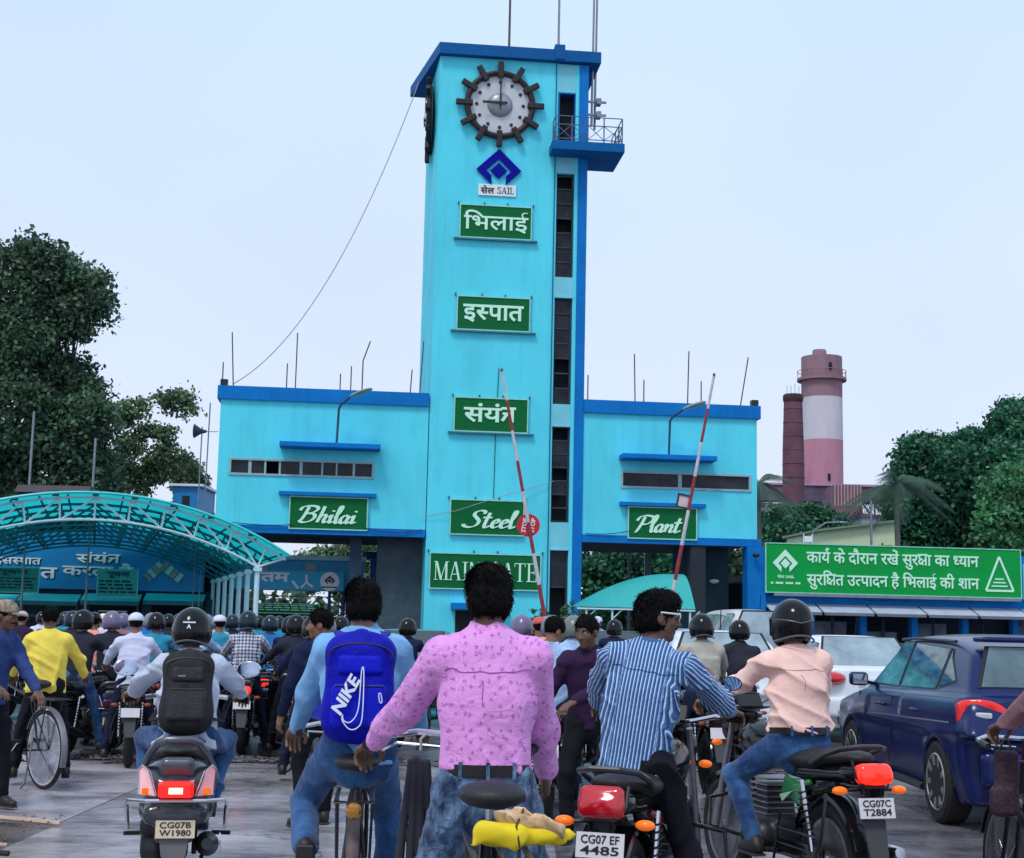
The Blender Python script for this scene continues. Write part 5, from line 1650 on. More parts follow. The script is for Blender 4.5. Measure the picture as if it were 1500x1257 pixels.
# ------------------------------------------------------------------ boom barriers
RED = mat('barrier_red', S(140, 44, 50), 0.6, var=0.3, scale=9)
BWH = mat('barrier_white', S(190, 190, 196), 0.6, var=0.2, scale=9)
def boom(label, b0, b1, Y, nb, board):
    p0, p1 = at(*b0, Y), at(*b1, Y)
    q = thing('boom_barrier', label, 'barrier', (p0.x, Y, 0))
    p0 = p0 - Vector((p0.x, Y, 0))
    p1 = p1 - Vector((at(*b0, Y).x, Y, 0))
    MB().box(-0.22, 0.22, -0.2, 0.2, 0, 1.15).obj('cabinet', mat('cabinet_grey', S(110, 105, 115), 0.5, var=0.2), q, sm=0, bevel=0.02)
    piv = Vector((0, -0.25, 1.05))
    a_ = piv
    seg = (p1 - piv) / nb
    for k in range(nb):
        MB().tube([a_ + seg * k, a_ + seg * (k + 1)], [0.042 - 0.016 * k / nb, 0.042 - 0.016 * (k + 1) / nb], 8).obj('boom_band', RED if k % 2 == (nb % 2) else BWH, q)
    MB().ell(p1, (0.028, 0.028, 0.05)).obj('tip', mat('tip_rust', S(80, 50, 50), 0.7), q)
    if board == 'stop':
        c = at(774, 770, Y) - Vector((at(*b0, Y).x, Y, 0))
        MB().cyl(c + Vector((0, -0.06, 0)), c + Vector((0, -0.09, 0)), 0.225, 24).obj('stop_disc', mat('stop_red', S(200, 30, 45), 0.4), q)
        for dx, s_ in ((-0.08, 'STOP'), (0.08, 'STOP')):
            Mx = Matrix.Translation(c + Vector((dx, -0.092, 0))) @ Matrix.Rotation(R(-82), 4, 'Y')
            place(words([s_], off=0.03), (-0.14, 0.14, -0.045, 0.045), M=Mx, m=WHT, parent=q, depth=0.004)
    else:
        c = at(1001, 735, Y) - Vector((at(*b0, Y).x, Y, 0))
        f = MB()
        t, h = 0.03, 0.14
        rot = Matrix.Rotation(R(10), 3, 'Y')
        for (x0, x1, z0, z1) in ((-h, h, h - t, h), (-h, h, -h, -h + t), (-h, -h + t, -h + t, h - t), (h - t, h, -h + t, h - t)):
            f.cbox(c + rot @ Vector(((x0 + x1) / 2, -0.08, (z0 + z1) / 2)), ((x1 - x0) / 2, 0.02, (z1 - z0) / 2), rot)
        f.obj('reflector_frame', BLK, q, sm=0)
        MB().cbox(c + Vector((0, -0.07, 0)), (h - t, 0.008, h - t), rot).obj('reflector_panel', mat('reflector_beige', S(205, 190, 190), 0.6), q, sm=0)
boom('raised red and white barrier with a round red stop disc before the tower', (806, 912), (735, 543), 28, 9, 'stop')
boom('raised red and white boom barrier with a square reflector in front of the right wing', (968, 880), (1046, 550), 28, 8, 'sq')

# ------------------------------------------------------------------ planted conifers at the tower foot, boards, speaker
for i, (px, py, h_, lb) in enumerate(((783, 893, 1.0, 'small conifer left of the barrier post at the tower foot'), (796, 890, 1.1, 'second small conifer beside the barrier post'), (838, 888, 1.25, 'pointed conifer at the foot of the blue pilaster'), (850, 894, 1.0, 'rounded conifer right of the blue pilaster'), (828, 895, 0.9, 'low conifer in front of the stair window'))):
    c = at(px, py, 50)
    q = thing('conifer', lb, 'shrub', (c.x, 50, 0))
    bb = [((0, 0, c.z * t), (0.42 * (1.05 - t), 0.42 * (1.05 - t), c.z * 0.16)) for t in (0.2, 0.4, 0.6, 0.78, 0.92)]
    np_obj('foliage', leaves(bb, 2200, 0.07, 0.3, 0.07, seed=40 + i), leaf_mat('conifer_leaf', (0.07, 0.14, 0.05)) if i == 0 else bpy.data.materials['conifer_leaf'], q, smooth=False)
    MB().cyl((0, 0, 0), (0, 0, c.z * 0.8), 0.05, 6).obj('stem', BARK, q)
a, b = at(25, 716, 58), at(135, 716, 58)
q = thing('led_board', 'LED message board with a brown sloping cap above the arched canopy', 'sign', ((a.x + b.x) / 2, 58, 0))
hw = (b.x - a.x) / 2
MB().box(-hw + 0.1, hw - 0.1, 0, 0.2, a.z - 1.7, a.z - 0.15).obj('screen_box', BLK, q, sm=0)
MB().prism([(-hw, -0.3, a.z - 0.14), (hw, -0.3, a.z - 0.14), (hw - 0.05, -0.1, a.z + 0.16), (-hw + 0.05, -0.1, a.z + 0.16)], (0, 0.6, 0)).obj('cap', mat('cap_brown', S(74, 62, 66), 0.7), q, sm=0)
place(words(['-- - -- -'], off=0.05), (-hw + 0.2, hw * 0.35, a.z - 0.72, a.z - 0.3), M=T3(0, -0.003, 0), m=mat('led_amber', S(120, 60, 10), 0.5, emit=S(255, 140, 30), es=1.3), parent=q, depth=0.01)
for x in (-hw + 0.35, hw - 0.1):
    MB().cyl((x, 0.4, 0), (x, 0.4, at(35, 600, 58).z if x < 0 else at(135, 640, 58).z), 0.05, 6).obj('post', STEEL, q)
a = at(296, 632, 62)
q = thing('loudspeaker', 'dark horn loudspeaker on a thin pole left of the left wing', 'loudspeaker', (a.x, 62, 0))
MB().lathe((0.1, 0, a.z), (-1, 0, 0.02), [(0.05, -0.1), (0.08, 0), (0.12, 0.15), (0.3, 0.42), (0.32, 0.44), (0.28, 0.44), (0.05, 0.1)], 16).obj('horn', mat('horn_dark', S(50, 55, 70), 0.5), q)
MB().tube([(-0.05, 0, 0), (0.0, 0, a.z + 0.2)], 0.03, 5).obj('pole', STEEL, q)
MB().tube([(0.22, 0, 0), (0.3, 0, at(301, 590, 62).z)], 0.03, 5).obj('stay_pole', STEEL, q)
MB().bar((0, 0, a.z), (0.7, 0, a.z), 0.03).obj('bracket', STEEL, q, sm=0)
a, b = at(254, 712, 75), at(292, 728, 75)
q = thing('small_building', 'small blue building top glimpsed between trees left of the left wing', 'building', ((a.x + b.x) / 2, 75, 0))
MB().box(-(b.x - a.x) / 2, (b.x - a.x) / 2, 0, 4, 0, a.z).obj('wall', LB, q, sm=0)
MB().box(-(b.x - a.x) / 2 - 0.2, (b.x - a.x) / 2 + 0.2, -0.2, 4.2, a.z, a.z + 0.12).obj('roof', WHT, q, sm=0)
MB().box(-0.2, 0.2, -0.03, -0.003, a.z - 1.2, a.z - 0.5).obj('window', GLS, q, sm=0)
# ------------------------------------------------------------------ people
def uvmat(name, c0, c1, kind, scale=1.0, rough=0.75, c2=None, bump=0.35):
    m = bpy.data.materials.new(name)
    m.use_nodes = True
    t = m.node_tree
    n, l = t.nodes, t.links
    b = n['Principled BSDF']
    b.inputs['Roughness'].default_value = rough
    b.inputs['Specular IOR Level'].default_value = 0.25
    b.inputs['Sheen Weight'].default_value = 0.15
    uv = n.new('ShaderNodeUVMap')
    sp_ = n.new('ShaderNodeSeparateXYZ')
    l.new(uv.outputs[0], sp_.inputs[0])
    def math_(op, a, bb=None, c=None):
        q = n.new('ShaderNodeMath')
        q.operation = op
        for i, x in enumerate((a, bb, c)):
            if x is None: continue
            if isinstance(x, (int, float)): q.inputs[i].default_value = x
            else: l.new(x, q.inputs[i])
        return q.outputs[0]
    def mixc(f, a, bb):
        q = n.new('ShaderNodeMix')
        q.data_type = 'RGBA'
        l.new(f, q.inputs[0])
        for i, x in ((6, a), (7, bb)):
            if isinstance(x, tuple): q.inputs[i].default_value = x + (1,)
            else: l.new(x, q.inputs[i])
        return q.outputs[2]
    if kind == 'stripe':
        f = math_('FRACT', math_('MULTIPLY', sp_.outputs[0], scale))
        g = math_('GREATER_THAN', f, 0.70)
        f2 = math_('GREATER_THAN', math_('FRACT', math_('MULTIPLY_ADD', sp_.outputs[0], scale, 0.45)), 0.86)
        col = mixc(g, c0, c1)
        col = mixc(f2, col, c2)
    elif kind == 'check':
        fx = math_('GREATER_THAN', math_('FRACT', math_('MULTIPLY', sp_.outputs[0], scale)), 0.55)
        fy = math_('GREATER_THAN', math_('FRACT', math_('MULTIPLY', sp_.outputs[1], scale)), 0.55)
        s_ = math_('MULTIPLY', math_('ADD', fx, fy), 0.5)
        col = mixc(s_, c0, c1)
    elif kind == 'print':
        mp = n.new('ShaderNodeMapping')
        mp.inputs['Scale'].default_value = (scale, scale * 0.8, 1)
        l.new(uv.outputs[0], mp.inputs[0])
        v = n.new('ShaderNodeTexVoronoi')
        v.inputs['Scale'].default_value = 1.0
        v.inputs['Randomness'].default_value = 0.75
        v.voronoi_dimensions = '2D'
        l.new(mp.outputs[0], v.inputs['Vector'])
        nn = n.new('ShaderNodeTexNoise')
        nn.inputs['Scale'].default_value = 6
        nn.inputs['Detail'].default_value = 2
        l.new(mp.outputs[0], nn.inputs['Vector'])
        d = math_('ADD', v.outputs['Distance'], math_('MULTIPLY', math_('SUBTRACT', nn.outputs[0], 0.5), 0.9))
        col = mixc(math_('LESS_THAN', d, 0.17), c0, c1)
        v2 = n.new('ShaderNodeTexVoronoi')
        v2.voronoi_dimensions = '2D'
        v2.inputs['Scale'].default_value = 1.7
        l.new(mp.outputs[0], v2.inputs['Vector'])
        col = mixc(math_('LESS_THAN', v2.outputs['Distance'], 0.10), col, c2)
    elif kind == 'denim':
        nn = n.new('ShaderNodeTexNoise')
        nn.inputs['Scale'].default_value = scale
        nn.inputs['Detail'].default_value = 7
        nn.inputs['Roughness'].default_value = 0.65
        tcn = n.new('ShaderNodeTexCoord')
        mp = n.new('ShaderNodeMapping')
        mp.inputs['Scale'].default_value = (1.2, 1.2, 0.7)
        l.new(tcn.outputs['Object'], mp.inputs[0])
        l.new(mp.outputs[0], nn.inputs['Vector'])
        rp = n.new('ShaderNodeMapRange')
        rp.inputs[1].default_value, rp.inputs[2].default_value = 0.38, 0.66
        l.new(nn.outputs[0], rp.inputs[0])
        col = mixc(rp.outputs[0], c0, c1)
    # weave noise
    wn = n.new('ShaderNodeTexNoise')
    wn.inputs['Scale'].default_value = 7
    wn.inputs['Detail'].default_value = 5
    tcn = n.new('ShaderNodeTexCoord')
    l.new(tcn.outputs['Object'], wn.inputs['Vector'])
    mr_ = n.new('ShaderNodeMapRange')
    mr_.inputs[3].default_value, mr_.inputs[4].default_value = 0.82, 1.15
    l.new(wn.outputs[0], mr_.inputs[0])
    v = n.new('ShaderNodeVectorMath')
    v.operation = 'SCALE'
    l.new(col, v.inputs[0])
    l.new(mr_.outputs[0], v.inputs[3])
    l.new(v.outputs[0], b.inputs['Base Color'])
    b3 = n.new('ShaderNodeBump')
    b3.inputs['Strength'].default_value = bump
    b3.inputs['Distance'].default_value = 0.03
    wn2 = n.new('ShaderNodeTexNoise')
    wn2.inputs['Scale'].default_value = 16
    wn2.inputs['Detail'].default_value = 4
    wn2.inputs['Distortion'].default_value = 1.2
    l.new(tcn.outputs['Object'], wn2.inputs['Vector'])
    l.new(wn2.outputs[0], b3.inputs['Height'])
    l.new(b3.outputs[0], b.inputs['Normal'])
    MATS[name] = m
    return m
def cloth(name, c, rough=0.8, var=0.12):
    return mat(name, c, rough, var=var, scale=6, bump=0.35, bscale=18, spec=0.2)
SKIN = mat('skin_brown', (0.25, 0.13, 0.082), 0.5, var=0.12, scale=14, bump=0.08, bscale=60, spec=0.4)
SKIN2 = mat('skin_dark_brown', (0.165, 0.085, 0.055), 0.5, var=0.12, scale=14, spec=0.4)
HAIR = mat('hair_black', (0.0045, 0.004, 0.004), 0.7, var=0.5, scale=40, bump=0.5, bscale=120, spec=0.12, stretch=(1, 1, 0.35))
LEATHER = mat('shoe_dark', (0.02, 0.016, 0.016), 0.5, var=0.3)
SOLE = mat('shoe_sole', (0.05, 0.045, 0.045), 0.7)
BELT = mat('belt_leather', (0.012, 0.008, 0.008), 0.4)
def ik(a, t, l1, l2, pole):
    a, t, pole = Vector(a), Vector(t), Vector(pole)
    d = t - a
    L = min(d.length, (l1 + l2) * 0.995)
    d.normalize()
    x = (l1 * l1 - l2 * l2 + L * L) / (2 * L)
    h = math.sqrt(max(l1 * l1 - x * x, 0))
    p = pole - d * pole.dot(d)
    p.normalize()
    return a + d * x + p * h, a + d * L
def frame(yaw=0, pitch=0, roll=0):
    """columns right, forward, up; yaw + = turn left, pitch + = look down"""
    return Matrix.Rotation(yaw, 3, 'Z') @ Matrix.Rotation(-pitch, 3, 'X') @ Matrix.Rotation(roll, 3, 'Y')
def hand_sdf(wr, d, n, side, curl, s=1.0, h=0.0045):
    d = Vector(d).normalized()
    n = (Vector(n) - d * Vector(n).dot(d)).normalized()
    sd_ = d.cross(n).normalized() * side
    S_ = SDF()
    M = np.array([sd_, d, n]).T
    wr = Vector(wr)
    S_.cap(wr - d * 0.05 * s, wr + d * 0.01 * s, 0.028 * s, 0.027 * s, 0.02, (tuple(n), 0.75))
    S_.box(wr + d * 0.05 * s, (0.039 * s, 0.046 * s, 0.0135 * s), 0.012 * s, 0.015, M)
    for k, (o, lf) in enumerate(((0.03, 0.95), (0.0105, 1.07), (-0.0095, 1.0), (-0.0285, 0.78))):
        p = wr + d * (0.09 - 0.006 * (k == 3)) * s + sd_ * o * s
        dd = d + sd_ * (0.06 - 0.04 * k)
        a = curl * (0.9 + 0.06 * k)
        rr = 0.0092 * s
        for j, L in enumerate((0.043, 0.027, 0.021)):
            dd = Matrix.Rotation(a * (0.8, 1.0, 0.7)[j], 3, d.cross(n).normalized()) @ dd
            q = p + dd.normalized() * L * lf * s
            S_.cap(p, q, rr, rr * 0.9, 0.004)
            p, rr = q, rr * 0.9
    tb = wr + d * 0.022 * s + sd_ * 0.032 * s + n * 0.004
    t1 = tb + (d * 0.62 + sd_ * 0.62 + n * (0.15 + 0.4 * min(curl, 1))).normalized() * 0.042 * s
    t2 = t1 + (d * 0.75 + sd_ * (0.3 - 0.5 * min(curl, 1)) + n * (0.2 + 0.5 * min(curl, 1))).normalized() * 0.032 * s
    S_.cap(tb - sd_ * 0.01, t1, 0.0135 * s, 0.011 * s, 0.01).cap(t1, t2, 0.0108 * s, 0.009 * s, 0.004)
    return S_.mesh(h)
def person(label, loc, rz, hip=(0, 0, 0.92), lean=8, twist=0, side=0, hl=None, hr=None, fl=None, fr=None, head=(0, 8, 0), s=1.0, fat=1.0, lod=0,
           shirt=None, trousers=None, skin=None, shoe=None, hairm=None, sleeve='long', helmet=None, cap=None, belt=None, elb=(-0.5, -0.6), curl=0.85, knee=(0.35, 1),
           foot_pitch=(0, 0), group=None, wr_amp=0.034, seed=0, tuck=True, glasses=None, moustache=False, toe=(0, 0), hang=0.03, collar=True, hair_cut='short', face=None, headoff=0.0, sub=None):
    r = thing('person', label, 'person', loc, rz, group)
    skin = skin or SKIN
    face = (lod < 2) if face is None else face
    hs = (0.0085, 0.015, 0.028)[lod]
    hip = Vector(hip)
    fw_ = frame(R(twist), R(lean), R(side))
    fh = frame(R(twist) * 0.3, R(lean) * 0.35, R(side) * 0.5)
    up = fw_ @ Vector((0, 0, 1))
    uph = fh @ Vector((0, 0, 1))
    waist = hip + uph * 0.15 * s
    chest = waist + (uph + up).normalized() * 0.15 * s
    upper = chest + up * 0.14 * s
    neck = upper + up * 0.085 * s
    RX, RY = fw_ @ Vector((1, 0, 0)), fw_ @ Vector((0, 1, 0))
    shl = upper - RX * 0.165 * s * (0.9 + 0.1 * fat) + up * 0.02 * s
    shr = upper + RX * 0.165 * s * (0.9 + 0.1 * fat) + up * 0.02 * s
    HF = frame(R(head[0]), R(head[1]), R(head[2]))
    hc = neck + up * 0.055 * s + (HF @ Vector((0, 0.012, 0.10))) * s + RY * headoff
    hl = Vector(hl) if hl else shl + Vector((-0.06, 0.05, -0.52 * s))
    hr = Vector(hr) if hr else shr + Vector((0.06, 0.05, -0.52 * s))
    el, hl = ik(shl, hl, 0.285 * s, 0.255 * s, (-1 * abs(elb[0]) / 0.5 * 0.5, -0.4, elb[1]))
    er, hr = ik(shr, hr, 0.285 * s, 0.255 * s, (abs(elb[0]), -0.4, elb[1]))
    hx = fh @ Vector((1, 0, 0))
    jl, jr = hip - hx * 0.092 * s, hip + hx * 0.092 * s
    fl = Vector(fl) if fl else Vector((-0.1, 0, 0.08))
    fr = Vector(fr) if fr else Vector((0.1, 0, 0.08))
    kl, fl = ik(jl, fl, 0.43 * s, 0.42 * s, (-knee[0], knee[1], 0.15))
    kr, fr = ik(jr, fr, 0.43 * s, 0.42 * s, (knee[0], knee[1], 0.15))
    # --- body: one mesh
    parts = []
    core = SDF()
    core.cap(hip, chest, 0.09 * s, 0.10 * s, 0.03).cap(chest, upper, 0.10 * s, 0.08 * s, 0.03).cap(shl, shr, 0.04 * s, None, 0.03).cap(neck, upper, 0.045 * s, 0.06 * s, 0.03)
    for a, b, c, d in ((shl, el, 0.034, 0.03), (el, hl, 0.03, 0.024), (shr, er, 0.034, 0.03), (er, hr, 0.03, 0.024), (jl, kl, 0.06, 0.042), (kl, fl, 0.04, 0.03), (jr, kr, 0.06, 0.042), (kr, fr, 0.04, 0.03)):
        core.cap(a, b, c * s, d * s, 0.015)
    parts.append(core.mesh((0.014, 0.02, 0.025)[lod]))
    HM = np.array(HF)
    def hp(x, y, z): return hc + (HF @ Vector((x, y, z))) * s
    H = SDF()
    H.cap(neck - up * 0.05 * s, hp(0, -0.012, -0.05), 0.058 * s, 0.052 * s, 0.03)
    H.ell(hp(0, -0.012, 0.03), np.array((0.074, 0.093, 0.088)) * s, 0.02, HM)
    H.ell(hp(0, 0.025, -0.035), np.array((0.057, 0.066, 0.08)) * s, 0.025, HM)
    H.ell(hp(0, 0.062, -0.092), np.array((0.026, 0.024, 0.02)) * s, 0.02, HM)
    for q in (-1, 1):
        H.ell(hp(q * 0.075, -0.008, -0.012), np.array((0.011, 0.021, 0.032)) * s, 0.006, HM)
        if face:
            H.ell(hp(q * 0.038, 0.06, -0.022), np.array((0.022, 0.02, 0.022)) * s, 0.02, HM)
    if face:
        H.cap(hp(0, 0.083, 0.014), hp(0, 0.108, -0.026), 0.009 * s, 0.0135 * s, 0.01)
        H.ell(hp(0.013, 0.096, -0.031), np.array((0.009, 0.011, 0.008)) * s, 0.006, HM).ell(hp(-0.013, 0.096, -0.031), np.array((0.009, 0.011, 0.008)) * s, 0.006, HM)
        H.cap(hp(-0.036, 0.074, 0.026), hp(0.036, 0.074, 0.026), 0.011 * s, None, 0.012)
        for q in (-1, 1): H.ell(hp(q * 0.031, 0.094, 0.007), np.array((0.0165, 0.014, 0.0075)) * s, 0.008, HM, sub=True)
        H.cap(hp(-0.02, 0.083, -0.055), hp(0.02, 0.083, -0.055), 0.0075 * s, None, 0.005).cap(hp(-0.017, 0.082, -0.067), hp(0.017, 0.082, -0.067), 0.008 * s, None, 0.005)
        H.cap(hp(-0.026, 0.094, -0.061), hp(0.026, 0.094, -0.061), 0.0022 * s, None, 0.003, sub=True)
    parts.append(H.mesh((0.0055, 0.008, 0.014)[lod]))
    for wr, e, sd_ in ((hl, el, -1), (hr, er, 1)):
        d = (wr - e).normalized()
        n = Vector((0, 0, -1)) if d.z > -0.75 else Vector((-sd_, 0.15, 0))
        if d.z > -0.75 and curl > 0.5: d = (d + Vector((0, 0.35, 0.15))).normalized()
        parts.append(hand_sdf(wr, d, n, sd_, curl, s, (0.0048, 0.0065, 0.011)[lod]))
    np_obj('body', join_np(parts), skin, r)
    # --- eyes, brows, moustache
    if face and not helmet:
        for q in (-1, 1):
            MB().ell(hp(q * 0.031, 0.0752, 0.007), (0.0108 * s,) * 3, 10, 8).obj('eye', mat('eye_white', (0.38, 0.34, 0.32), 0.25), r)
            MB().ell(hp(q * 0.031, 0.0822, 0.007), (0.0055 * s, 0.0045 * s, 0.0055 * s), 8, 6).obj('iris', BLK, r)
            MB().tube([hp(q * 0.014, 0.087, 0.027), hp(q * 0.032, 0.085, 0.034), hp(q * 0.05, 0.07, 0.027)], [0.003, 0.004, 0.002], 5).obj('eyebrow', HAIR, r)
        if moustache:
            MB().tube([hp(-0.03, 0.078, -0.052), hp(-0.012, 0.094, -0.045), hp(0, 0.097, -0.043), hp(0.012, 0.094, -0.045), hp(0.03, 0.078, -0.052)], [0.003, 0.007, 0.006, 0.007, 0.003], 6).obj('moustache', HAIR, r)
    # --- hair / helmet / cap
    if helmet is None and cap is None or (cap and True):
        G = SDF()
        G.ell(hp(0, -0.014, 0.036), np.array((0.081, 0.100, 0.095)) * s, 0.01, HM)
        if hair_cut == 'full': G.ell(hp(0, -0.03, -0.02), np.array((0.083, 0.085, 0.085)) * s, 0.02, HM).ell(hp(0, 0.045, 0.085), np.array((0.06, 0.055, 0.045)) * s, 0.03, HM)
        G.ell(hp(0, 0.10, -0.045), np.array((0.082, 0.075, 0.10)) * s, 0.012, HM, sub=True)
        G.box(hp(0, 0.0, -0.15), np.array((0.2, 0.2, 0.075 if hair_cut == 'full' else 0.088)) * s, 0.01, 0.012, HM, sub=True)
        for q in (-1, 1): G.ell(hp(q * 0.08, 0.008, -0.02), np.array((0.03, 0.024, 0.034)) * s, 0.006, HM, sub=True)
        rs = np.random.default_rng(seed + 5)
        K = rs.normal(size=(4, 3)) * 75
        def hn(P):
            o = 0
            for i in range(4): o = o + np.sin(P @ K[i] * (1 + 0.5 * i) + i)
            return o * 0.0010
        hv, hf = G.mesh((0.0065, 0.009, 0.014)[lod], hn)
        ho_ = np_obj('hair', (hv, hf), hairm or HAIR, r)
        if lod < 2 and not cap:
            # short loose locks that break up the outline
            g_ = np.random.default_rng(seed + 77)
            c_ = np.array(hp(0, -0.012, 0.02))
            A_ = np.array(HF)
            pick = hv[g_.integers(0, len(hv), 3600 if lod == 0 else 1400)]
            n_ = pick - c_
            n_ /= np.linalg.norm(n_, axis=1)[:, None]
            crown_ = np.array(hp(0.01, -0.045, 0.12))
            t_ = pick - crown_
            t_ -= n_ * (t_ * n_).sum(1)[:, None]
            t_ /= np.linalg.norm(t_, axis=1)[:, None] + 1e-6
            t_ = t_ + g_.normal(size=t_.shape) * 0.35
            w_ = np.cross(n_, t_)
            w_ /= np.linalg.norm(w_, axis=1)[:, None] + 1e-6
            ln_ = g_.uniform(0.012, 0.026, len(pick))[:, None] * s
            a_ = pick - n_ * 0.001
            tip = a_ + t_ * ln_ + n_ * g_.uniform(0.000, 0.005, len(pick))[:, None]
            mid = a_ + t_ * ln_ * 0.5 + n_ * 0.004
            V_ = np.stack([a_ - w_ * 0.0014, a_ + w_ * 0.0014, mid + w_ * 0.0012, tip], 1).reshape(-1, 3)
            lk = np_obj('locks', (V_, np.arange(len(V_)).reshape(-1, 4)), hairm or HAIR, ho_, smooth=False)
            tag(lk, kind='stuff')
    if cap:
        G = SDF()
        G.ell(hp(0, -0.012, 0.052), np.array((0.094, 0.112, 0.088)) * s, 0.01, HM)
        G.box(hp(0, 0, -0.06), np.array((0.2, 0.25, 0.095)) * s, 0.01, 0.008, HM, sub=True)
        np_obj('cap', G.mesh(0.008), cap, r)
        G = SDF().ell(hp(0, 0.125, 0.034), np.array((0.07, 0.06, 0.009)) * s, 0.01, HM)
        np_obj('cap_brim', G.mesh(0.006), cap, r)
    if helmet:
        hm, style, vis = helmet
        G = SDF()
        G.ell(hp(0, -0.008, 0.028), np.array((0.122, 0.145, 0.132)) * s, 0.03, HM)
        if style == 'full': G.ell(hp(0, 0.02, -0.055), np.array((0.108, 0.13, 0.095)) * s, 0.05, HM)
        else: G.ell(hp(0, -0.015, -0.03), np.array((0.118, 0.132, 0.10)) * s, 0.04, HM)
        G.box(hp(0, 0.15, -0.0 if style == 'full' else -0.06), np.array((0.09, 0.09, 0.045 if style == 'full' else 0.11)) * s, 0.02, 0.012, HM, sub=True)
        G.box(hp(0, 0, -0.20), np.array((0.25, 0.25, 0.075 if style == 'full' else 0.10)) * s, 0.02, 0.015, HM, sub=True)
        G.ell(hp(0, 0.0, -0.09), np.array((0.085, 0.10, 0.12)) * s, 0.01, HM, sub=True)
        ho = np_obj('helmet', G.mesh((0.007, 0.011, 0.018)[lod]), hm, r)
        if style == 'full':
            # visor band with the look of smoked plastic
            vs_ = []
            for a in np.linspace(-1.15, 1.15, 13):
                for zz_ in (-0.05, -0.01, 0.035, 0.065):
                    vs_.append(hp(math.sin(a) * 0.131, -0.0 + math.cos(a) * 0.148, zz_ - 0.004))
            mb = MB().add(vs_, [(i * 4 + j, i * 4 + j + 1, i * 4 + j + 5, i * 4 + j + 4) for i in range(12) for j in range(3)])
            mb.obj('visor', mat('visor_smoke', (0.01, 0.01, 0.012), 0.08, spec=0.8), r)
        if vis and lod < 2:
            # rear rim moulding
            pts = [hp(math.sin(a) * 0.121, -0.008 - math.cos(a) * 0.142, -0.085 + 0.012 * math.cos(a * 2)) for a in np.linspace(-1.5, 1.5, 13)]
            MB().tube(pts, 0.006, 6).obj('helmet_rim', vis, r)
            pts = [hp(math.sin(a) * 0.124, -0.008 - math.cos(a) * 0.146, 0.0 + 0.03 * abs(math.sin(a))) for a in np.linspace(-1.3, 1.3, 13)]
            MB().tube(pts, 0.004, 5).obj('helmet_seam', vis, r)
    if glasses:
        for q in (-1, 1):
            pts = [hp(q * 0.083, -0.01, 0.014), hp(q * 0.077, 0.05, 0.016), hp(q * 0.062, 0.092, 0.018)]
            MB().tube(pts, 0.0045, 6).obj('glasses_arm', glasses, r)
            MB().tube([hp(q * (0.036 + 0.026 * math.cos(a)), 0.1 - 0.006 * (math.cos(a) > 0), 0.008 + 0.018 * math.sin(a)) for a in np.linspace(0, 6.28, 15)], 0.003, 5).obj('glasses_rim', glasses, r)
            MB().add([hp(q * (0.036 + 0.025 * math.cos(a)), 0.0985 - 0.006 * (math.cos(a) > 0), 0.008 + 0.017 * math.sin(a)) for a in np.linspace(0, 6.28, 13)[:-1]], [tuple(range(12))]).obj('lens', mat('lens_dark', (0.02, 0.015, 0.015), 0.08, spec=0.8), r)
        MB().tube([hp(-0.012, 0.104, 0.014), hp(0.012, 0.104, 0.014)], 0.0035, 6).obj('glasses_bridge', glasses, r)
    # --- shirt
    G = SDF()
    fy = (tuple(RY), 0.66)
    fyh = (tuple(fh @ Vector((0, 1, 0))), 0.68)
    hem = hip + uph * (0.055 if tuck else -0.07) * s
    b_ = fat
    G.cap(hem, waist, (0.158 if tuck else 0.176) * s * b_, (0.148 if tuck else 0.158) * s * b_, 0.03, fyh, tag=0)
    G.cap(waist, chest, 0.150 * s * b_, 0.172 * s * (0.6 + 0.4 * b_), 0.04, fy, tag=0)
    G.cap(chest, upper, 0.172 * s * (0.6 + 0.4 * b_), 0.15 * s, 0.04, fy, tag=0)
    if tuck: G.cap(hem + uph * 0.02, hem + uph * 0.05, 0.168 * s * b_, 0.160 * s * b_, 0.03, fyh, tag=0)
    G.cap(shl, shr, 0.062 * s, None, 0.05, tag=0)
    G.cap(neck - up * 0.005, upper, 0.055 * s, 0.10 * s, 0.04, fy, tag=0)
    G.box(hem - uph * 0.2 * s, (0.35, 0.35, 0.2 * s), 0.005, 0.008, np.array(fh), sub=True)
    for q, (sh, e, wr) in enumerate(((shl, el, hl), (shr, er, hr))):
        G.cap(sh, e, 0.070 * s, 0.062 * s, 0.035, tag=1 + q)
        if sleeve == 'long': G.cap(e, wr - (wr - e).normalized() * 0.03, 0.060 * s, 0.047 * s, 0.02, tag=3 + q).cap(wr - (wr - e).normalized() * 0.035, wr - (wr - e).normalized() * 0.01, 0.043 * s, 0.040 * s, 0.006)
        elif sleeve == 'rolled': G.cap(e, e.lerp(wr, 0.45), 0.053 * s, 0.049 * s, 0.02, tag=3 + q)
    v, f = G.mesh(hs, folds(wr_amp, 46, seed))
    sh_uv = None
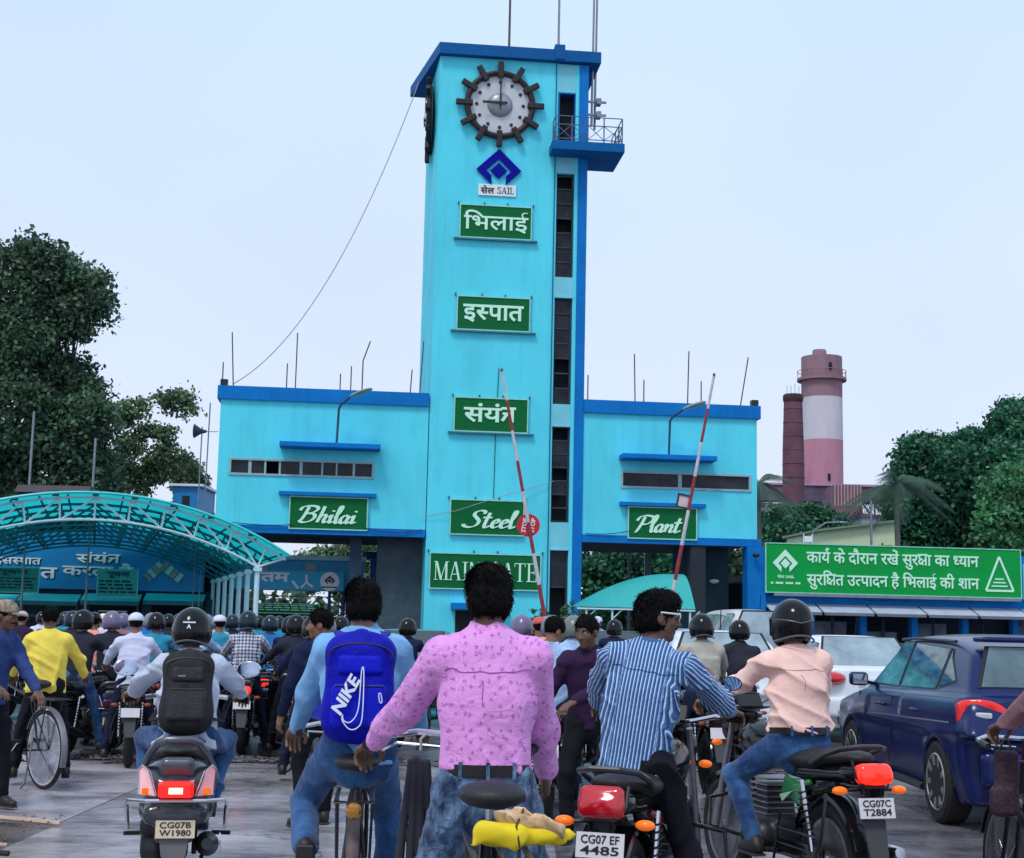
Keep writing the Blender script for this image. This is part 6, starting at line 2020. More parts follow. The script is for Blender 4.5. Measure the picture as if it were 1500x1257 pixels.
    if shirt.name in UVM and lod < 2:
        segs = [(0, hem, neck, None)] + [(1, shl, el, None), (2, shr, er, None), (3, el, hl, None), (4, er, hr, None)]
        best = np.full(len(v), 9.0)
        uv = np.zeros((len(v), 2))
        org = np.array(waist)
        ax, az, ay = np.array(RX), np.array(up), np.array(RY)
        for t_, a, b, _ in segs:
            a_, b__ = np.array(a), np.array(b)
            d = b__ - a_
            X = v - a_
            tt = np.clip(X @ d / (d @ d), 0, 1)
            ds = np.linalg.norm(X - tt[:, None] * d, axis=1)
            if t_ == 0:
                ds = ds - 0.16 * s
                u_ = (v - org) @ ax
                w_ = (v - org) @ az
                dep = (v - org) @ ay
                # wrap round the flanks so stripes do not smear
                u_ = u_ + np.sign(u_) * np.abs(dep) * 0.35 * (np.abs(u_) > 0.1)
            else:
                ds = ds - 0.055 * s
                dn = d / np.linalg.norm(d)
                e1 = ay - dn * (ay @ dn)
                e1 /= np.linalg.norm(e1)
                e2 = np.cross(dn, e1)
                R_ = X - (X @ dn)[:, None] * dn
                u_ = np.arctan2(R_ @ e2, -(R_ @ e1)) * 0.055
                w_ = X @ dn
            if t_: ds = ds + 0.018
            m_ = ds < best
            best[m_] = ds[m_]
            uv[m_, 0] = u_[m_]
            uv[m_, 1] = w_[m_]
        sh_uv = uv
    np_obj('shirt', (v, f), shirt, r, uv=sh_uv)
    if lod == 0:
        # yoke seam and a centre pleat laid on the back of the cloth
        sm_ = cloth(shirt.name + '_seam', tuple(x * 0.55 for x in (UVM.get(shirt.name) or tuple(shirt.node_tree.nodes['Color Ramp'].color_ramp.elements[0].color)[:3])))
        L3 = (v - np.array(upper)) @ np.stack([np.array(RX), np.array(RY), np.array(up)], 1)
        def lay(uz):
            out = []
            for u_, z_ in uz:
                k_ = (np.abs(L3[:, 0] - u_) < 0.012) & (np.abs(L3[:, 2] - z_) < 0.012) & (L3[:, 1] < 0.02)
                if k_.any():
                    j_ = np.argmin(np.where(k_, L3[:, 1], 9))
                    out.append(Vector(v[j_]) - RY * 0.0015)
            return [out[0]] + [(out[i - 1] + out[i] * 2 + out[i + 1]) / 4 - RY * 0.001 for i in range(1, len(out) - 1)] + [out[-1]] if len(out) > 3 else out
        for path_ in ([(u_, -0.03 - 0.25 * u_ * u_) for u_ in np.linspace(-0.16, 0.16, 25)],) + (() if not tuck else ([(-0.03, z_) for z_ in np.linspace(-0.06, -0.16, 8)],)):
            pt_ = lay(path_)
            if len(pt_) > 3: MB().tube(pt_, 0.0016, 4).obj('seam', sm_, r)
    if collar and lod < 2:
        pts = [neck + up * 0.025 * s + (RX * math.cos(a) * 0.062 + RY * math.sin(a) * 0.055) * s for a in np.linspace(0, 6.28, 17)]
        MB().tube(pts[:-1], 0.015 * s, 8, closed=True).obj('collar', shirt if shirt.name not in UVM else cloth(shirt.name + '_plain', UVM[shirt.name]), r)
    # --- trousers
    G = SDF()
    fyh2 = (tuple(fh @ Vector((0, 1, 0))), 0.72)
    G.cap(hip + uph * 0.05 * s, hip - uph * 0.04 * s, 0.150 * s * b_, 0.158 * s * (0.7 + 0.3 * b_), 0.03, fyh2)
    for j, k_, f_ in ((jl, kl, fl), (jr, kr, fr)):
        G.cap(j, k_, 0.098 * s, 0.070 * s, 0.04)
        G.cap(k_, f_ + (k_ - f_).normalized() * 0.02, 0.068 * s, 0.058 * s, 0.02)
    np_obj('trousers', G.mesh(hs, folds(wr_amp * 1.0, 44, seed + 9)), trousers, r)
    if belt is not False and tuck and lod < 2:
        pts = []
        for a in np.linspace(0, 2 * math.pi, 33)[:-1]:
            pts.append(hip + uph * 0.062 * s + (fh @ Vector((math.cos(a) * 0.166 * b_, math.sin(a) * 0.122 * b_, 0))) * s)
        rings = [[p + uph * z * s + (p - (hip + uph * 0.062 * s)).normalized() * o for z, o in ((-0.02, -0.004), (-0.02, 0.003), (0.02, 0.003), (0.02, -0.004))] for p in pts]
        MB().loft(rings, closed=True).obj('belt', BELT, r)
        if lod == 0:
            for a in (-2.2, -1.57, -0.95):
                p = hip + uph * 0.062 * s + (fh @ Vector((math.cos(a) * 0.17 * b_, math.sin(a) * 0.126 * b_, 0))) * s
                MB().cbox(p, (0.006, 0.004, 0.028), fh).obj('belt_loop', trousers, r, sm=0)
    # --- shoes
    for q, (f_, k_, fp, ty) in enumerate(((fl, kl, foot_pitch[0], toe[0]), (fr, kr, foot_pitch[1], toe[1]))):
        FM = Matrix.Rotation(R(ty), 3, 'Z') @ Matrix.Rotation(-R(fp), 3, 'X')
        def sp3(x, y, z): return f_ + FM @ Vector((x, y, z)) * s
        G = SDF()
        G.cap(sp3(0, -0.045, -0.035), sp3(0, 0.14, -0.05), 0.040 * s, 0.036 * s, 0.02, None)
        G.cap(sp3(0, -0.02, 0.0), sp3(0, 0.06, -0.03), 0.042 * s, 0.038 * s, 0.03)
        G.box(sp3(0, 0.04, -0.12), np.array((0.2, 0.25, 0.045)) * s, 0.005, 0.006, np.array(FM), sub=True)
        sh_ = np_obj('shoe', G.mesh((0.008, 0.012, 0.02)[lod]), shoe or LEATHER, r)
        if lod < 2:
            outl = [(-0.036, -0.075), (0.036, -0.075), (0.04, 0.0), (0.042, 0.10), (0.03, 0.165), (0.0, 0.18), (-0.03, 0.165), (-0.042, 0.10), (-0.04, 0.0)]
            pl = [sp3(x, y, -0.08) for x, y in outl]
            MB().prism(pl, (sp3(0, 0, -0.066) - sp3(0, 0, -0.08))).obj('sole', SOLE if q is not None else SOLE, r, sm=0).parent = sh_
    return r, dict(hip=hip, waist=waist, chest=chest, upper=upper, neck=neck, shl=shl, shr=shr, el=el, er=er, hl=hl, hr=hr, kl=kl, kr=kr, fl=fl, fr=fr, hc=hc, FW=fw_, HF=HF)
UVM = {}
def UVreg(m, plain):
    UVM[m.name] = plain
    return m
def recolour(root, table):
    """give a copied thing its own materials on shared meshes"""
    for ch in root.children:
        base = ch.name.split('.')[0]
        if base in table and len(ch.material_slots):
            ch.material_slots[0].link = 'OBJECT'
            ch.material_slots[0].material = table[base]
        recolour(ch, table)
# ------------------------------------------------------------------ two-wheelers
RUB = mat('tyre_rubber', (0.014, 0.013, 0.014), 0.8, var=0.3, bump=0.4, bscale=60)
CHM = mat('chrome', (0.62, 0.62, 0.65), 0.16, 1.0, var=0.1)
DGR = mat('engine_dark', (0.045, 0.045, 0.05), 0.45, 0.6, var=0.3, scale=12)
ALU = mat('alloy_grey', (0.32, 0.32, 0.34), 0.35, 0.8, var=0.2, scale=12)
SEATM = mat('seat_vinyl', (0.018, 0.018, 0.02), 0.5, var=0.2, bump=0.2, bscale=120)
PLW = mat('plate_white', S(225, 222, 225), 0.45, var=0.05)
ORG = mat('indicator_amber', S(255, 120, 30), 0.2, emit=S(255, 110, 20), es=0.35)
AMB = mat('indicator_dark', S(150, 60, 18), 0.2)
TLR = mat('tail_light_red', S(200, 12, 30), 0.12, var=0.15, spec=0.8, coat=0.5)
TLRD = mat('tail_light_unlit', (0.10, 0.006, 0.01), 0.3)
TLRON = mat('tail_light_lit', S(235, 40, 25), 0.15, emit=S(255, 45, 25), es=0.9, coat=0.5)
BLKP = mat('black_paint_gloss', (0.008, 0.008, 0.010), 0.14, spec=0.4, coat=0.15)
GRYP = mat('grey_body_plastic', (0.05, 0.052, 0.06), 0.35, var=0.15)
MIRR = mat('mirror_glass', (0.75, 0.78, 0.85), 0.05, 1.0, var=0.05)
def wheel(parent, c, Ro, wd, m_rim, spokes=0, disc=True, name='wheel', n=40):
    """tyre with rim, hub, spokes; axle along x"""
    c = Vector(c)
    prof = []
    for a in np.linspace(-math.pi * 0.78, math.pi * 0.78, 11):
        prof.append((Ro - wd * 0.5 + wd * 0.5 * math.cos(a), wd * 0.5 * math.sin(a) * 1.05))
    t = MB().lathe(c, (1, 0, 0), prof, n).obj('tyre', RUB, parent)
    rr = Ro - wd * 0.95
    m = MB().lathe(c, (1, 0, 0), [(rr - 0.012, -wd * 0.36), (rr + 0.008, -wd * 0.38), (rr + 0.008, wd * 0.38), (rr - 0.012, wd * 0.36), (rr - 0.018, 0), (rr - 0.012, -wd * 0.36)], n)
    ri = m.obj('rim', m_rim, t)
    h = MB().lathe(c, (1, 0, 0), [(0.0, -wd * 0.6), (0.022, -wd * 0.6), (0.022, -wd * 0.4), (0.05 if disc else 0.025, -wd * 0.35), (0.05 if disc else 0.025, wd * 0.35), (0.022, wd * 0.4), (0.022, wd * 0.6), (0, wd * 0.6)], 16)
    h.obj('hub', ALU, t)
    m = MB()
    if spokes <= 0:
        for k in range(5):
            a = k * 2 * math.pi / 5
            d = Vector((0, math.cos(a), math.sin(a)))
            m.bar(c + d * 0.04, c + d * rr, 0.022, 0.035, up=(1, 0, 0))
        m.obj('spoke', m_rim, t, sm=0)
    else:
        for k in range(spokes):
            a = k * 2 * math.pi / spokes
            s_ = 1 if k % 2 else -1
            d = Vector((0, math.cos(a), math.sin(a)))
            d2 = Vector((0, math.cos(a + 0.25 * s_), math.sin(a + 0.25 * s_)))
            m.tube([c + d2 * 0.022 + Vector((s_ * 0.028, 0, 0)), c + d * rr], 0.0016, 3)
        o = m.obj('spokes', CHM, t, sm=0)
        tag(o, kind='stuff')
    return t
def arc_guard(parent, c, Ro, a0, a1, w_, m, name='mudguard', lip=0.02):
    """mudguard strip around a wheel, axle along x, angles from +y towards +z"""
    rings = []
    c = Vector(c)
    for a in np.linspace(a0, a1, 22):
        d = Vector((0, math.cos(a), math.sin(a)))
        pr_ = [(-w_ / 2, -lip), (-w_ / 2 * 0.9, 0), (-w_ / 4, lip * 0.45), (w_ / 4, lip * 0.45), (w_ / 2 * 0.9, 0), (w_ / 2, -lip), (w_ / 2 - 0.003, -lip), (w_ / 4, lip * 0.45 - 0.004), (-w_ / 4, lip * 0.45 - 0.004), (-w_ / 2 + 0.003, -lip)]
        rings.append([c + d * (Ro + q) + Vector((x, 0, 0)) for x, q in pr_])
    return MB().loft(rings).obj(name, m, parent, sm=50)
def plate(parent, c, w_, h_, lines_, tilt=0.0, m=None, tm=None, yaw=0.0):
    M = Matrix.Translation(c) @ Matrix.Rotation(yaw, 4, 'Z') @ Matrix.Rotation(tilt, 4, 'X')
    p = MB()
    p.box(-w_ / 2, w_ / 2, 0, 0.004, -h_ / 2, h_ / 2)
    o = p.obj('number_plate', m or PLW, parent, M=M, sm=0)
    lines_ = [x for x in lines_ if x]
    n = len(lines_)
    for i, s_ in enumerate(lines_):
        z1 = h_ / 2 - h_ * 0.1 - i * h_ * 0.86 / n
        z0 = z1 - h_ * 0.86 / n + h_ * 0.09
        ww = w_ * (0.40 if len(s_) > 3 else 0.3)
        place(words([s_], off=0.015), (-ww, ww, z0, z1), M=M @ T3(0, -0.0004, 0), m=tm or BLK, parent=o, depth=0.0015)
    return o
def mirror(parent, base, tip, r_=0.055, yaw=0.0, m=None):
    t = MB().tube([base, Vector(base).lerp(Vector(tip), 0.5) + Vector((0, 0.01, 0.02)), tip], 0.006, 6).obj('mirror_stalk', BLK, parent)
    Mx = Matrix.Translation(tip) @ Matrix.Rotation(yaw, 4, 'Z')
    MB().ell((0, 0.012, 0.03), (r_ * 1.25, 0.014, r_ * 0.85), 18, 8).obj('mirror_shell', m or BLK, t, M=Mx)
    MB().lathe((0, -0.002, 0.03), (0, -1, 0), [(0, 0.001), (r_ * 0.95, 0.001), (r_ * 0.95, -0.003), (0, -0.003)], 18).obj('mirror_glass', MIRR, t, M=Mx @ T3(0, 0, 0.03) @ Matrix.Diagonal((1.2, 1, 0.8, 1)) @ T3(0, 0, -0.03))
def motorcycle(label, loc, rz, paint, accent=None, lit=False, plate_txt=('CG07', '4485'), lod=0, group=None, tail='wide', platem=None, guard=True, steer=0.0, blink=True):
    r = thing('motorcycle', label, 'motorcycle', loc, rz, group)
    hs = (0.011, 0.016, 0.026)[lod]
    RC, FC = (0, 0, 0.305), (0, 1.27, 0.305)
    wheel(r, RC, 0.305, 0.105, DGR if lod else ALU, 0, n=40 if lod == 0 else 24)
    wheel(r, FC, 0.305, 0.085, DGR if lod else ALU, 0, n=40 if lod == 0 else 24)
    arc_guard(r, RC, 0.335, R(20), R(165), 0.14, BLKP, 'rear_mudguard')
    arc_guard(r, FC, 0.325, R(30), R(170), 0.11, paint, 'front_mudguard')
    # fork
    for q in (-1, 1):
        MB().tube([(q * 0.085, 1.275, 0.305), (q * 0.085, 1.16, 0.62), (q * 0.085, 1.02, 1.0)], [0.024, 0.022, 0.017], 10).obj('fork_leg', ALU, r)
    # frame and engine
    m = MB()
    m.tube([(0, 1.02, 0.92), (0, 0.7, 0.80), (0, 0.2, 0.72), (0, -0.2, 0.72)], 0.022, 8)
    m.tube([(0, 1.03, 0.86), (0, 0.88, 0.45), (0, 0.75, 0.28), (0, 0.35, 0.26), (0, 0.28, 0.6), (0, 0.2, 0.72)], 0.02, 8)
    for q in (-1, 1): m.tube([(q * 0.11, -0.22, 0.72), (q * 0.1, 0.1, 0.66), (q * 0.06, 0.3, 0.45)], 0.012, 6)
    m.obj('frame', BLKP, r)
    for q in (-1, 1):
        MB().bar((q * 0.1, 0, 0.305), (q * 0.08, 0.42, 0.34), 0.03, 0.045).obj('swingarm', DGR, r, sm=0)
        MB().tube([(q * 0.115, 0.03, 0.33), (q * 0.12, 0.12, 0.70)], 0.014, 8).obj('shock_absorber', CHM, r)
        sp = MB()
        pts = [(q * 0.1165 + 0.026 * math.cos(t), 0.045 + 0.075 * t / 50 + 0.026 * math.sin(t), 0.40 + 0.25 * t / 50) for t in np.linspace(0, 50, 90 if lod == 0 else 40)]
        sp.tube(pts, 0.0055, 4).obj('shock_spring', BLK if lod else DGR, r)
    G = SDF()
    G.box((0, 0.58, 0.36), (0.12, 0.15, 0.10), 0.04, 0.03).cap((-0.15, 0.52, 0.36), (0.15, 0.52, 0.36), 0.085, None, 0.02).cap((-0.14, 0.68, 0.34), (0.15, 0.68, 0.34), 0.065, None, 0.02)
    G.box((0, 0.66, 0.52), (0.085, 0.085, 0.1), 0.02, 0.03)
    np_obj('engine', G.mesh(hs), DGR, r)
    f_ = MB()
    for k in range(7 if lod < 2 else 3):
        z = 0.46 + (0.032 if lod < 2 else 0.07) * k
        f_.box(-0.105, 0.105, 0.56, 0.77, z, z + 0.009)
    tag(f_.obj('cooling_fins', ALU, r, sm=0), kind='stuff')
    # exhaust on the right, chain case and stand on the left
    MB().tube([(0.06, 0.74, 0.55), (0.09, 0.88, 0.42), (0.12, 0.76, 0.22), (0.14, 0.4, 0.2), (0.16, 0.18, 0.24)], 0.02, 8).obj('exhaust_pipe', CHM, r)
    MB().tube([(0.165, 0.2, 0.25), (0.17, 0.1, 0.27), (0.175, -0.3, 0.37), (0.175, -0.36, 0.385)], [0.03, 0.05, 0.05, 0.03], 14).obj('silencer', mat('silencer_black', (0.03, 0.03, 0.033), 0.35, 0.7) if lod else CHM, r)
    MB().box(-0.115, -0.085, -0.06, 0.5, 0.27, 0.37).obj('chain_case', BLKP, r, sm=0, bevel=0.01)
    MB().tube([(-0.1, 0.42, 0.24), (-0.2, 0.32, 0.12), (-0.24, 0.28, 0.1)], 0.01, 6).obj('side_stand', BLK, r)
    for q in (-1, 1):
        MB().tube([(q * 0.12, 0.42, 0.29), (q * 0.25, 0.42, 0.30)], 0.014, 8).obj('foot_peg', RUB, r)
    # tank, seat, cowls
    G = SDF()
    G.ell((0, 0.78, 0.86), (0.135, 0.24, 0.12), 0.04).ell((0, 0.62, 0.84), (0.11, 0.2, 0.10), 0.05)
    G.box((0, 0.7, 0.66), (0.3, 0.5, 0.09), 0.02, 0.03, sub=True)
    np_obj('fuel_tank', G.mesh(hs), paint, r)
    MB().lathe((0, 0.8, 0.972), (0, 0.1, 1), [(0.035, 0), (0.035, 0.012), (0.0, 0.014)], 16).obj('fuel_cap', CHM, r)
    G = SDF()
    G.cap((0, 0.46, 0.80), (0, 0.1, 0.80), 0.12, 0.13, 0.03, ((0, 0, 1), 0.42)).cap((0, 0.1, 0.815), (0, -0.24, 0.85), 0.125, 0.09, 0.03, ((0, 0, 1), 0.42))
    np_obj('seat', G.mesh(hs), SEATM, r)
    G = SDF()
    G.cap((0, 0.2, 0.74), (0, -0.28, 0.77), 0.11, 0.10, 0.03, ((0, 0, 1), 0.55)).cap((0, -0.26, 0.775), (0, -0.40, 0.79), 0.10, 0.055, 0.02, ((0, 0, 1), 0.6))
    np_obj('tail_cowl', G.mesh(hs), paint, r)
    for q in (-1, 1):
        G = SDF().box((q * 0.10, 0.25, 0.63), (0.015, 0.11, 0.055), 0.015, 0.02, frame(0, R(-14), 0)).cap((q * 0.1, 0.08, 0.69), (q * 0.09, 0.36, 0.62), 0.022, 0.02, 0.03)
        np_obj('side_panel', G.mesh(hs), accent or paint, r)
        if lod == 0 and accent:
            MB().prism([(q * 0.128, 0.36, 0.60), (q * 0.128, 0.1, 0.66), (q * 0.128, 0.22, 0.63), (q * 0.128, 0.33, 0.565)], (q * 0.003, 0, 0)).obj('decal', mat('decal_silver', S(170, 200, 170), 0.3), r, sm=0)
    # grab rail
    pts = [(-0.125, 0.02, 0.80), (-0.135, -0.15, 0.86), (-0.125, -0.3, 0.90), (-0.06, -0.37, 0.915), (0.06, -0.37, 0.915), (0.125, -0.3, 0.90), (0.135, -0.15, 0.86), (0.125, 0.02, 0.80)]
    MB().tube(pts, 0.014, 8).obj('grab_rail', DGR if lod else mat('rail_graphite', (0.06, 0.06, 0.065), 0.35, 0.5), r)
    # tail light
    tl = TLRON if lit else (TLR if lod == 0 else TLRD)
    G = SDF()
    if tail == 'wide': G.box((0, -0.395, 0.785), (0.092, 0.045, 0.066 if not lit else 0.05), 0.03, 0.02, frame(0, R(12), 0)).ell((0, -0.425, 0.775), (0.08, 0.035, 0.04), 0.03)
    else: G.ell((0, -0.39, 0.79), (0.06, 0.05, 0.045), 0.02)
    np_obj('tail_light', G.mesh((0.006, 0.009, 0.012)[lod]), tl, r)
    if lod < 2:
        MB().tube([(-0.1, -0.36, 0.85), (-0.1, -0.40, 0.77), (-0.06, -0.43, 0.72), (0.06, -0.43, 0.72), (0.1, -0.40, 0.77), (0.1, -0.36, 0.85)], 0.008, 6).obj('light_bezel', BLK, r)
    # fender, plate, flap
    G = SDF().box((0, -0.40, 0.66), (0.055, 0.012, 0.10), 0.01, 0.02, frame(0, R(-12), 0)).cap((0, -0.33, 0.72), (0, -0.40, 0.62), 0.05, 0.04, 0.02, ((0, 1, 0), 0.5))
    np_obj('plate_bracket', G.mesh(hs), BLKP, r)
    plate(r, (0, -0.432, 0.62), 0.2, 0.1, plate_txt if lod < 2 else plate_txt[:2], R(-12) * 1.0, platem)
    MB().prism([(-0.065, -0.40, 0.56), (0.065, -0.40, 0.56), (0.05, -0.46, 0.36), (-0.05, -0.46, 0.36)], (0, 0.008, 0)).obj('mud_flap', mat('flap_grey', (0.06, 0.06, 0.065), 0.6) if lod < 2 else GRYP, r, sm=0)
    if blink:
        for q in (-1, 1):
            MB().tube([(q * 0.05, -0.34, 0.70), (q * 0.14, -0.35, 0.70)], 0.008, 6).obj('indicator_stalk', BLK, r)
            MB().ell((q * 0.17, -0.36, 0.70), (0.042, 0.028, 0.022), 14, 8).obj('indicator', ORG if lod == 0 else AMB, r)
    if lod < 2:
        for q in (-1, 1):
            MB().ell((q * 0.15, 1.12, 0.82), (0.035, 0.025, 0.02), 12, 8).obj('indicator', ORG, r)
    # cockpit
    pts = [(-0.37, 0.86, 1.06), (-0.24, 0.9, 1.07), (-0.12, 0.98, 1.04), (0, 1.0, 1.02), (0.12, 0.98, 1.04), (0.24, 0.9, 1.07), (0.37, 0.86, 1.06)]
    MB().tube(pts, 0.012, 8).obj('handlebar', CHM, r)
    for q in (-1, 1):
        MB().tube([(q * 0.385, 0.855, 1.06), (q * 0.27, 0.89, 1.068)], 0.018, 10).obj('grip', RUB, r)
        MB().tube([(q * 0.25, 0.94, 1.06), (q * 0.36, 0.95, 1.04)], 0.006, 5).obj('lever', ALU, r)
        mirror(r, (q * 0.22, 0.92, 1.07), (q * 0.31, 0.93, 1.20), 0.043)
    G = SDF().ell((0, 1.12, 0.90), (0.11, 0.09, 0.105), 0.03).ell((0, 1.06, 0.99), (0.10, 0.05, 0.05), 0.03)
    np_obj('headlamp_cowl', G.mesh(hs), paint if lod else BLKP, r)
    MB().lathe((0, 1.165, 0.89), (0, 1, 0), [(0.0, 0.0), (0.075, 0.0), (0.08, 0.02), (0.05, 0.045), (0, 0.05)], 18).obj('headlamp', mat('lamp_clear', (0.6, 0.62, 0.65), 0.1, spec=0.8), r)
    MB().cbox((0, 0.99, 1.07), (0.075, 0.012, 0.045), frame(0, R(40), 0)).obj('instruments', BLK, r, sm=0)
    if guard:
        MB().tube([(-0.08, 0.95, 0.55), (-0.28, 0.93, 0.52), (-0.3, 0.9, 0.36), (-0.08, 0.82, 0.3)], 0.012, 6).obj('crash_guard', BLKP, r)
        MB().tube([(0.08, 0.95, 0.55), (0.28, 0.93, 0.52), (0.3, 0.9, 0.36), (0.08, 0.82, 0.3)], 0.012, 6).obj('crash_guard', BLKP, r)
    if lod == 0:
        for q in (-1, 1):
            MB().tube([(q * 0.30, 0.93, 1.045), (q * 0.22, 1.08, 1.1), (q * 0.08, 1.16, 1.0), (q * 0.06, 1.1, 0.8), (q * 0.07, 0.8, 0.5)], 0.0045, 5).obj('cable', BLK, r)
        MB().tube([(0.1, 0.02, 0.33), (0.13, 0.1, 0.24), (0.12, 0.4, 0.24)], 0.007, 5).obj('brake_rod', CHM, r)
        MB().lathe((0, -0.452, 0.79 if not lit else 0.785), (0, -1, 0), [(0.0, 0.004), (0.012, 0.003), (0.014, 0.0), (0, 0)], 12).obj('lamp_screw', CHM, r)
    # rear foot guard (saree guard) on the left
    if lod < 2:
        m = MB().tube([(-0.13, -0.15, 0.66), (-0.2, -0.22, 0.45), (-0.2, -0.12, 0.28), (-0.2, 0.3, 0.26), (-0.14, 0.34, 0.5)], 0.009, 6)
        m.obj('side_guard', BLKP, r)
        for t in (0.36, 0.44): MB().tube([(-0.2, -0.2, t), (-0.19, 0.3, t)], 0.005, 5).obj('side_guard_rod', BLKP, r)
    return r
def bicycle(label, loc, rz, paint, group=None, carrier=True, steer=0.0, guardm=None, lod=0, reflector=False):
    r = thing('bicycle', label, 'bicycle', loc, rz, group)
    RC, FC = (0, 0, 0.335), (0, 1.12, 0.335)
    guardm = guardm or paint
    wheel(r, RC, 0.335, 0.04, CHM, 28, False, n=48)
    arc_guard(r, RC, 0.36, R(25), R(200), 0.055, guardm, 'rear_mudguard', 0.012)
    m = MB()
    bb, st, hd = Vector((0, 0.46, 0.29)), Vector((0, 0.30, 0.80)), Vector((0, 0.92, 0.88))
    hd2 = Vector((0, 0.95, 0.72))
    for a, b, rr in ((bb, st, 0.015), (st + Vector((0, 0.01, -0.04)), hd, 0.014), (bb, hd2, 0.016), (hd, hd2, 0.018)): m.tube([a, b], rr, 8)
    for q in (-1, 1):
        m.tube([bb + Vector((q * 0.02, 0, 0)), (q * 0.06, 0.0, 0.335)], 0.009, 6)
        m.tube([st + Vector((q * 0.015, 0, -0.05)), (q * 0.06, 0.0, 0.335)], 0.008, 6)
    m.obj('frame', paint, r)
    # steering assembly rotated about the head tube
    tmp = MB()
    for q in (-1, 1): tmp.tube([(q * 0.045, 1.12, 0.335), (q * 0.045, 1.03, 0.6), (q * 0.02, 0.955, 0.72)], 0.011, 6)
    tmp.tube([(0, 0.95, 0.72), (0, 0.90, 0.98)], 0.014, 8)
    SM = Matrix.Translation((0, 0.94, 0)) @ Matrix.Rotation(steer, 4, 'Z') @ Matrix.Translation((0, -0.94, 0))
    fk = tmp.obj('fork', paint, r, M=SM)
    fw2 = wheel(r, FC, 0.335, 0.04, CHM, 28, False, n=48)
    fw2.matrix_local = SM
    g2 = arc_guard(r, FC, 0.36, R(20), R(175), 0.055, guardm, 'front_mudguard', 0.012)
    g2.matrix_local = SM
    pts = [(-0.28, 0.68, 0.97), (-0.27, 0.82, 0.99), (-0.2, 0.9, 1.0), (0, 0.92, 0.99), (0.2, 0.9, 1.0), (0.27, 0.82, 0.99), (0.28, 0.68, 0.97)]
    MB().tube(pts, 0.011, 8).obj('handlebar', CHM, r, M=SM)
    for q in (-1, 1):
        MB().tube([(q * 0.28, 0.66, 0.968), (q * 0.275, 0.76, 0.98)], 0.017, 8).obj('grip', BLK, r, M=SM)
        MB().tube([(q * 0.24, 0.70, 0.95), (q * 0.25, 0.84, 0.965), (q * 0.05, 0.9, 0.95)], 0.005, 5).obj('brake_rod', CHM, r, M=SM)
    G = SDF().cap((0, 0.32, 0.87), (0, 0.18, 0.885), 0.045, 0.1, 0.02, ((0, 0, 1), 0.4))
    np_obj('saddle', G.mesh(0.01), SEATM, r)
    MB().tube([st, (0, 0.26, 0.86)], 0.012, 8).obj('seat_post', CHM, r)
    MB().lathe((0.05, 0.46, 0.29), (1, 0, 0), [(0.0, 0), (0.09, 0), (0.09, 0.006), (0.0, 0.006)], 24).obj('chainwheel', CHM, r)
    MB().box(0.03, 0.07, -0.06, 0.5, 0.25, 0.39).obj('chain_case', paint, r, sm=0, bevel=0.012)
    for q, a in ((1, R(-35)), (-1, R(145))):
        d = Vector((0, math.cos(a), math.sin(a))) * 0.17
        MB().bar(bb + Vector((q * 0.08, 0, 0)), bb + Vector((q * 0.085, 0, 0)) + d, 0.016, 0.012).obj('crank', CHM, r, sm=0)
        MB().cbox(bb + Vector((q * 0.13, 0, 0)) + d, (0.045, 0.035, 0.012)).obj('pedal', RUB, r, sm=0)
    if carrier:
        m = MB()
        for q in (-0.07, 0, 0.07): m.tube([(q, 0.22, 0.77), (q, -0.26, 0.77)], 0.006, 6)
        m.tube([(-0.075, 0.2, 0.77), (-0.075, -0.27, 0.77), (0.075, -0.27, 0.77), (0.075, 0.2, 0.77)], 0.008, 6)
        for q in (-1, 1):
            m.tube([(q * 0.075, -0.12, 0.77), (q * 0.065, 0.0, 0.34)], 0.006, 6)
            m.tube([(q * 0.075, 0.12, 0.77), (q * 0.065, 0.0, 0.34)], 0.006, 6)
        m.obj('carrier', DGR, r)
    if reflector:
        MB().lathe((0, -0.28, 0.735), (0, -1, 0), [(0.0, 0.02), (0.022, 0.018), (0.034, 0.0), (0.034, -0.01), (0, -0.01)], 18).obj('reflector', mat('brass_reflector', S(190, 130, 60), 0.25, 0.6, var=0.2), r)
    MB().tube([(-0.02, 0.2, 0.42), (-0.16, 0.02, 0.06), (-0.2, 0.0, 0.02)], 0.008, 6).obj('stand', DGR, r)
    return r
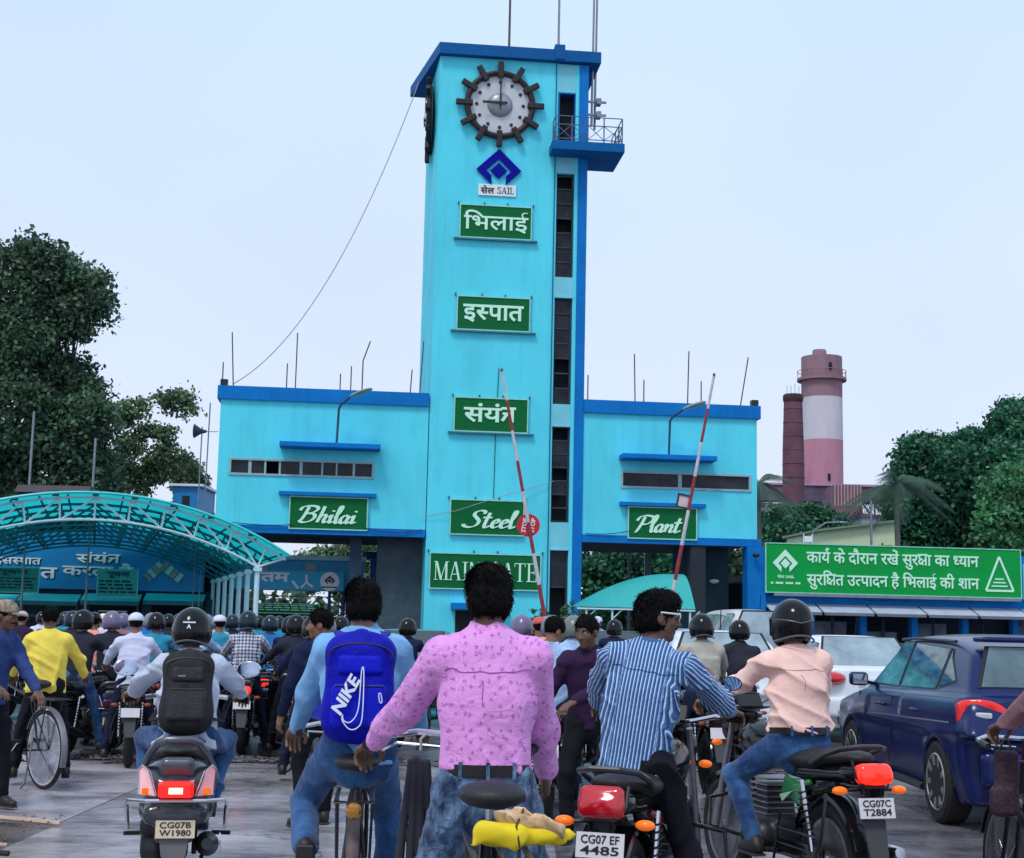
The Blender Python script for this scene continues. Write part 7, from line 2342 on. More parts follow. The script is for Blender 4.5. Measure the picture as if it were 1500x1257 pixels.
# ------------------------------------------------------------------ cars and scooter
GLC = mat('car_glass', (0.03, 0.045, 0.05), 0.03, var=0.2, scale=1.5, spec=1.0, coat=0.4)
GLL = mat('car_glass_light', (0.28, 0.36, 0.40), 0.04, var=0.35, scale=2.2, spec=1.0)
TRIM = mat('car_trim_black', (0.012, 0.012, 0.013), 0.35)
def car_paint(name, c=None, rough=0.22):
    if name in MATS: return MATS[name]
    return mat(name, c, 0.28, var=0.04, scale=2, coat=0.28, spec=0.3, dirt=0.15, dirtcol=tuple(x * 0.8 + 0.006 for x in c), dscale=3)
def plane_panel(pts, n, off, th, name, m, parent, sm=0):
    n = Vector(n).normalized()
    return MB().prism([Vector(p) + n * off for p in pts], n * th).obj(name, m, parent, sm=sm)
def alloy(parent, c, side, R_, m_rim):
    """road wheel with spoke cover; side -1 left / +1 right; axle along x"""
    c = Vector(c)
    prof = [(0.20, -0.1), (R_ - 0.03, -0.105), (R_, -0.08), (R_ + 0.004, 0), (R_, 0.08), (R_ - 0.03, 0.105), (0.20, 0.1)]
    t = MB().lathe(c, (side, 0, 0), prof, 40).obj('tyre', RUB, parent)
    MB().lathe(c, (side, 0, 0), [(0.205, 0.02), (0.225, 0.10), (0.215, 0.108), (0.2, 0.09), (0.19, 0.03), (0.0, 0.03)], 40).obj('rim', m_rim, t)
    for k in range(9):
        a = k * 2 * math.pi / 9
        d = Vector((0, math.cos(a), math.sin(a)))
        e = Vector((0, -math.sin(a), math.cos(a)))
        o = Vector((side, 0, 0))
        MB().prism([c + d * 0.04 + e * 0.016 + o * 0.075, c + d * 0.04 - e * 0.016 + o * 0.075, c + d * 0.205 - e * 0.036 + o * 0.10, c + d * 0.205 + e * 0.012 + o * 0.10], o * 0.012).obj('spoke', m_rim, t, sm=0)
    MB().lathe(c, (side, 0, 0), [(0.0, 0.098), (0.04, 0.095), (0.045, 0.075), (0, 0.07)], 16).obj('hub_cap', m_rim, t)
    MB().lathe(c, (side, 0, 0), [(0.0, 0.012), (0.2, 0.012), (0.2, 0.02), (0, 0.02)], 24).obj('brake_disc', BLK, t)
    return t
def car(label, loc, rz, paint, kind='hatch', lod=0, glass=None, L=3.99, W=1.745, H=1.50, group=None, rearglass=None, name='parked_car', cat='car', ptxt=()):
    r = thing(name, label, cat, loc, rz, group)
    h = (0.022, 0.04)[min(lod, 1)]
    yr, yf = -L / 2, L / 2
    ax_r, ax_f = yr + 0.70, yr + 0.70 + 2.52 * L / 3.99
    w2 = W / 2
    glass = glass or GLC
    sedan = kind == 'sedan'
    van = kind == 'van'
    belt_r, belt_f = (0.99, 0.93)
    S_ = SDF()
    deck = 0.98 if not van else 1.0
    BP = [((1, 0, 0.07), (w2, 0, 0.55)), ((-1, 0, 0.07), (-w2, 0, 0.55)), ((1, 0, -0.25), (w2, 0, 0.5)), ((-1, 0, -0.25), (-w2, 0, 0.5)), ((0, 0, -1), (0, 0, 0.19)),
            ((0, 0.02, 1), (0, 0, deck - 0.01)), ((0, 0.2 if not van else 0.05, 1), (0, yf - 1.0, deck - 0.02)), ((0, 1, 0.18), (0, yf, 0.5)), ((0, -1, 0.10), (0, yr, 0.5)), ((0, -1, -0.35), (0, yr + 0.02, 0.35)),
            ((0.45, 1, 0), (w2 - 0.02, yf - 0.22, 0)), ((-0.45, 1, 0), (-w2 + 0.02, yf - 0.22, 0)), ((0.35, -1, 0), (w2 - 0.02, yr + 0.16, 0)), ((-0.35, -1, 0), (-w2 + 0.02, yr + 0.16, 0))]
    S_.pol(BP, (-w2 - 0.05, yr - 0.1, 0.15), (w2 + 0.05, yf + 0.1, 1.05), 0.022)
    for s_ in (-1, 1):
        for y in (ax_r, ax_f): S_.ell((s_ * (w2 - 0.12), y, 0.42), (0.16, 0.42, 0.40), 0.05)
    # greenhouse planes
    zb, zt = deck - 0.05, H
    tw_ = 0.40
    if sedan: bk, bk_top = yr + 0.55, yr + 1.15
    elif van: bk, bk_top = yr + 0.03, yr + 0.10
    else: bk, bk_top = yr + 0.10, yr + 0.60
    ff, ff_top = (yf - 0.98, yf - 1.78) if not van else (yf - 0.35, yf - 0.75)
    nb = Vector((0, -(zt - zb), -(bk - bk_top)))
    nf = Vector((0, (zt - zb), (ff - ff_top)))
    ws = w2 - 0.07
    G0 = [((1, 0, tw_), (ws, 0, zb)), ((-1, 0, tw_), (-ws, 0, zb)), (tuple(nb), (0, bk, zb)), (tuple(nf), (0, ff, zb)), ((0, 0, 1), (0, 0, zt)), ((0, 0.13, 1), (0, ff_top - 0.35, zt - 0.004)), ((0, -0.13, 1), (0, bk_top + 0.75, zt - 0.006)), ((0, -0.22, 1), (0, bk_top + 0.3, zt - 0.055)),
          ((0.22, 0, 1), (ws - 0.35, 0, zt - 0.012)), ((-0.22, 0, 1), (-ws + 0.35, 0, zt - 0.012)), ((0, 0, -1), (0, 0, 0.7))]
    S_.pol(G0, (-ws - 0.02, yr - 0.05, 0.68), (ws + 0.02, yf, zt + 0.05), 0.026, 0.05)
    if kind == 'hatch': S_.box((0, bk_top - 0.02, zt - 0.055), (0.56, 0.13, 0.022), 0.02, 0.05)
    for s_ in (-1, 1):
        S_.cap((s_ * (w2 - 0.115), yr + 0.3, 0.88), (s_ * (w2 - 0.10), ax_r + 0.9, 0.85), 0.085, 0.07, 0.09)
        S_.cap((s_ * (w2 - 0.12), ax_f - 0.5, 0.80), (s_ * (w2 - 0.16), ax_f + 0.45, 0.74), 0.09, 0.07, 0.09)
    for y in (ax_r, ax_f):
        for s_ in (-1, 1): S_.cap((s_ * (w2 - 0.24), y, 0.315), (s_ * (w2 + 0.3), y, 0.315), 0.345, None, 0.015, sub=True)
    np_obj('body', S_.mesh(h), paint, r)
    MB().box(-w2 + 0.26, w2 - 0.26, yr + 0.3, yf - 0.3, 0.17, 0.6).obj('underbody', TRIM, r, sm=0)
    RIM = mat('wheel_cover_silver', (0.42, 0.41, 0.41), 0.3, 0.7, var=0.1)
    for y in (ax_r, ax_f):
        for s_ in (-1, 1):
            if lod == 0: alloy(r, (s_ * (w2 - 0.10), y, 0.32), s_, 0.32, RIM)
            else:
                t = MB().lathe((s_ * (w2 - 0.1), y, 0.31), (s_, 0, 0), [(0.0, -0.1), (0.29, -0.1), (0.31, 0), (0.29, 0.09), (0.2, 0.09)], 20).obj('tyre', RUB, r)
                MB().lathe((s_ * (w2 - 0.1), y, 0.31), (s_, 0, 0), [(0.2, 0.08), (0.17, 0.1), (0.0, 0.09)], 20).obj('rim', RIM, t)
    # side glass on the tumblehome plane
    def sp_(y, z, s_): return Vector((s_ * (ws - tw_ * (z - zb)), y, z))
    def yb(z, o): return bk + (bk_top - bk) * (z - zb) / (zt - zb) + o
    def yfr(z, o): return ff + (ff_top - ff) * (z - zb) / (zt - zb) - o
    z0, z1 = deck + 0.035, zt - 0.11
    ymid = (ax_r + ax_f) / 2 - 0.02
    yq = ax_r + 0.30 if not sedan else ax_r + 0.25
    for s_ in (-1, 1):
        nrm = (s_, 0, tw_)
        lst = [('front_window', [(yfr(z0, 0.22), z0), (ymid + 0.05, z0), (ymid + 0.05, z1), (yfr(z1, 0.10), z1)]),
               ('rear_window', [(ymid - 0.04, z0), (yq, z0 + 0.02), (yq - 0.02, z1 - 0.035), (ymid - 0.04, z1)]),
               ('quarter_window', [(yq - 0.08, z0 + 0.04), (yb(z0, 0.42), z0 + 0.10), (yb(z1, 0.34), z1 - 0.12), (yq - 0.10, z1 - 0.05)])]
        if van: lst[2] = ('quarter_window', [(yq - 0.08, z0), (yb(z0, 0.2), z0), (yb(z1, 0.2), z1), (yq - 0.1, z1)])
        for nm, pl in lst:
            pts = [sp_(y, z, s_) for y, z in pl]
            plane_panel(pts, nrm, 0.001, 0.007, nm, glass, r)
            c = sum(pts, Vector()) / len(pts)
            big = [c + (p - c) * 1.0 + (p - c).normalized() * 0.028 for p in pts]
            plane_panel(big, nrm, -0.004, 0.007, 'window_seal', TRIM, r)
        if lod == 0:
            # door gaps, handles, rain visor, sill strip
            xs = w2 + 0.006
            for yy in (ymid + 0.0, ymid - 1.02 + 0.0, yfr(z0, -0.10)):
                pts = [(s_ * (w2 - 0.07 * (z - 0.55) + 0.001), yy + (0.06 * (0.9 - z) if yy < ymid - 0.5 else 0), z) for z in (0.36, 0.55, 0.75, 0.93)]
                MB().tube(pts, 0.005, 4).obj('door_gap', TRIM, r)
            for yy in (ymid + 0.17, ymid - 0.80):
                MB().tube([(s_ * (w2 - 0.012), yy, 0.845), (s_ * (w2 + 0.022), yy + 0.03, 0.85), (s_ * (w2 + 0.022), yy + 0.14, 0.852), (s_ * (w2 - 0.012), yy + 0.17, 0.85)], 0.014, 8).obj('door_handle', paint, r)
            MB().tube([sp_(yfr(z1, 0.02), z1 + 0.03, s_) + Vector((s_ * 0.01, 0, 0)), sp_(ymid, z1 + 0.045, s_) + Vector((s_ * 0.012, 0, 0)), sp_(yq - 0.1, z1 + 0.03, s_) + Vector((s_ * 0.01, 0, 0))], 0.014, 6).obj('rain_visor', TRIM, r)
            MB().tube([(s_ * (w2 - 0.02), ax_r + 0.38, 0.24), (s_ * (w2 - 0.005), ymid, 0.25), (s_ * (w2 - 0.02), ax_f - 0.38, 0.24)], 0.03, 8).obj('sill', TRIM, r)
            MB().tube([(s_ * (w2 - 0.003), yr + 0.35, 0.80), (s_ * (w2 + 0.004), ymid, 0.76), (s_ * (w2 - 0.005), yf - 0.75, 0.72)], 0.010, 6).obj('body_crease', paint, r)
            for y in (ax_r, ax_f): MB().torus((s_ * (w2 - 0.03), y, 0.315), (1, 0, 0), 0.35, 0.012, 30, 6, 0, math.pi).obj('arch_lip', TRIM, r)
    # mirrors
    for s_ in (-1, 1):
        G = SDF().box((s_ * (w2 + 0.09), yfr(z0, 0.28), deck + 0.07), (0.085, 0.055, 0.062), 0.035, 0.02)
        np_obj('door_mirror', G.mesh(0.012), paint if lod == 0 else TRIM, r)
        MB().box(s_ * (w2 + 0.09) - 0.065, s_ * (w2 + 0.09) + 0.065, yfr(z0, 0.28) - 0.062, yfr(z0, 0.28) - 0.056, deck + 0.025, deck + 0.115).obj('mirror_glass', MIRR, r, sm=0)
        MB().bar((s_ * (w2 - 0.1), yfr(z0, 0.2), deck + 0.02), (s_ * (w2 + 0.06), yfr(z0, 0.26), deck + 0.05), 0.03).obj('mirror_arm', TRIM, r, sm=0)
    # rear glass and windscreen
    def bp_(x, z): return Vector((x, yb(z, 0), z))
    def fp_(x, z): return Vector((x, yfr(z, 0), z))
    xa, xb = ws - 0.11 - tw_ * (z0 - zb), ws - 0.12 - tw_ * (z1 - zb)
    zr0 = deck + (0.10 if not sedan else 0.03)
    zr1 = z1 + (-0.01 if kind == 'hatch' else 0.05)
    pts = [bp_(-xa, zr0), bp_(xa, zr0), bp_(xb, zr1), bp_(-xb, zr1)]
    plane_panel(pts, nb, 0.001, 0.006, 'rear_screen', rearglass or glass, r)
    c = sum(pts, Vector()) / 4
    plane_panel([p + (p - c).normalized() * 0.035 for p in pts], nb, -0.004, 0.007, 'rear_seal', TRIM, r)
    pts = [fp_(-xa - 0.03, z0 - 0.04), fp_(xa + 0.03, z0 - 0.04), fp_(xb, z1 + 0.05), fp_(-xb, z1 + 0.05)]
    plane_panel(pts, nf, 0.001, 0.006, 'windscreen', glass, r)
    if kind == 'hatch':
        MB().tube([bp_(0.25, zr0 + 0.03) + Vector((0, -0.03, 0)), bp_(-0.15, zr0 + 0.06) + Vector((0, -0.03, 0))], 0.009, 5).obj('rear_wiper', TRIM, r)
    MB().tube([(0, bk_top + 0.1, zt - 0.02), (0, bk_top + 0.04, zt + 0.22)], 0.007, 5).obj('aerial', TRIM, r)
    # tail lamps wrapped round the rear corners
    for s_ in (-1, 1):
        G = SDF()
        if kind == 'hatch':
            G.ell((s_ * (w2 - 0.14), yr + 0.12, 0.87), (0.235, 0.25, 0.125), 0.02, frame(R(s_ * 20), 0, 0))
            G.pol([(n_, (Vector(p_) + Vector(n_).normalized() * 0.012)[:]) for n_, p_ in BP], (-w2 - 0.1, yr - 0.1, 0.15), (w2 + 0.1, yf, 1.1), 0.022, 0.01, sub='int')
        elif sedan: G.ell((s_ * (w2 - 0.2), yr + 0.12, 0.86), (0.2, 0.16, 0.095), 0.02)
        else: G.box((s_ * (w2 - 0.1), yr + 0.07, 0.85), (0.07, 0.07, 0.2), 0.03, 0.02)
        tl_ = np_obj('tail_lamp', G.mesh(0.013 if lod == 0 else 0.02), TLR if lod else mat('tail_lamp_bright', S(235, 30, 25), 0.12, coat=0.6, emit=S(235, 30, 20), es=0.12), r)
        if kind == 'hatch' and lod == 0:
            MB().cbox((s_ * (w2 - 0.165), yr + 0.055, 0.875), (0.06, 0.02, 0.022), frame(R(s_ * 19), 0, 0)).obj('lamp_lens', mat('lamp_clear', (0.6, 0.62, 0.65), 0.1, spec=0.8), tl_, sm=0, bevel=0.01)
        MB().box(s_ * 0.55 - 0.06, s_ * 0.55 + 0.06, yr - 0.012, yr + 0.03, 0.40, 0.44).obj('rear_reflector', TLR, r, sm=0)
        G = SDF().ell((s_ * (w2 - 0.2), yf - 0.18, 0.68), (0.18, 0.16, 0.08), 0.02)
        np_obj('head_lamp', G.mesh(0.02), mat('lamp_clear', (0.6, 0.62, 0.65), 0.1, spec=0.8), r)
    # bumper, plate recess
    S2 = SDF().box((0, yr + 0.04, 0.48), (w2 - 0.12, 0.07, 0.14), 0.06, 0.03)
    np_obj('bumper', S2.mesh(0.025), paint, r)
    MB().box(-w2 + 0.25, w2 - 0.25, yr - 0.035, yr + 0.02, 0.26, 0.36).obj('bumper_lower', TRIM, r, sm=0, bevel=0.01)
    plate(r, (0, yr - 0.045, 0.75 if not sedan else 0.72), 0.5, 0.11, tuple(ptxt), 0)
    MB().box(-0.35, 0.35, yr - 0.03, yr + 0.03, 0.83, 0.86).obj('tailgate_strip', CHM if kind == 'hatch' else paint, r, sm=0)
    if kind == 'hatch' and lod == 0:
        MB().lathe((-w2 + 0.018, ax_r - 0.02 + 0.0, 0.83), (-1, 0, 0.06), [(0.0, 0.002), (0.085, 0.002), (0.09, -0.004), (0.0, -0.004)], 24).obj('fuel_flap', paint, r)
    # interior shapes seen through lighter glass
    return r

def scooter(label, loc, rz):
    r = thing('scooter', label, 'scooter', loc, rz)
    BODY = mat('scooter_grey', (0.035, 0.036, 0.045), 0.25, var=0.1, coat=0.5)
    wheel(r, (0, 0, 0.225), 0.225, 0.095, DGR, 0, n=36)
    wheel(r, (0, 1.25, 0.225), 0.225, 0.085, DGR, 0, n=36)
    # rear body
    G = SDF()
    G.cap((0, 0.30, 0.60), (0, -0.12, 0.62), 0.20, 0.19, 0.04, ((0, 0, 1), 0.75))
    G.cap((0, -0.10, 0.60), (0, -0.24, 0.60), 0.185, 0.14, 0.04, ((0, 0, 1), 0.6))
    G.box((0, 0.0, 0.50), (0.19, 0.24, 0.06), 0.05, 0.04)
    G.box((0, -0.2, 0.47), (0.165, 0.12, 0.05), 0.04, 0.05)
    np_obj('rear_body', G.mesh(0.01), BODY, r)
    # footboard, leg shield, front apron
    MB().box(-0.17, 0.17, 0.35, 0.85, 0.30, 0.35).obj('footboard', BODY, r, sm=0, bevel=0.015)
    G = SDF().box((0, 0.95, 0.62), (0.2, 0.035, 0.3), 0.03, 0.04, frame(0, R(-15), 0)).box((0, 1.12, 0.5), (0.11, 0.14, 0.12), 0.06, 0.04)
    np_obj('leg_shield', G.mesh(0.014), BODY, r)
    G = SDF().ell((0, 0.93, 1.0), (0.17, 0.11, 0.085), 0.03)
    np_obj('handlebar_cowl', G.mesh(0.012), BODY, r)
    MB().tube([(-0.34, 0.84, 1.0), (-0.2, 0.9, 1.02), (0, 0.92, 1.0), (0.2, 0.9, 1.02), (0.34, 0.84, 1.0)], 0.014, 8).obj('handlebar', CHM, r)
    for q in (-1, 1):
        MB().tube([(q * 0.37, 0.83, 0.998), (q * 0.25, 0.88, 1.015)], 0.019, 8).obj('grip', RUB, r)
        mirror(r, (q * 0.2, 0.9, 1.04), (q * 0.36, 0.80, 1.16), 0.06, R(-q * 12), CHM)
        MB().tube([(q * 0.07, 1.25, 0.225), (q * 0.06, 1.12, 0.55)], 0.018, 8).obj('fork_leg', DGR, r)
    MB().tube([(0, 1.1, 0.5), (0, 0.95, 0.98)], 0.025, 8).obj('steering_column', DGR, r)
    G = SDF().cap((0, 0.50, 0.735), (0, 0.1, 0.755), 0.14, 0.15, 0.03, ((0, 0, 1), 0.4)).cap((0, 0.1, 0.76), (0, -0.17, 0.79), 0.145, 0.09, 0.03, ((0, 0, 1), 0.38))
    np_obj('seat', G.mesh(0.01), SEATM, r)
    # grab rail: broad silver-grey arch
    RG = mat('grab_rail_grey', (0.13, 0.135, 0.16), 0.3, 0.55, var=0.1)
    pts = [(-0.20, 0.06, 0.63), (-0.185, -0.08, 0.69), (-0.15, -0.24, 0.775), (-0.105, -0.31, 0.845), (-0.06, -0.325, 0.86), (0.06, -0.325, 0.86), (0.105, -0.31, 0.845), (0.15, -0.24, 0.775), (0.185, -0.08, 0.69), (0.20, 0.06, 0.63)]
    MB().tube(pts, [0.018, 0.019, 0.02, 0.02, 0.019, 0.019, 0.02, 0.02, 0.019, 0.018], 10).obj('grab_rail', RG, r)
    G = SDF().box((0, -0.295, 0.715), (0.085, 0.035, 0.055), 0.03, 0.03, frame(0, R(-20), 0))
    np_obj('tail_panel', G.mesh(0.009), RG, r)
    # tail lamp cluster
    G = SDF().box((0, -0.375, 0.612), (0.09, 0.03, 0.042), 0.015, 0.02)
    np_obj('tail_light', G.mesh(0.007), mat('scooter_tail_lit', S(200, 25, 25), 0.12, emit=S(255, 30, 18), es=0.8, coat=0.5), r)
    MB().box(-0.035, 0.035, -0.412, -0.404, 0.592, 0.622).obj('brake_bulb', mat('bulb_glow', (1, 0.8, 0.4), 0.2, emit=(1.0, 0.45, 0.15), es=4), r, sm=0)
    for q in (-1, 1):
        P_ = [Vector((q * 0.092, -0.335, 0.575)), Vector((q * 0.178, -0.275, 0.575)), Vector((q * 0.185, -0.255, 0.70)), Vector((q * 0.165, -0.275, 0.725)), Vector((q * 0.135, -0.31, 0.70))]
        nn_ = (P_[1] - P_[0]).cross(P_[2] - P_[0]).normalized()
        if nn_.y > 0: nn_ = -nn_
        MB().prism([p for p in P_], nn_ * 0.02).obj('turn_lamp', mat('pink_lamp', S(240, 200, 205), 0.1, spec=0.9, emit=S(255, 110, 110), es=0.22), r, sm=0, bevel=0.006)
        MB().tube([p + nn_ * 0.022 for p in P_], 0.006, 6, closed=True).obj('lamp_bezel', CHM, r)
        MB().cbox(P_[0].lerp(P_[1], 0.5) + nn_ * 0.022 + Vector((0, 0, 0.02)), (0.028, 0.006, 0.016), frame(R(-q * 30), 0, 0)).obj('amber_lens', ORG, r, sm=0)
    MB().tube([(-0.09, -0.37, 0.655), (-0.05, -0.38, 0.645), (0.05, -0.38, 0.645), (0.09, -0.37, 0.655)], 0.006, 6).obj('lamp_trim', CHM, r)
    # bumper guard
    m = MB().tube([(-0.255, 0.02, 0.36), (-0.262, -0.08, 0.50), (-0.24, -0.24, 0.545), (-0.15, -0.37, 0.553), (0.15, -0.37, 0.553), (0.24, -0.24, 0.545), (0.262, -0.08, 0.50), (0.255, 0.02, 0.36)], 0.011, 8)
    m.obj('bumper_guard', CHM, r)
    G = SDF().box((0, -0.26, 0.47), (0.15, 0.06, 0.05), 0.04, 0.03).box((0, -0.28, 0.40), (0.1, 0.03, 0.07), 0.02, 0.03)
    np_obj('rear_fender', G.mesh(0.01), BODY, r)
    plate(r, (0.005, -0.335, 0.405), 0.2, 0.09, ('CG07B', 'W1980'), R(-6), mat('plate_cream', S(225, 205, 175), 0.5, var=0.1), BLK)
    MB().prism([(-0.075, -0.315, 0.355), (0.075, -0.315, 0.355), (0.062, -0.335, 0.27), (0.04, -0.34, 0.245), (-0.04, -0.34, 0.245), (-0.062, -0.335, 0.27)], (0, 0.008, 0)).obj('mud_flap', mat('flap_pale_grey', (0.13, 0.125, 0.13), 0.5), r, sm=0)
    # engine, silencer, air box
    G = SDF().box((-0.12, 0.12, 0.28), (0.06, 0.22, 0.07), 0.03, 0.03).cap((-0.1, -0.05, 0.27), (-0.1, 0.3, 0.27), 0.075, None, 0.02).box((-0.13, -0.02, 0.39), (0.055, 0.13, 0.05), 0.03, 0.03)
    np_obj('engine', G.mesh(0.012), DGR, r)
    MB().tube([(0.15, 0.25, 0.25), (0.165, 0.12, 0.27), (0.17, -0.2, 0.31), (0.17, -0.26, 0.32)], [0.03, 0.062, 0.062, 0.03], 14).obj('silencer', mat('silencer_grey', (0.05, 0.05, 0.055), 0.35, 0.6), r)
    MB().lathe((0.232, -0.02, 0.29), (1, 0, 0.05), [(0.0, 0.01), (0.05, 0.01), (0.06, 0.0), (0.0, 0.0)], 18).obj('heat_shield', CHM, r)
    for q in (-1, 1):
        MB().tube([(q * 0.1, 0.02, 0.23), (q * 0.1, -0.08, 0.5)], 0.014, 8).obj('shock_absorber', DGR, r)
        MB().bar((q * 0.19, 0.3, 0.3), (q * 0.29, 0.28, 0.30), 0.03, 0.02).obj('foot_peg', RUB, r, sm=0)
    MB().tube([(-0.14, 0.12, 0.2), (-0.14, 0.0, 0.09), (0.14, 0.0, 0.09), (0.14, 0.12, 0.2)], 0.012, 6).obj('centre_stand', DGR, r)
    arc_guard(r, (0, 0, 0.225), 0.26, R(60), R(190), 0.12, BLK, 'inner_fender')
    return r
# ------------------------------------------------------------------ garments
SH_STRIPE = UVreg(uvmat('shirt_blue_stripe', S(58, 104, 160), S(190, 210, 235), 'stripe', 60, c2=S(26, 55, 100)), S(66, 110, 165))
SH_PINK = UVreg(uvmat('shirt_pink_print', S(234, 158, 226), S(196, 108, 188), 'print', 32, c2=S(220, 138, 212)), S(226, 146, 220))
SH_CHECK = UVreg(uvmat('shirt_check', S(205, 210, 225), S(38, 38, 70), 'check', 24), S(90, 90, 120))
SH_PEACH = cloth('shirt_peach', S(250, 205, 192), var=0.05)
SH_GREY = cloth('shirt_grey_blue', S(196, 204, 222), var=0.12)
SH_LBLUE = cloth('shirt_light_blue', S(128, 178, 222), var=0.1)
SH_YEL = cloth('shirt_yellow', S(242, 216, 90), var=0.08)
SH_DENIM = cloth('shirt_denim', S(52, 72, 125), var=0.2)
SH_BEIGE = cloth('shirt_beige', S(178, 172, 160))
SH_MAUVE = cloth('shirt_mauve_brown', S(150, 112, 118))
SH_NAVY = cloth('shirt_navy', S(26, 34, 66))
SH_PURP = cloth('shirt_dark_purple', S(52, 30, 62))
SH_WHITE = cloth('shirt_lavender_white', S(206, 208, 232), var=0.06)
SH_SALM = cloth('shirt_salmon', S(246, 160, 140))
SH_BLUE = cloth('shirt_mid_blue', S(40, 110, 175))
SH_TEAL = cloth('shirt_teal', S(50, 140, 170))
SH_DARK = cloth('shirt_charcoal', S(44, 46, 58))
SH_STR2 = cloth('shirt_white_blue', S(160, 185, 220), var=0.35)
JEANS = uvmat('jeans_blue', S(22, 58, 105), S(64, 108, 158), 'denim', 5)
JEANSW = uvmat('jeans_washed', S(26, 44, 76), S(116, 146, 180), 'denim', 15, bump=0.8)
TR_BLK = cloth('trousers_black', S(22, 22, 30))
TR_NAVY = cloth('trousers_navy', S(28, 34, 56))
TR_GREY = cloth('trousers_grey', S(70, 70, 84))
H_BLK = mat('helmet_black', (0.008, 0.008, 0.009), 0.14, var=0.1, spec=0.35)
H_GREY = mat('helmet_grey', S(120, 122, 140), 0.3, coat=0.3)
H_TEAL = mat('helmet_dark_teal', S(24, 42, 54), 0.2, spec=0.4)
H_MAUVE = mat('helmet_mauve', S(110, 100, 130), 0.3, coat=0.3)
H_WHITE = mat('cap_white', S(215, 218, 235), 0.6)
H_RED = mat('cap_red', S(205, 90, 90), 0.6)
H_PINK = mat('cap_pink', S(200, 165, 165), 0.6)
H_CREAM = mat('cap_cream', S(225, 215, 180), 0.6)
H_OLIVE = mat('helmet_olive', S(110, 118, 110), 0.35, coat=0.2)
CAMO = mat('camo_cap', S(150, 130, 115), 0.8, var=0.6, scale=40, dirt=0.8, dirtcol=S(60, 52, 45), dscale=30)
RIM_G = mat('rim_grey', S(90, 92, 100), 0.35)
def wxy(px, Y): return (gx(px, Y), Y, 0)
def loc2(root, p):
    """local point of a placed thing -> world"""
    return Matrix.Translation(root.location) @ Matrix.Rotation(root.rotation_euler.z, 4, 'Z') @ Matrix.Diagonal((root.scale.x,) * 3 + (1,)) @ Vector(p)

# ------------------------------------------------------------------ cars
car('dark blue hatchback at the right with its left side and rear lamp in view', (4.30, 13.02, 0), R(1.5), car_paint('paint_navy', S(12, 28, 82)), 'hatch', 0, rearglass=mat('rear_glass_teal', (0.10, 0.16, 0.18), 0.04, var=0.5, scale=2, spec=1), glass=mat('side_glass_reflection', (0.07, 0.15, 0.15), 0.03, var=0.8, scale=3.5, spec=1, stretch=(1, 1, 4)))  # side glass has teal and dark reflections put into its colour
car('white saloon seen from behind beyond the dark blue hatchback', (4.98, 21.6, 0), R(3), car_paint('paint_white', S(226, 230, 236)), 'sedan', 1, glass=GLL, L=4.1, H=1.47)
car('white hatchback seen from behind between the striped and the peach shirt riders', (2.62, 18.9, 0), R(0), car_paint('paint_white'), 'hatch2', 1, glass=GLL, L=3.7, W=1.66, H=1.50)
car('beige van with a raised roof behind the white hatchback', (4.1, 25.5, 0), R(2), car_paint('paint_beige', S(214, 200, 190)), 'van', 1, glass=GLL, L=3.9, W=1.6, H=1.84, name='parked_van', cat='van')
car('dark grey blue car partly hidden behind the man facing the camera', (1.95, 26.0, 0), R(-4), car_paint('paint_slate', S(50, 66, 84)), 'sedan', 1, L=4.0, H=1.45)
car('mauve grey car roof behind the rider with the blue backpack', (-1.6, 24.5, 0), R(0), car_paint('paint_mauve', S(112, 100, 116)), 'sedan', 1, L=4.2, H=1.40)
car('silver blue car beyond the peach shirt rider, left of the white saloon', (3.45, 30, 0), R(2), car_paint('paint_silver', S(160, 176, 196)), 'hatch2', 1, glass=GLL, L=3.8, H=1.5)
car('pale car roof behind the dark blue hatchback at the right edge', (7.9, 23, 0), R(2), car_paint('paint_silver'), 'hatch2', 1, glass=GLL, L=3.8, H=1.5)

COL.objects['parked_car'].scale = (1.01,) * 3

# ------------------------------------------------------------------ striped-shirt rider
yaw = R(-18)
EL = (0.525, 6.35, 0)
mE = motorcycle('black motorcycle with a big dark red tail light at the front centre right', EL, yaw, BLKP, mat('paint_maroon', (0.16, 0.012, 0.02), 0.2, coat=0.6), False, ('CG07 EF', '4485'), 0, blink=True)
person('man in a blue striped shirt with white framed sunglasses looking to the right', EL, yaw, hip=(-0.01, 0.24, 0.90), lean=12, twist=4, side=8, hl=(-0.35, 0.82, 1.07), hr=(0.36, 0.83, 1.07), fl=(-0.30, 0.38, 0.09), fr=(0.30, 0.40, 0.09),
       head=(-62, 6, -4), s=0.97, fat=1.06, shirt=SH_STRIPE, trousers=TR_BLK, glasses=WHT, moustache=True, skin=SKIN2, hair_cut='full', elb=(-0.75, -0.35), seed=3, tuck=False, wr_amp=0.042)

# ------------------------------------------------------------------ peach-shirt rider
yaw = R(17)
mF = motorcycle('black motorcycle with green side panels under the peach shirt rider', (1.753, 7.78, 0), yaw, BLKP, mat('paint_green', S(40, 120, 60), 0.25, coat=0.6), True, ('CG07C', 'T2884'), 0)
person('rider in a peach shirt, blue jeans and glossy black full face helmet', (1.753, 7.78, 0), yaw, hip=(-0.01, 0.34, 0.885), lean=11, hl=(-0.35, 0.83, 1.08), hr=(0.35, 0.83, 1.08), fl=(-0.24, 0.45, 0.34), fr=(0.24, 0.45, 0.34),
       head=(-8, 6, 0), s=0.95, fat=1.14, shirt=SH_PEACH, trousers=JEANS, helmet=(H_BLK, 'full', RIM_G), elb=(-0.6, -0.5), knee=(0.35, 1), seed=7)

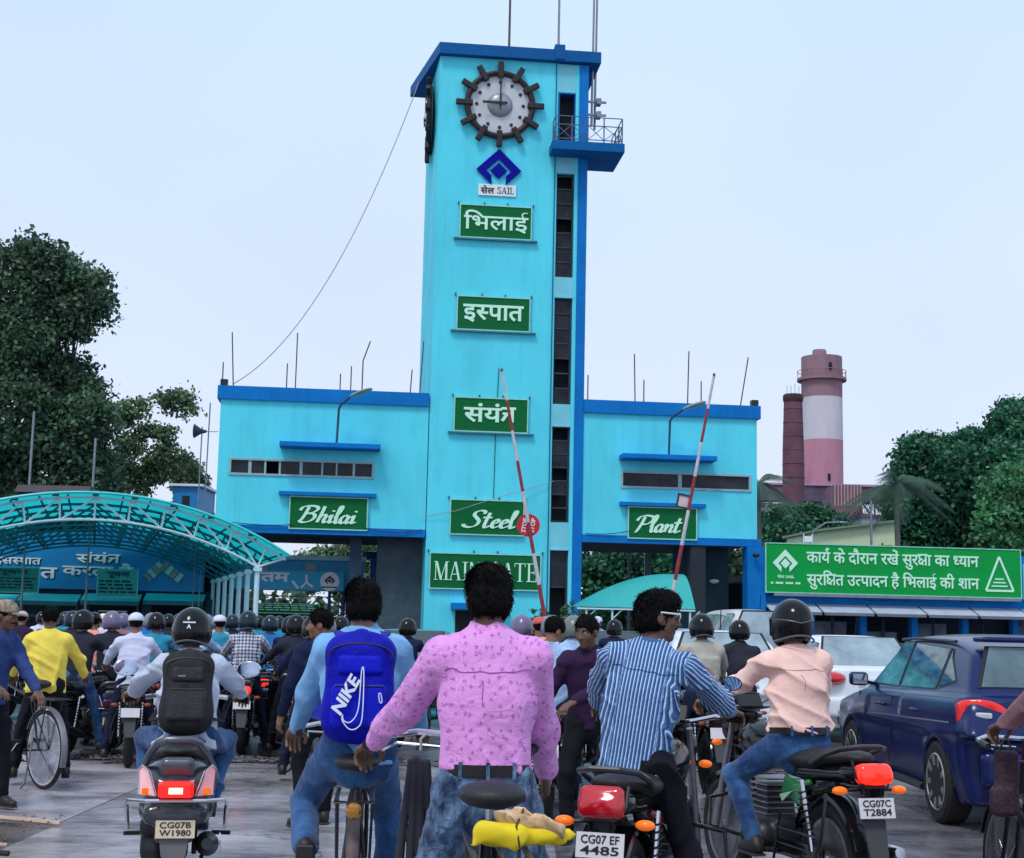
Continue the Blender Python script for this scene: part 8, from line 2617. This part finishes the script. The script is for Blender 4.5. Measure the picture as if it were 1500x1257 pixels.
# ------------------------------------------------------------------ scooter rider with black backpack
yaw = R(11)
sc = scooter('dark grey scooter with glowing red tail lamps at the near left', (-1.77, 7.95, 0), yaw)
pS, JS = person('scooter rider in a pale grey shirt and black helmet with a black backpack', (-1.77, 7.95, 0), yaw, hip=(0.02, 0.26, 0.82), lean=15, hl=(-0.345, 0.80, 1.02), hr=(0.345, 0.80, 1.02), fl=(-0.17, 0.55, 0.43), fr=(0.17, 0.55, 0.43),
       head=(-6, 8, 0), s=0.89, fat=1.12, shirt=SH_GREY, trousers=JEANS, helmet=(H_BLK, 'half', RIM_G), elb=(-0.9, -0.35), knee=(0.42, 0.9), seed=11, tuck=False, wr_amp=0.042)
def backpack(label, P, J, m_body, m_pocket, size=(0.15, 0.085, 0.24), name_text=False, drop=0.0, strap_m=None):
    """things worn on the back: built in the wearer's frame"""
    r = thing('backpack', label, 'backpack', P.location, P.rotation_euler.z)
    FW = J['FW']
    up, RX, RY = FW @ Vector((0, 0, 1)), FW @ Vector((1, 0, 0)), FW @ Vector((0, 1, 0))
    c = J['chest'] - RY * (0.125 + size[1]) - up * (0.02 + drop)
    A = np.array(FW)
    sx, sy, sz = size
    G = SDF()
    G.box(c, (sx, sy, sz), 0.07, 0.03, A).ell(c + up * sz * 0.72, (sx * 0.86, sy * 0.95, sz * 0.42), 0.05, A).ell(c - up * sz * 0.5 - RY * 0.01, (sx * 1.0, sy * 1.1, sz * 0.55), 0.05, A)
    np_obj('bag_body', G.mesh(0.009, folds(0.005, 26, 2)), m_body, r)
    G = SDF().box(c - RY * sy * 0.95 - up * sz * 0.38, (sx * 0.80, 0.035, sz * 0.44), 0.03, 0.03, A)
    np_obj('front_pocket', G.mesh(0.009, folds(0.004, 30, 4)), m_pocket, r)
    G = SDF().box(c - RY * sy * 0.95 + up * sz * 0.42, (sx * 0.66, 0.02, sz * 0.2), 0.02, 0.03, A)
    np_obj('upper_pocket', G.mesh(0.009), m_pocket, r)
    zp = [c - RY * (sy + 0.004) + up * (sz * 0.62 + 0.22 * sz * math.cos(a)) + RX * sx * 0.92 * math.sin(a) for a in np.linspace(-1.9, 1.9, 21)]
    MB().tube(zp, 0.004, 5).obj('zip', BLK, r)
    MB().tube([c - RY * (sy + 0.03) - up * 0.0 + RX * t * sx * 0.7 for t in (-1, -0.3, 0.3, 1)], 0.0035, 5).obj('zip', BLK, r)
    hp_ = [c + up * (sz * 0.98) + RX * 0.045 * math.sin(a) + up * 0.04 * math.cos(a) + RY * 0.02 for a in np.linspace(-2.2, 2.2, 11)]
    MB().tube(hp_, 0.009, 7).obj('carry_loop', strap_m or m_body, r)
    for q, sh in ((-1, J['shl']), (1, J['shr'])):
        k = sh * 0.62 + J['neck'] * 0.38 - up * 0.02
        pts = [c + up * sz * 0.86 + RX * q * 0.05 + RY * 0.05, c + up * (sz * 1.0) + RX * q * 0.075 + RY * 0.09, k + up * 0.075 - RY * 0.035, k + up * 0.075 + RY * 0.035, k - up * 0.02 + RY * 0.12, k - up * 0.17 + RY * 0.145 + RX * q * 0.03, k - up * 0.3 + RY * 0.08 + RX * q * 0.10, c - up * sz * 0.6 + RX * q * sx * 0.95 + RY * sy * 0.6]
        rings = []
        for i, p in enumerate(pts):
            d = (pts[min(i + 1, len(pts) - 1)] - pts[max(i - 1, 0)]).normalized()
            nn = d.cross(RX).normalized()
            wd = 0.032 if 1 < i < 6 else 0.02
            rings.append([p + RX * wd * a + nn * 0.006 * b for a, b in ((-1, -1), (1, -1), (1, 1), (-1, 1))])
        MB().loft(rings).obj('shoulder_strap', strap_m or m_body, r, sm=60)
    return r, c, up, RX, RY
BAGK = mat('bag_black', (0.012, 0.012, 0.014), 0.75, var=0.4, scale=20, bump=0.3, bscale=60)
BAGK2 = mat('bag_black_pocket', (0.018, 0.018, 0.021), 0.7, var=0.4, scale=20, bump=0.3, bscale=60)
b1, c, up, RX, RY = backpack('black backpack worn by the scooter rider', pS, JS, BAGK, BAGK2, (0.135, 0.075, 0.215), drop=0.04)
Mx = Matrix.Translation(c - RY * (0.117) + up * 0.07 - RX * 0.03) @ JS['FW'].to_4x4()
MB().box(-0.02, 0.02, -0.006, 0.0, -0.004, 0.004).obj('badge', mat('badge_grey', S(120, 120, 130), 0.4), b1, M=Mx, sm=0)
# white marks on the rider's helmet
HFm = JS['HF'].to_4x4()
Mx = Matrix.Translation(JS['hc']) @ HFm
o = place(words(['-----'], off=0.03), (-0.035, 0.035, 0.032, 0.040), M=Mx @ T3(0, -0.146, 0), m=WHT, parent=pS, depth=0.003, name='helmet_mark')
o = place(words(['A'], off=0.04), (-0.012, 0.012, 0.0, 0.024), M=Mx @ T3(0, -0.150, 0), m=WHT, parent=pS, depth=0.003, name='helmet_mark')

# ------------------------------------------------------------------ rider with the blue backpack on a bicycle
yaw = R(5)
bN = bicycle('rusty bicycle under the man with the blue backpack, rear mudguard in view', (-0.63, 6.2, 0), yaw, mat('old_paint', (0.04, 0.03, 0.028), 0.6, var=0.4, scale=12), guardm=mat('worn_mudguard', (0.075, 0.055, 0.055), 0.55, 0.3, var=0.5, scale=14, dirt=0.5), reflector=True)
pN, JN = person('man in a light blue shirt astride a bicycle wearing the bright blue backpack', (-0.63, 6.2, 0), yaw, hip=(0.0, 0.36, 0.93), lean=8, hl=(-0.30, 0.72, 0.98), hr=(0.29, 0.72, 1.0), fl=(-0.21, 0.26, 0.50), fr=(0.15, 0.52, 0.2),
       head=(8, 10, 0), s=0.95, fat=1.0, shirt=SH_LBLUE, trousers=JEANS, seed=13, foot_pitch=(62, 0), hair_cut='full', elb=(-0.35, -0.7), knee=(0.2, 1), tuck=False)
BAGB = mat('bag_blue', S(6, 12, 165), 0.6, spec=0.2, var=0.25, scale=6, bump=0.4, bscale=26)
BAGB2 = mat('bag_blue_pocket', S(8, 22, 185), 0.6, spec=0.2, var=0.2, scale=6, bump=0.3, bscale=26)
b2, c, up, RX, RY = backpack('bright blue backpack with white lettering and a swoosh outline', pN, JN, BAGB, BAGB2, (0.15, 0.085, 0.222), drop=0.02, strap_m=mat('strap_blue', S(20, 30, 150), 0.7))
Mx = Matrix.Translation(c - RY * 0.135) @ JN['FW'].to_4x4()
NB = mat('bag_print_white', S(225, 228, 240), 0.6)
Mr = Mx @ T3(-0.055, 0.0, -0.045) @ Matrix.Rotation(R(-62), 4, 'Y')
place(words(['NIKE'], off=0.035), (-0.085, 0.085, -0.024, 0.03), shear=0.18, M=Mr @ T3(0, -0.004, 0), m=NB, parent=b2, depth=0.006)
sw = [(-0.066, -0.125), (-0.06, -0.15), (-0.03, -0.155), (0.0, -0.10), (0.008, 0.06), (0.018, 0.055), (0.018, -0.13), (0.0, -0.178), (-0.035, -0.185), (-0.066, -0.15), (-0.066, -0.125)]
vs, fs = ribbon(sw, 0.0045)
xs = [v[0] for v in vs]; ys = [v[1] for v in vs]
place([(vs, fs)], (min(xs), max(xs), min(ys), max(ys)), M=Mx @ T3(0.0, -0.004, 0.0), m=NB, parent=b2, depth=0.006, name='swoosh_outline')
vs, fs = ribbon([(0, 0.02), (0.008, -0.02), (0.02, -0.02), (0.012, 0.02), (0, 0.02)], 0.005)
place([(vs, fs)], (0.082, 0.102, -0.075, -0.03), M=Mx @ T3(0, 0.004, 0), m=NB, parent=b2, depth=0.012, name='small_logo')

# ------------------------------------------------------------------ man in the pink shirt astride a bicycle, nearest of all
yaw = R(5)
bP = bicycle('dark bicycle of the man in the pink shirt, its carrier nearest the camera', (-0.02, 4.42, 0), yaw, BLKP, steer=R(-25))
bP.scale = (1.09,) * 3
pP, JP = person('man with thick black hair in a pink printed shirt and washed jeans', (-0.02, 4.47, 0), yaw, hip=(0.0, 0.49, 0.95), lean=6, twist=-3, hl=(-0.39, 0.85, 1.05), hr=(0.24, 0.80, 0.96), fl=(-0.31, 0.52, 0.085), fr=(0.27, 0.50, 0.085),
       head=(4, 12, 0), s=0.945, fat=0.96, shirt=SH_PINK, trousers=JEANSW, hair_cut='full', seed=17, elb=(-0.12, -0.95), knee=(0.3, 1), wr_amp=0.042, skin=SKIN2)
# cloth bundle tied on the carrier
q = thing('cloth_bundle', 'yellow and striped cloth bundle tied on the nearest bicycle carrier', 'cloth', loc2(bP, (0.07, -0.08, 0.785)), yaw)
G = SDF().cap((-0.12, 0.0, 0.03), (-0.02, -0.03, 0.035), 0.036, 0.03, 0.02).cap((-0.02, -0.02, 0.02), (0.13, 0.02, 0.025), 0.03, 0.022, 0.02).cap((-0.13, 0, 0.03), (-0.15, -0.02, 0.0), 0.022, 0.01, 0.02)
np_obj('yellow_cloth', G.mesh(0.007, folds(0.05, 90, 5)), mat('cloth_yellow', S(235, 205, 30), 0.8, var=0.15), q)
G = SDF().cap((-0.05, 0.0, 0.075), (0.11, 0.0, 0.05), 0.026, 0.022, 0.02).cap((-0.06, 0.03, 0.08), (0.03, 0.06, 0.065), 0.022, 0.02, 0.02)
np_obj('striped_cloth', G.mesh(0.007, folds(0.04, 100, 8)), mat('cloth_tan', S(205, 170, 130), 0.8, var=0.4, scale=30, stretch=(1, 4, 1)), q)
MB().tube([(-0.02, -0.07, 0.0), (-0.03, -0.05, 0.06), (0.0, 0.04, 0.10), (0.03, 0.08, 0.02)], 0.003, 5).obj('cord', BLK, q)
# folded umbrella and bags on the handlebar
q = thing('folded_umbrella', 'dark folded cloth umbrella hanging from the handlebar beside the pink sleeve', 'umbrella', loc2(bP, (-0.19, 0.86, 0.93)), yaw + R(-10))
G = SDF()
for k, (x, z0, z1) in enumerate(((-0.06, 0, -0.46), (-0.025, 0.01, -0.5), (0.01, 0.0, -0.47), (0.045, 0.0, -0.42))):
    G.cap((x * 0.6, 0, z0 - 0.02), (x * 1.25, 0.0, z1), 0.012, 0.019, 0.004)
np_obj('canopy_cloth', G.mesh(0.007, folds(0.006, 50, 6)), mat('umbrella_black', S(44, 44, 52), 0.7, var=0.3), q)
MB().tube([(0, 0, 0.02), (0, 0, 0.06), (0.02, 0, 0.08)], 0.006, 6).obj('handle', CHM, q)

# ------------------------------------------------------------------ right edge cyclist
bH = bicycle('black bicycle at the right frame edge in front of the blue hatchback', (2.62, 6.30, 0), R(3), BLKP, carrier=False)
person('cyclist in a brownish mauve shirt and black trousers cut by the right frame edge', (2.70, 6.20, 0), R(3), hip=(0.04, 0.26, 0.97), lean=12, hl=(-0.36, 0.76, 1.0), hr=(0.28, 0.7, 1.0), fl=(-0.15, 0.62, 0.36), fr=(0.15, 0.30, 0.22),
       head=(0, 5, 0), s=0.94, shirt=SH_MAUVE, trousers=TR_BLK, seed=21, tuck=False, knee=(0.25, 1), sleeve='long', wr_amp=0.042, skin=SKIN2)
q = thing('bag', 'dark speckled bag hanging from the right edge bicycle handlebar', 'bag', (2.40, 6.98, 0.97), R(3))
G = SDF().box((0, 0, -0.17), (0.055, 0.03, 0.15), 0.02, 0.02).box((-0.03, 0, -0.26), (0.05, 0.028, 0.06), 0.02, 0.04)
np_obj('sack', G.mesh(0.009, folds(0.008, 40, 4)), mat('bag_speckled', S(62, 40, 52), 0.7, var=0.7, scale=60), q)
MB().tube([(-0.03, 0, -0.02), (0, 0, 0.05), (0.03, 0, -0.02)], 0.006, 6).obj('handle', BLK, q)

# ------------------------------------------------------------------ left edge: yellow shirt cyclist and the man in the camouflage cap
bY = bicycle('black bicycle carrying the man in the yellow shirt, turned to the left', (-3.97, 12.6, 0), R(44), BLKP, guardm=mat('mudguard_pale', (0.22, 0.2, 0.22), 0.4, 0.3, var=0.3))
person('man in a bright yellow shirt sitting on a bicycle with his back turned', (-4.06, 12.85, 0), R(16), hip=(-0.02, 0.05, 0.86), lean=6, hl=(-0.32, 0.38, 0.95), hr=(0.30, 0.38, 0.95), fl=(-0.26, 0.12, 0.09), fr=(0.2, 0.1, 0.09),
       head=(-4, 6, 0), s=0.88, fat=1.12, shirt=SH_YEL, trousers=TR_BLK, seed=23, lod=1, tuck=False, wr_amp=0.042, elb=(-0.8, -0.3), skin=SKIN2)
person('man in a camouflage cap and denim shirt at the left frame edge', (-4.03, 11.3, 0), R(-122), hip=(0, 0, 0.86), lean=14, twist=10, hl=(-0.16, 0.42, 0.84), hr=(0.22, 0.35, 0.95), fl=(-0.1, 0.12, 0.08), fr=(0.12, -0.05, 0.08),
       head=(14, 8, 0), s=0.92, fat=1.05, shirt=SH_DENIM, trousers=TR_BLK, cap=CAMO, seed=25, lod=1, tuck=False, moustache=True, wr_amp=0.042, curl=0.5, skin=SKIN2)

# ------------------------------------------------------------------ standing man behind the blue backpack
person('standing man in black trousers and trainers with his face turned left', (-1.36, 10.7, 0), R(28), hip=(0, 0, 0.84), lean=5, hl=(-0.25, 0.15, 0.8), hr=(0.3, 0.1, 0.75), fl=(-0.12, -0.03, 0.08), fr=(0.1, 0.15, 0.08),
       head=(62, 6, 0), s=0.92, shirt=SH_NAVY, trousers=TR_BLK, seed=27, lod=1, hair_cut='short', toe=(20, 0), curl=0.4)

# ------------------------------------------------------------------ middle right group
def rider(label, mlabel, px, Y, yaw, shirt, trousers=TR_NAVY, lod=2, scale=0.9, proto=None, bike=True, ptxt=('', ''), lit=False, paint=BLKP, accent=None, hipz=0.92, grp='riders waiting in the crowd before the gate', grpm='motorcycles waiting in the crowd before the gate', **kw):
    X = gx(px, Y)
    hd = Vector((-math.sin(yaw), math.cos(yaw), 0))
    base = Vector((X, Y, 0)) - hd * 0.28 * scale
    kw.setdefault('lean', 9)
    kw.setdefault('head', (random.uniform(-18, 18), random.uniform(2, 12), 0))
    p, J = person(label, base, yaw, hip=(0, 0.26, hipz), hl=(-0.34, 0.82, 1.07), hr=(0.34, 0.82, 1.07), fl=(-0.28, 0.42, 0.09), fr=(0.28, 0.42, 0.09), s=0.96, shirt=shirt, trousers=trousers, lod=lod, seed=int(px), group=grp, elb=(-0.7, -0.4), tuck=kw.pop('tuck', False), **kw)
    p.scale = (scale,) * 3
    if bike:
        if proto == 'scooter':
            m = copy_tree(sc)
            m.name = 'scooter'
            m['label'] = mlabel.replace('motorcycle', 'scooter')
            m['category'] = 'scooter'
            m['group'] = 'scooters waiting in the crowd before the gate'
            m.location = base
            m.rotation_euler = (0, 0, yaw)
            recolour(m, {'rear_body': paint, 'rear_fender': paint, 'leg_shield': paint, 'handlebar_cowl': paint, 'tail_light': TLRD, 'turn_lamp': AMB, 'brake_bulb': TLRD, 'amber_lens': AMB})
        elif proto is None:
            m = motorcycle(mlabel, base, yaw, paint, accent, lit, ptxt, lod, grpm)
        else:
            m = copy_tree(proto)
            m.location = base
            m.rotation_euler = (0, 0, yaw)
            m['label'] = mlabel
            recolour(m, {'fuel_tank': paint, 'tail_cowl': paint, 'front_mudguard': paint, 'side_panel': accent or paint, 'tail_light': TLRON if lit else TLRD})
        m.scale = (scale,) * 3
        return p, m
    return p, None
PR = mat('paint_red', S(150, 18, 28), 0.25, coat=0.6)
PB = mat('paint_blue', S(20, 40, 110), 0.25, coat=0.6)
PG = mat('paint_grey', S(90, 92, 100), 0.3, coat=0.5)
_, m590 = rider('young rider with brown hair in a white and blue shirt looking right', 'motorcycle with an orange red tail light beside the pink shirt man', 806, 11.4, R(-3), SH_STR2, lod=1, lit=True, paint=PR, accent=PR, head=(-55, 22, 0), ptxt=('CG07BP', '0590'), scale=0.93)
person('man with short hair and a dark purple shirt facing the camera', (0.60, 10.3, 0), R(168), hip=(0, 0, 0.84), lean=16, hl=(0.05, 0.42, 0.98), hr=(0.3, 0.3, 0.9), fl=(-0.14, 0, 0.08), fr=(0.14, 0.1, 0.08),
       head=(-22, 14, 0), s=0.93, shirt=SH_PURP, trousers=TR_BLK, seed=31, lod=1, curl=0.5, skin=SKIN2, tuck=False)
_, m19 = rider('rider in a beige shirt and black helmet before the white hatchback', 'dark motorcycle under the beige shirt rider', 1030, 13.4, R(6), SH_BEIGE, lod=1, helmet=(H_BLK, 'half', RIM_G), scale=0.95, head=(0, 6, 0), paint=BLKP, ptxt=('', ''))
rider('rider in a blue and white checked shirt and dark helmet', 'motorcycle with a round lit tail light and white plate under the checked shirt rider', 363, 16.3, R(8), SH_CHECK, lod=1, lit=True, helmet=(H_TEAL, 'half', RIM_G), scale=0.92, head=(0, 4, 0), ptxt=('', ''))
protoB = None
_, mL = rider('rider in a lavender white shirt and white cap behind the yellow shirt man', 'motorcycle with chrome mirrors under the lavender white shirt', 199, 14.8, R(14), SH_WHITE, lod=1, scale=0.9, cap=H_WHITE, head=(5, 5, 0), paint=BLKP, fat=1.1)
rider('rider in a dark jacket and black helmet leaning left of the blue backpack', 'dark motorcycle under the rider in the dark jacket', 462, 13.6, R(14), SH_NAVY, lod=1, scale=0.9, helmet=(H_BLK, 'half', RIM_G), lean=16)
rider('rider in a salmon shirt with a black cap in the left crowd', 'black motorcycle with a lit red tail light in the left crowd', 137, 17.2, R(12), SH_SALM, lod=2, cap=H_BLK, proto=mL, lit=True, paint=PR)
proto2 = motorcycle('dark motorcycle among the waiting riders at the far left', (gx(105, 19), 19 - 0.25, 0), R(12), BLKP, None, True, ('', ''), 2, 'motorcycles waiting in the crowd before the gate')
proto2.scale = (0.9,) * 3
crowd = [
 (29, 21.0, SH_PURP, ('cap', H_PINK), 'rider in a pink cap behind the camouflage capped man'),
 (74, 20.0, SH_DARK, ('h', H_GREY), 'rider in a pale grey helmet just right of the yellow shirt man'),
 (92, 23.0, SH_TEAL, ('h', H_TEAL), 'rider in a dark teal helmet right of the pale grey helmet'),
 (107, 18.8, SH_DARK, ('h', H_TEAL), 'rider in charcoal behind the lit red tail light'),
 (152, 21.5, SH_WHITE, ('cap', H_CREAM), 'rider in a cream cap beside the salmon shirt rider'),
 (165, 16.2, SH_DARK, ('h', H_MAUVE), 'rider in a dark mauve helmet with black clothes beside the lavender white shirt'),
 (179, 21.0, SH_MAUVE, ('h', H_MAUVE), 'rider in a mauve grey helmet above the white cap rider'),
 (219, 20.0, SH_BLUE, ('h', H_GREY), 'rider in a blue shirt and grey helmet right of the white cap'),
 (243, 22.5, SH_DARK, ('h', H_BLK), 'rider in a black helmet left of the scooter rider helmet'),
 (317, 21.5, SH_BEIGE, ('cap', H_PINK), 'rider in a pinkish cap right of the scooter rider helmet'),
 (323, 18.0, SH_TEAL, ('cap', H_WHITE), 'rider in a white cap and light blue shirt near the checked shirt'),
 (341, 22.0, SH_DARK, ('h', H_TEAL), 'rider in a dark helmet left of the checked shirt rider'),
 (395, 18.6, SH_BLUE, ('h', H_TEAL), 'rider in a mid blue shirt right of the checked shirt rider'),
 (421, 17.4, SH_NAVY, ('h', H_BLK), 'rider in a black helmet and navy shirt with a white collar'),
 (446, 22.0, SH_DARK, ('h', H_BLK), 'rider in a small dark helmet left of the dark jacket'),
 (500, 19.0, SH_NAVY, ('h', H_BLK), 'rider hidden behind the man with the blue backpack'),
 (380, 25.0, SH_TEAL, ('h', H_BLK), 'far rider in a black helmet between checked and blue shirts'),
 (408, 26.0, SH_TEAL, ('h', H_TEAL), 'far rider in a teal shirt behind the navy shirt rider'),
 (200, 26.0, SH_BLUE, ('h', H_BLK), 'far rider in blue behind the white cap rider'),
 (124, 26.0, SH_NAVY, ('h', H_BLK), 'far rider in a black helmet behind the salmon shirt'),
 (262, 24.0, SH_BLUE, ('h', H_TEAL), 'far rider in blue just behind the scooter rider helmet'),
 (285, 16.8, SH_STR2, ('h', H_BLK), 'rider in a pale striped shirt just left of the scooter rider helmet'),
 (300, 19.5, SH_NAVY, ('h', H_GREY), 'rider in navy with a grey helmet behind the scooter rider'),
 (120, 15.6, SH_DARK, ('h', H_BLK), 'rider in charcoal with a black helmet below the salmon shirt'),
 (230, 16.9, SH_TEAL, ('h', H_BLK), 'rider in a teal shirt right of the lavender white shirt'),
 (435, 16.0, SH_DARK, ('h', H_BLK), 'rider in charcoal left of the dark jacket rider'),
 (478, 15.2, SH_DARK, ('h', H_GREY), 'rider in charcoal with a grey helmet behind the standing man'),
 (595, 17.5, SH_NAVY, ('h', H_BLK), 'rider hidden between the blue backpack and the pink shirt'),
 (340, 24.0, SH_BLUE, ('h', H_GREY), 'far rider in blue with a grey helmet behind the checked shirt'),
 (60, 25.0, SH_WHITE, ('h', H_BLK), 'far rider in white behind the yellow shirt man'),
 (825, 17.5, SH_DARK, ('h', H_BLK), 'far rider in a black helmet behind the brown haired rider'),
 (900, 20.0, SH_NAVY, ('h', H_BLK), 'rider in navy behind the striped shirt man'),
 (1085, 15.5, SH_DARK, ('h', H_BLK), 'rider in charcoal left of the peach shirt rider'),
 (765, 14.5, SH_MAUVE, ('h', H_MAUVE), 'rider in a mauve helmet right behind the pink shirt man'),
 (791, 15.5, SH_SALM, ('cap', H_RED), 'rider in a red cap left of the grey and white helmet'),
 (810, 14.2, SH_DARK, ('h', H_GREY), 'rider in a grey and white helmet above the brown haired rider'),
 (841, 14.0, SH_STR2, ('h', H_OLIVE), 'rider in a grey green helmet behind the man facing the camera'),
]
paints = [BLKP, PG, BLKP, PR, BLKP, PB, BLKP]
for i, (px, Y, shm, (kind, hm), lb) in enumerate(crowd):
    random.seed(100 + i)
    kw = dict(cap=hm) if kind == 'cap' else dict(helmet=(hm, 'half', None))
    rider(lb, ('dark motorcycle ridden by the ' + lb) if len(lb.split()) <= 11 else 'motorcycle of ' + lb, px, Y, R(random.uniform(-14, 24) if px < 600 else random.uniform(-12, 12)), shm, (TR_NAVY, TR_BLK, TR_GREY, JEANS)[i % 4], 2, (0.9 if px < 600 else 0.93) if px < 1200 else 0.86,
          'scooter' if i % 4 == 1 else proto2, lean=random.uniform(3, 20), lit=(px in (395, 165)), paint=paints[i % 7], **kw)
# far man in a white cap
person('far man in a white cap standing near the small teal canopy', wxy(876, 27), R(170), hip=(0, 0, 0.9), fl=(-0.1, 0, 0.08), fr=(0.1, 0, 0.08), s=0.95, shirt=SH_WHITE, trousers=TR_GREY, lod=2, cap=H_WHITE, seed=5)
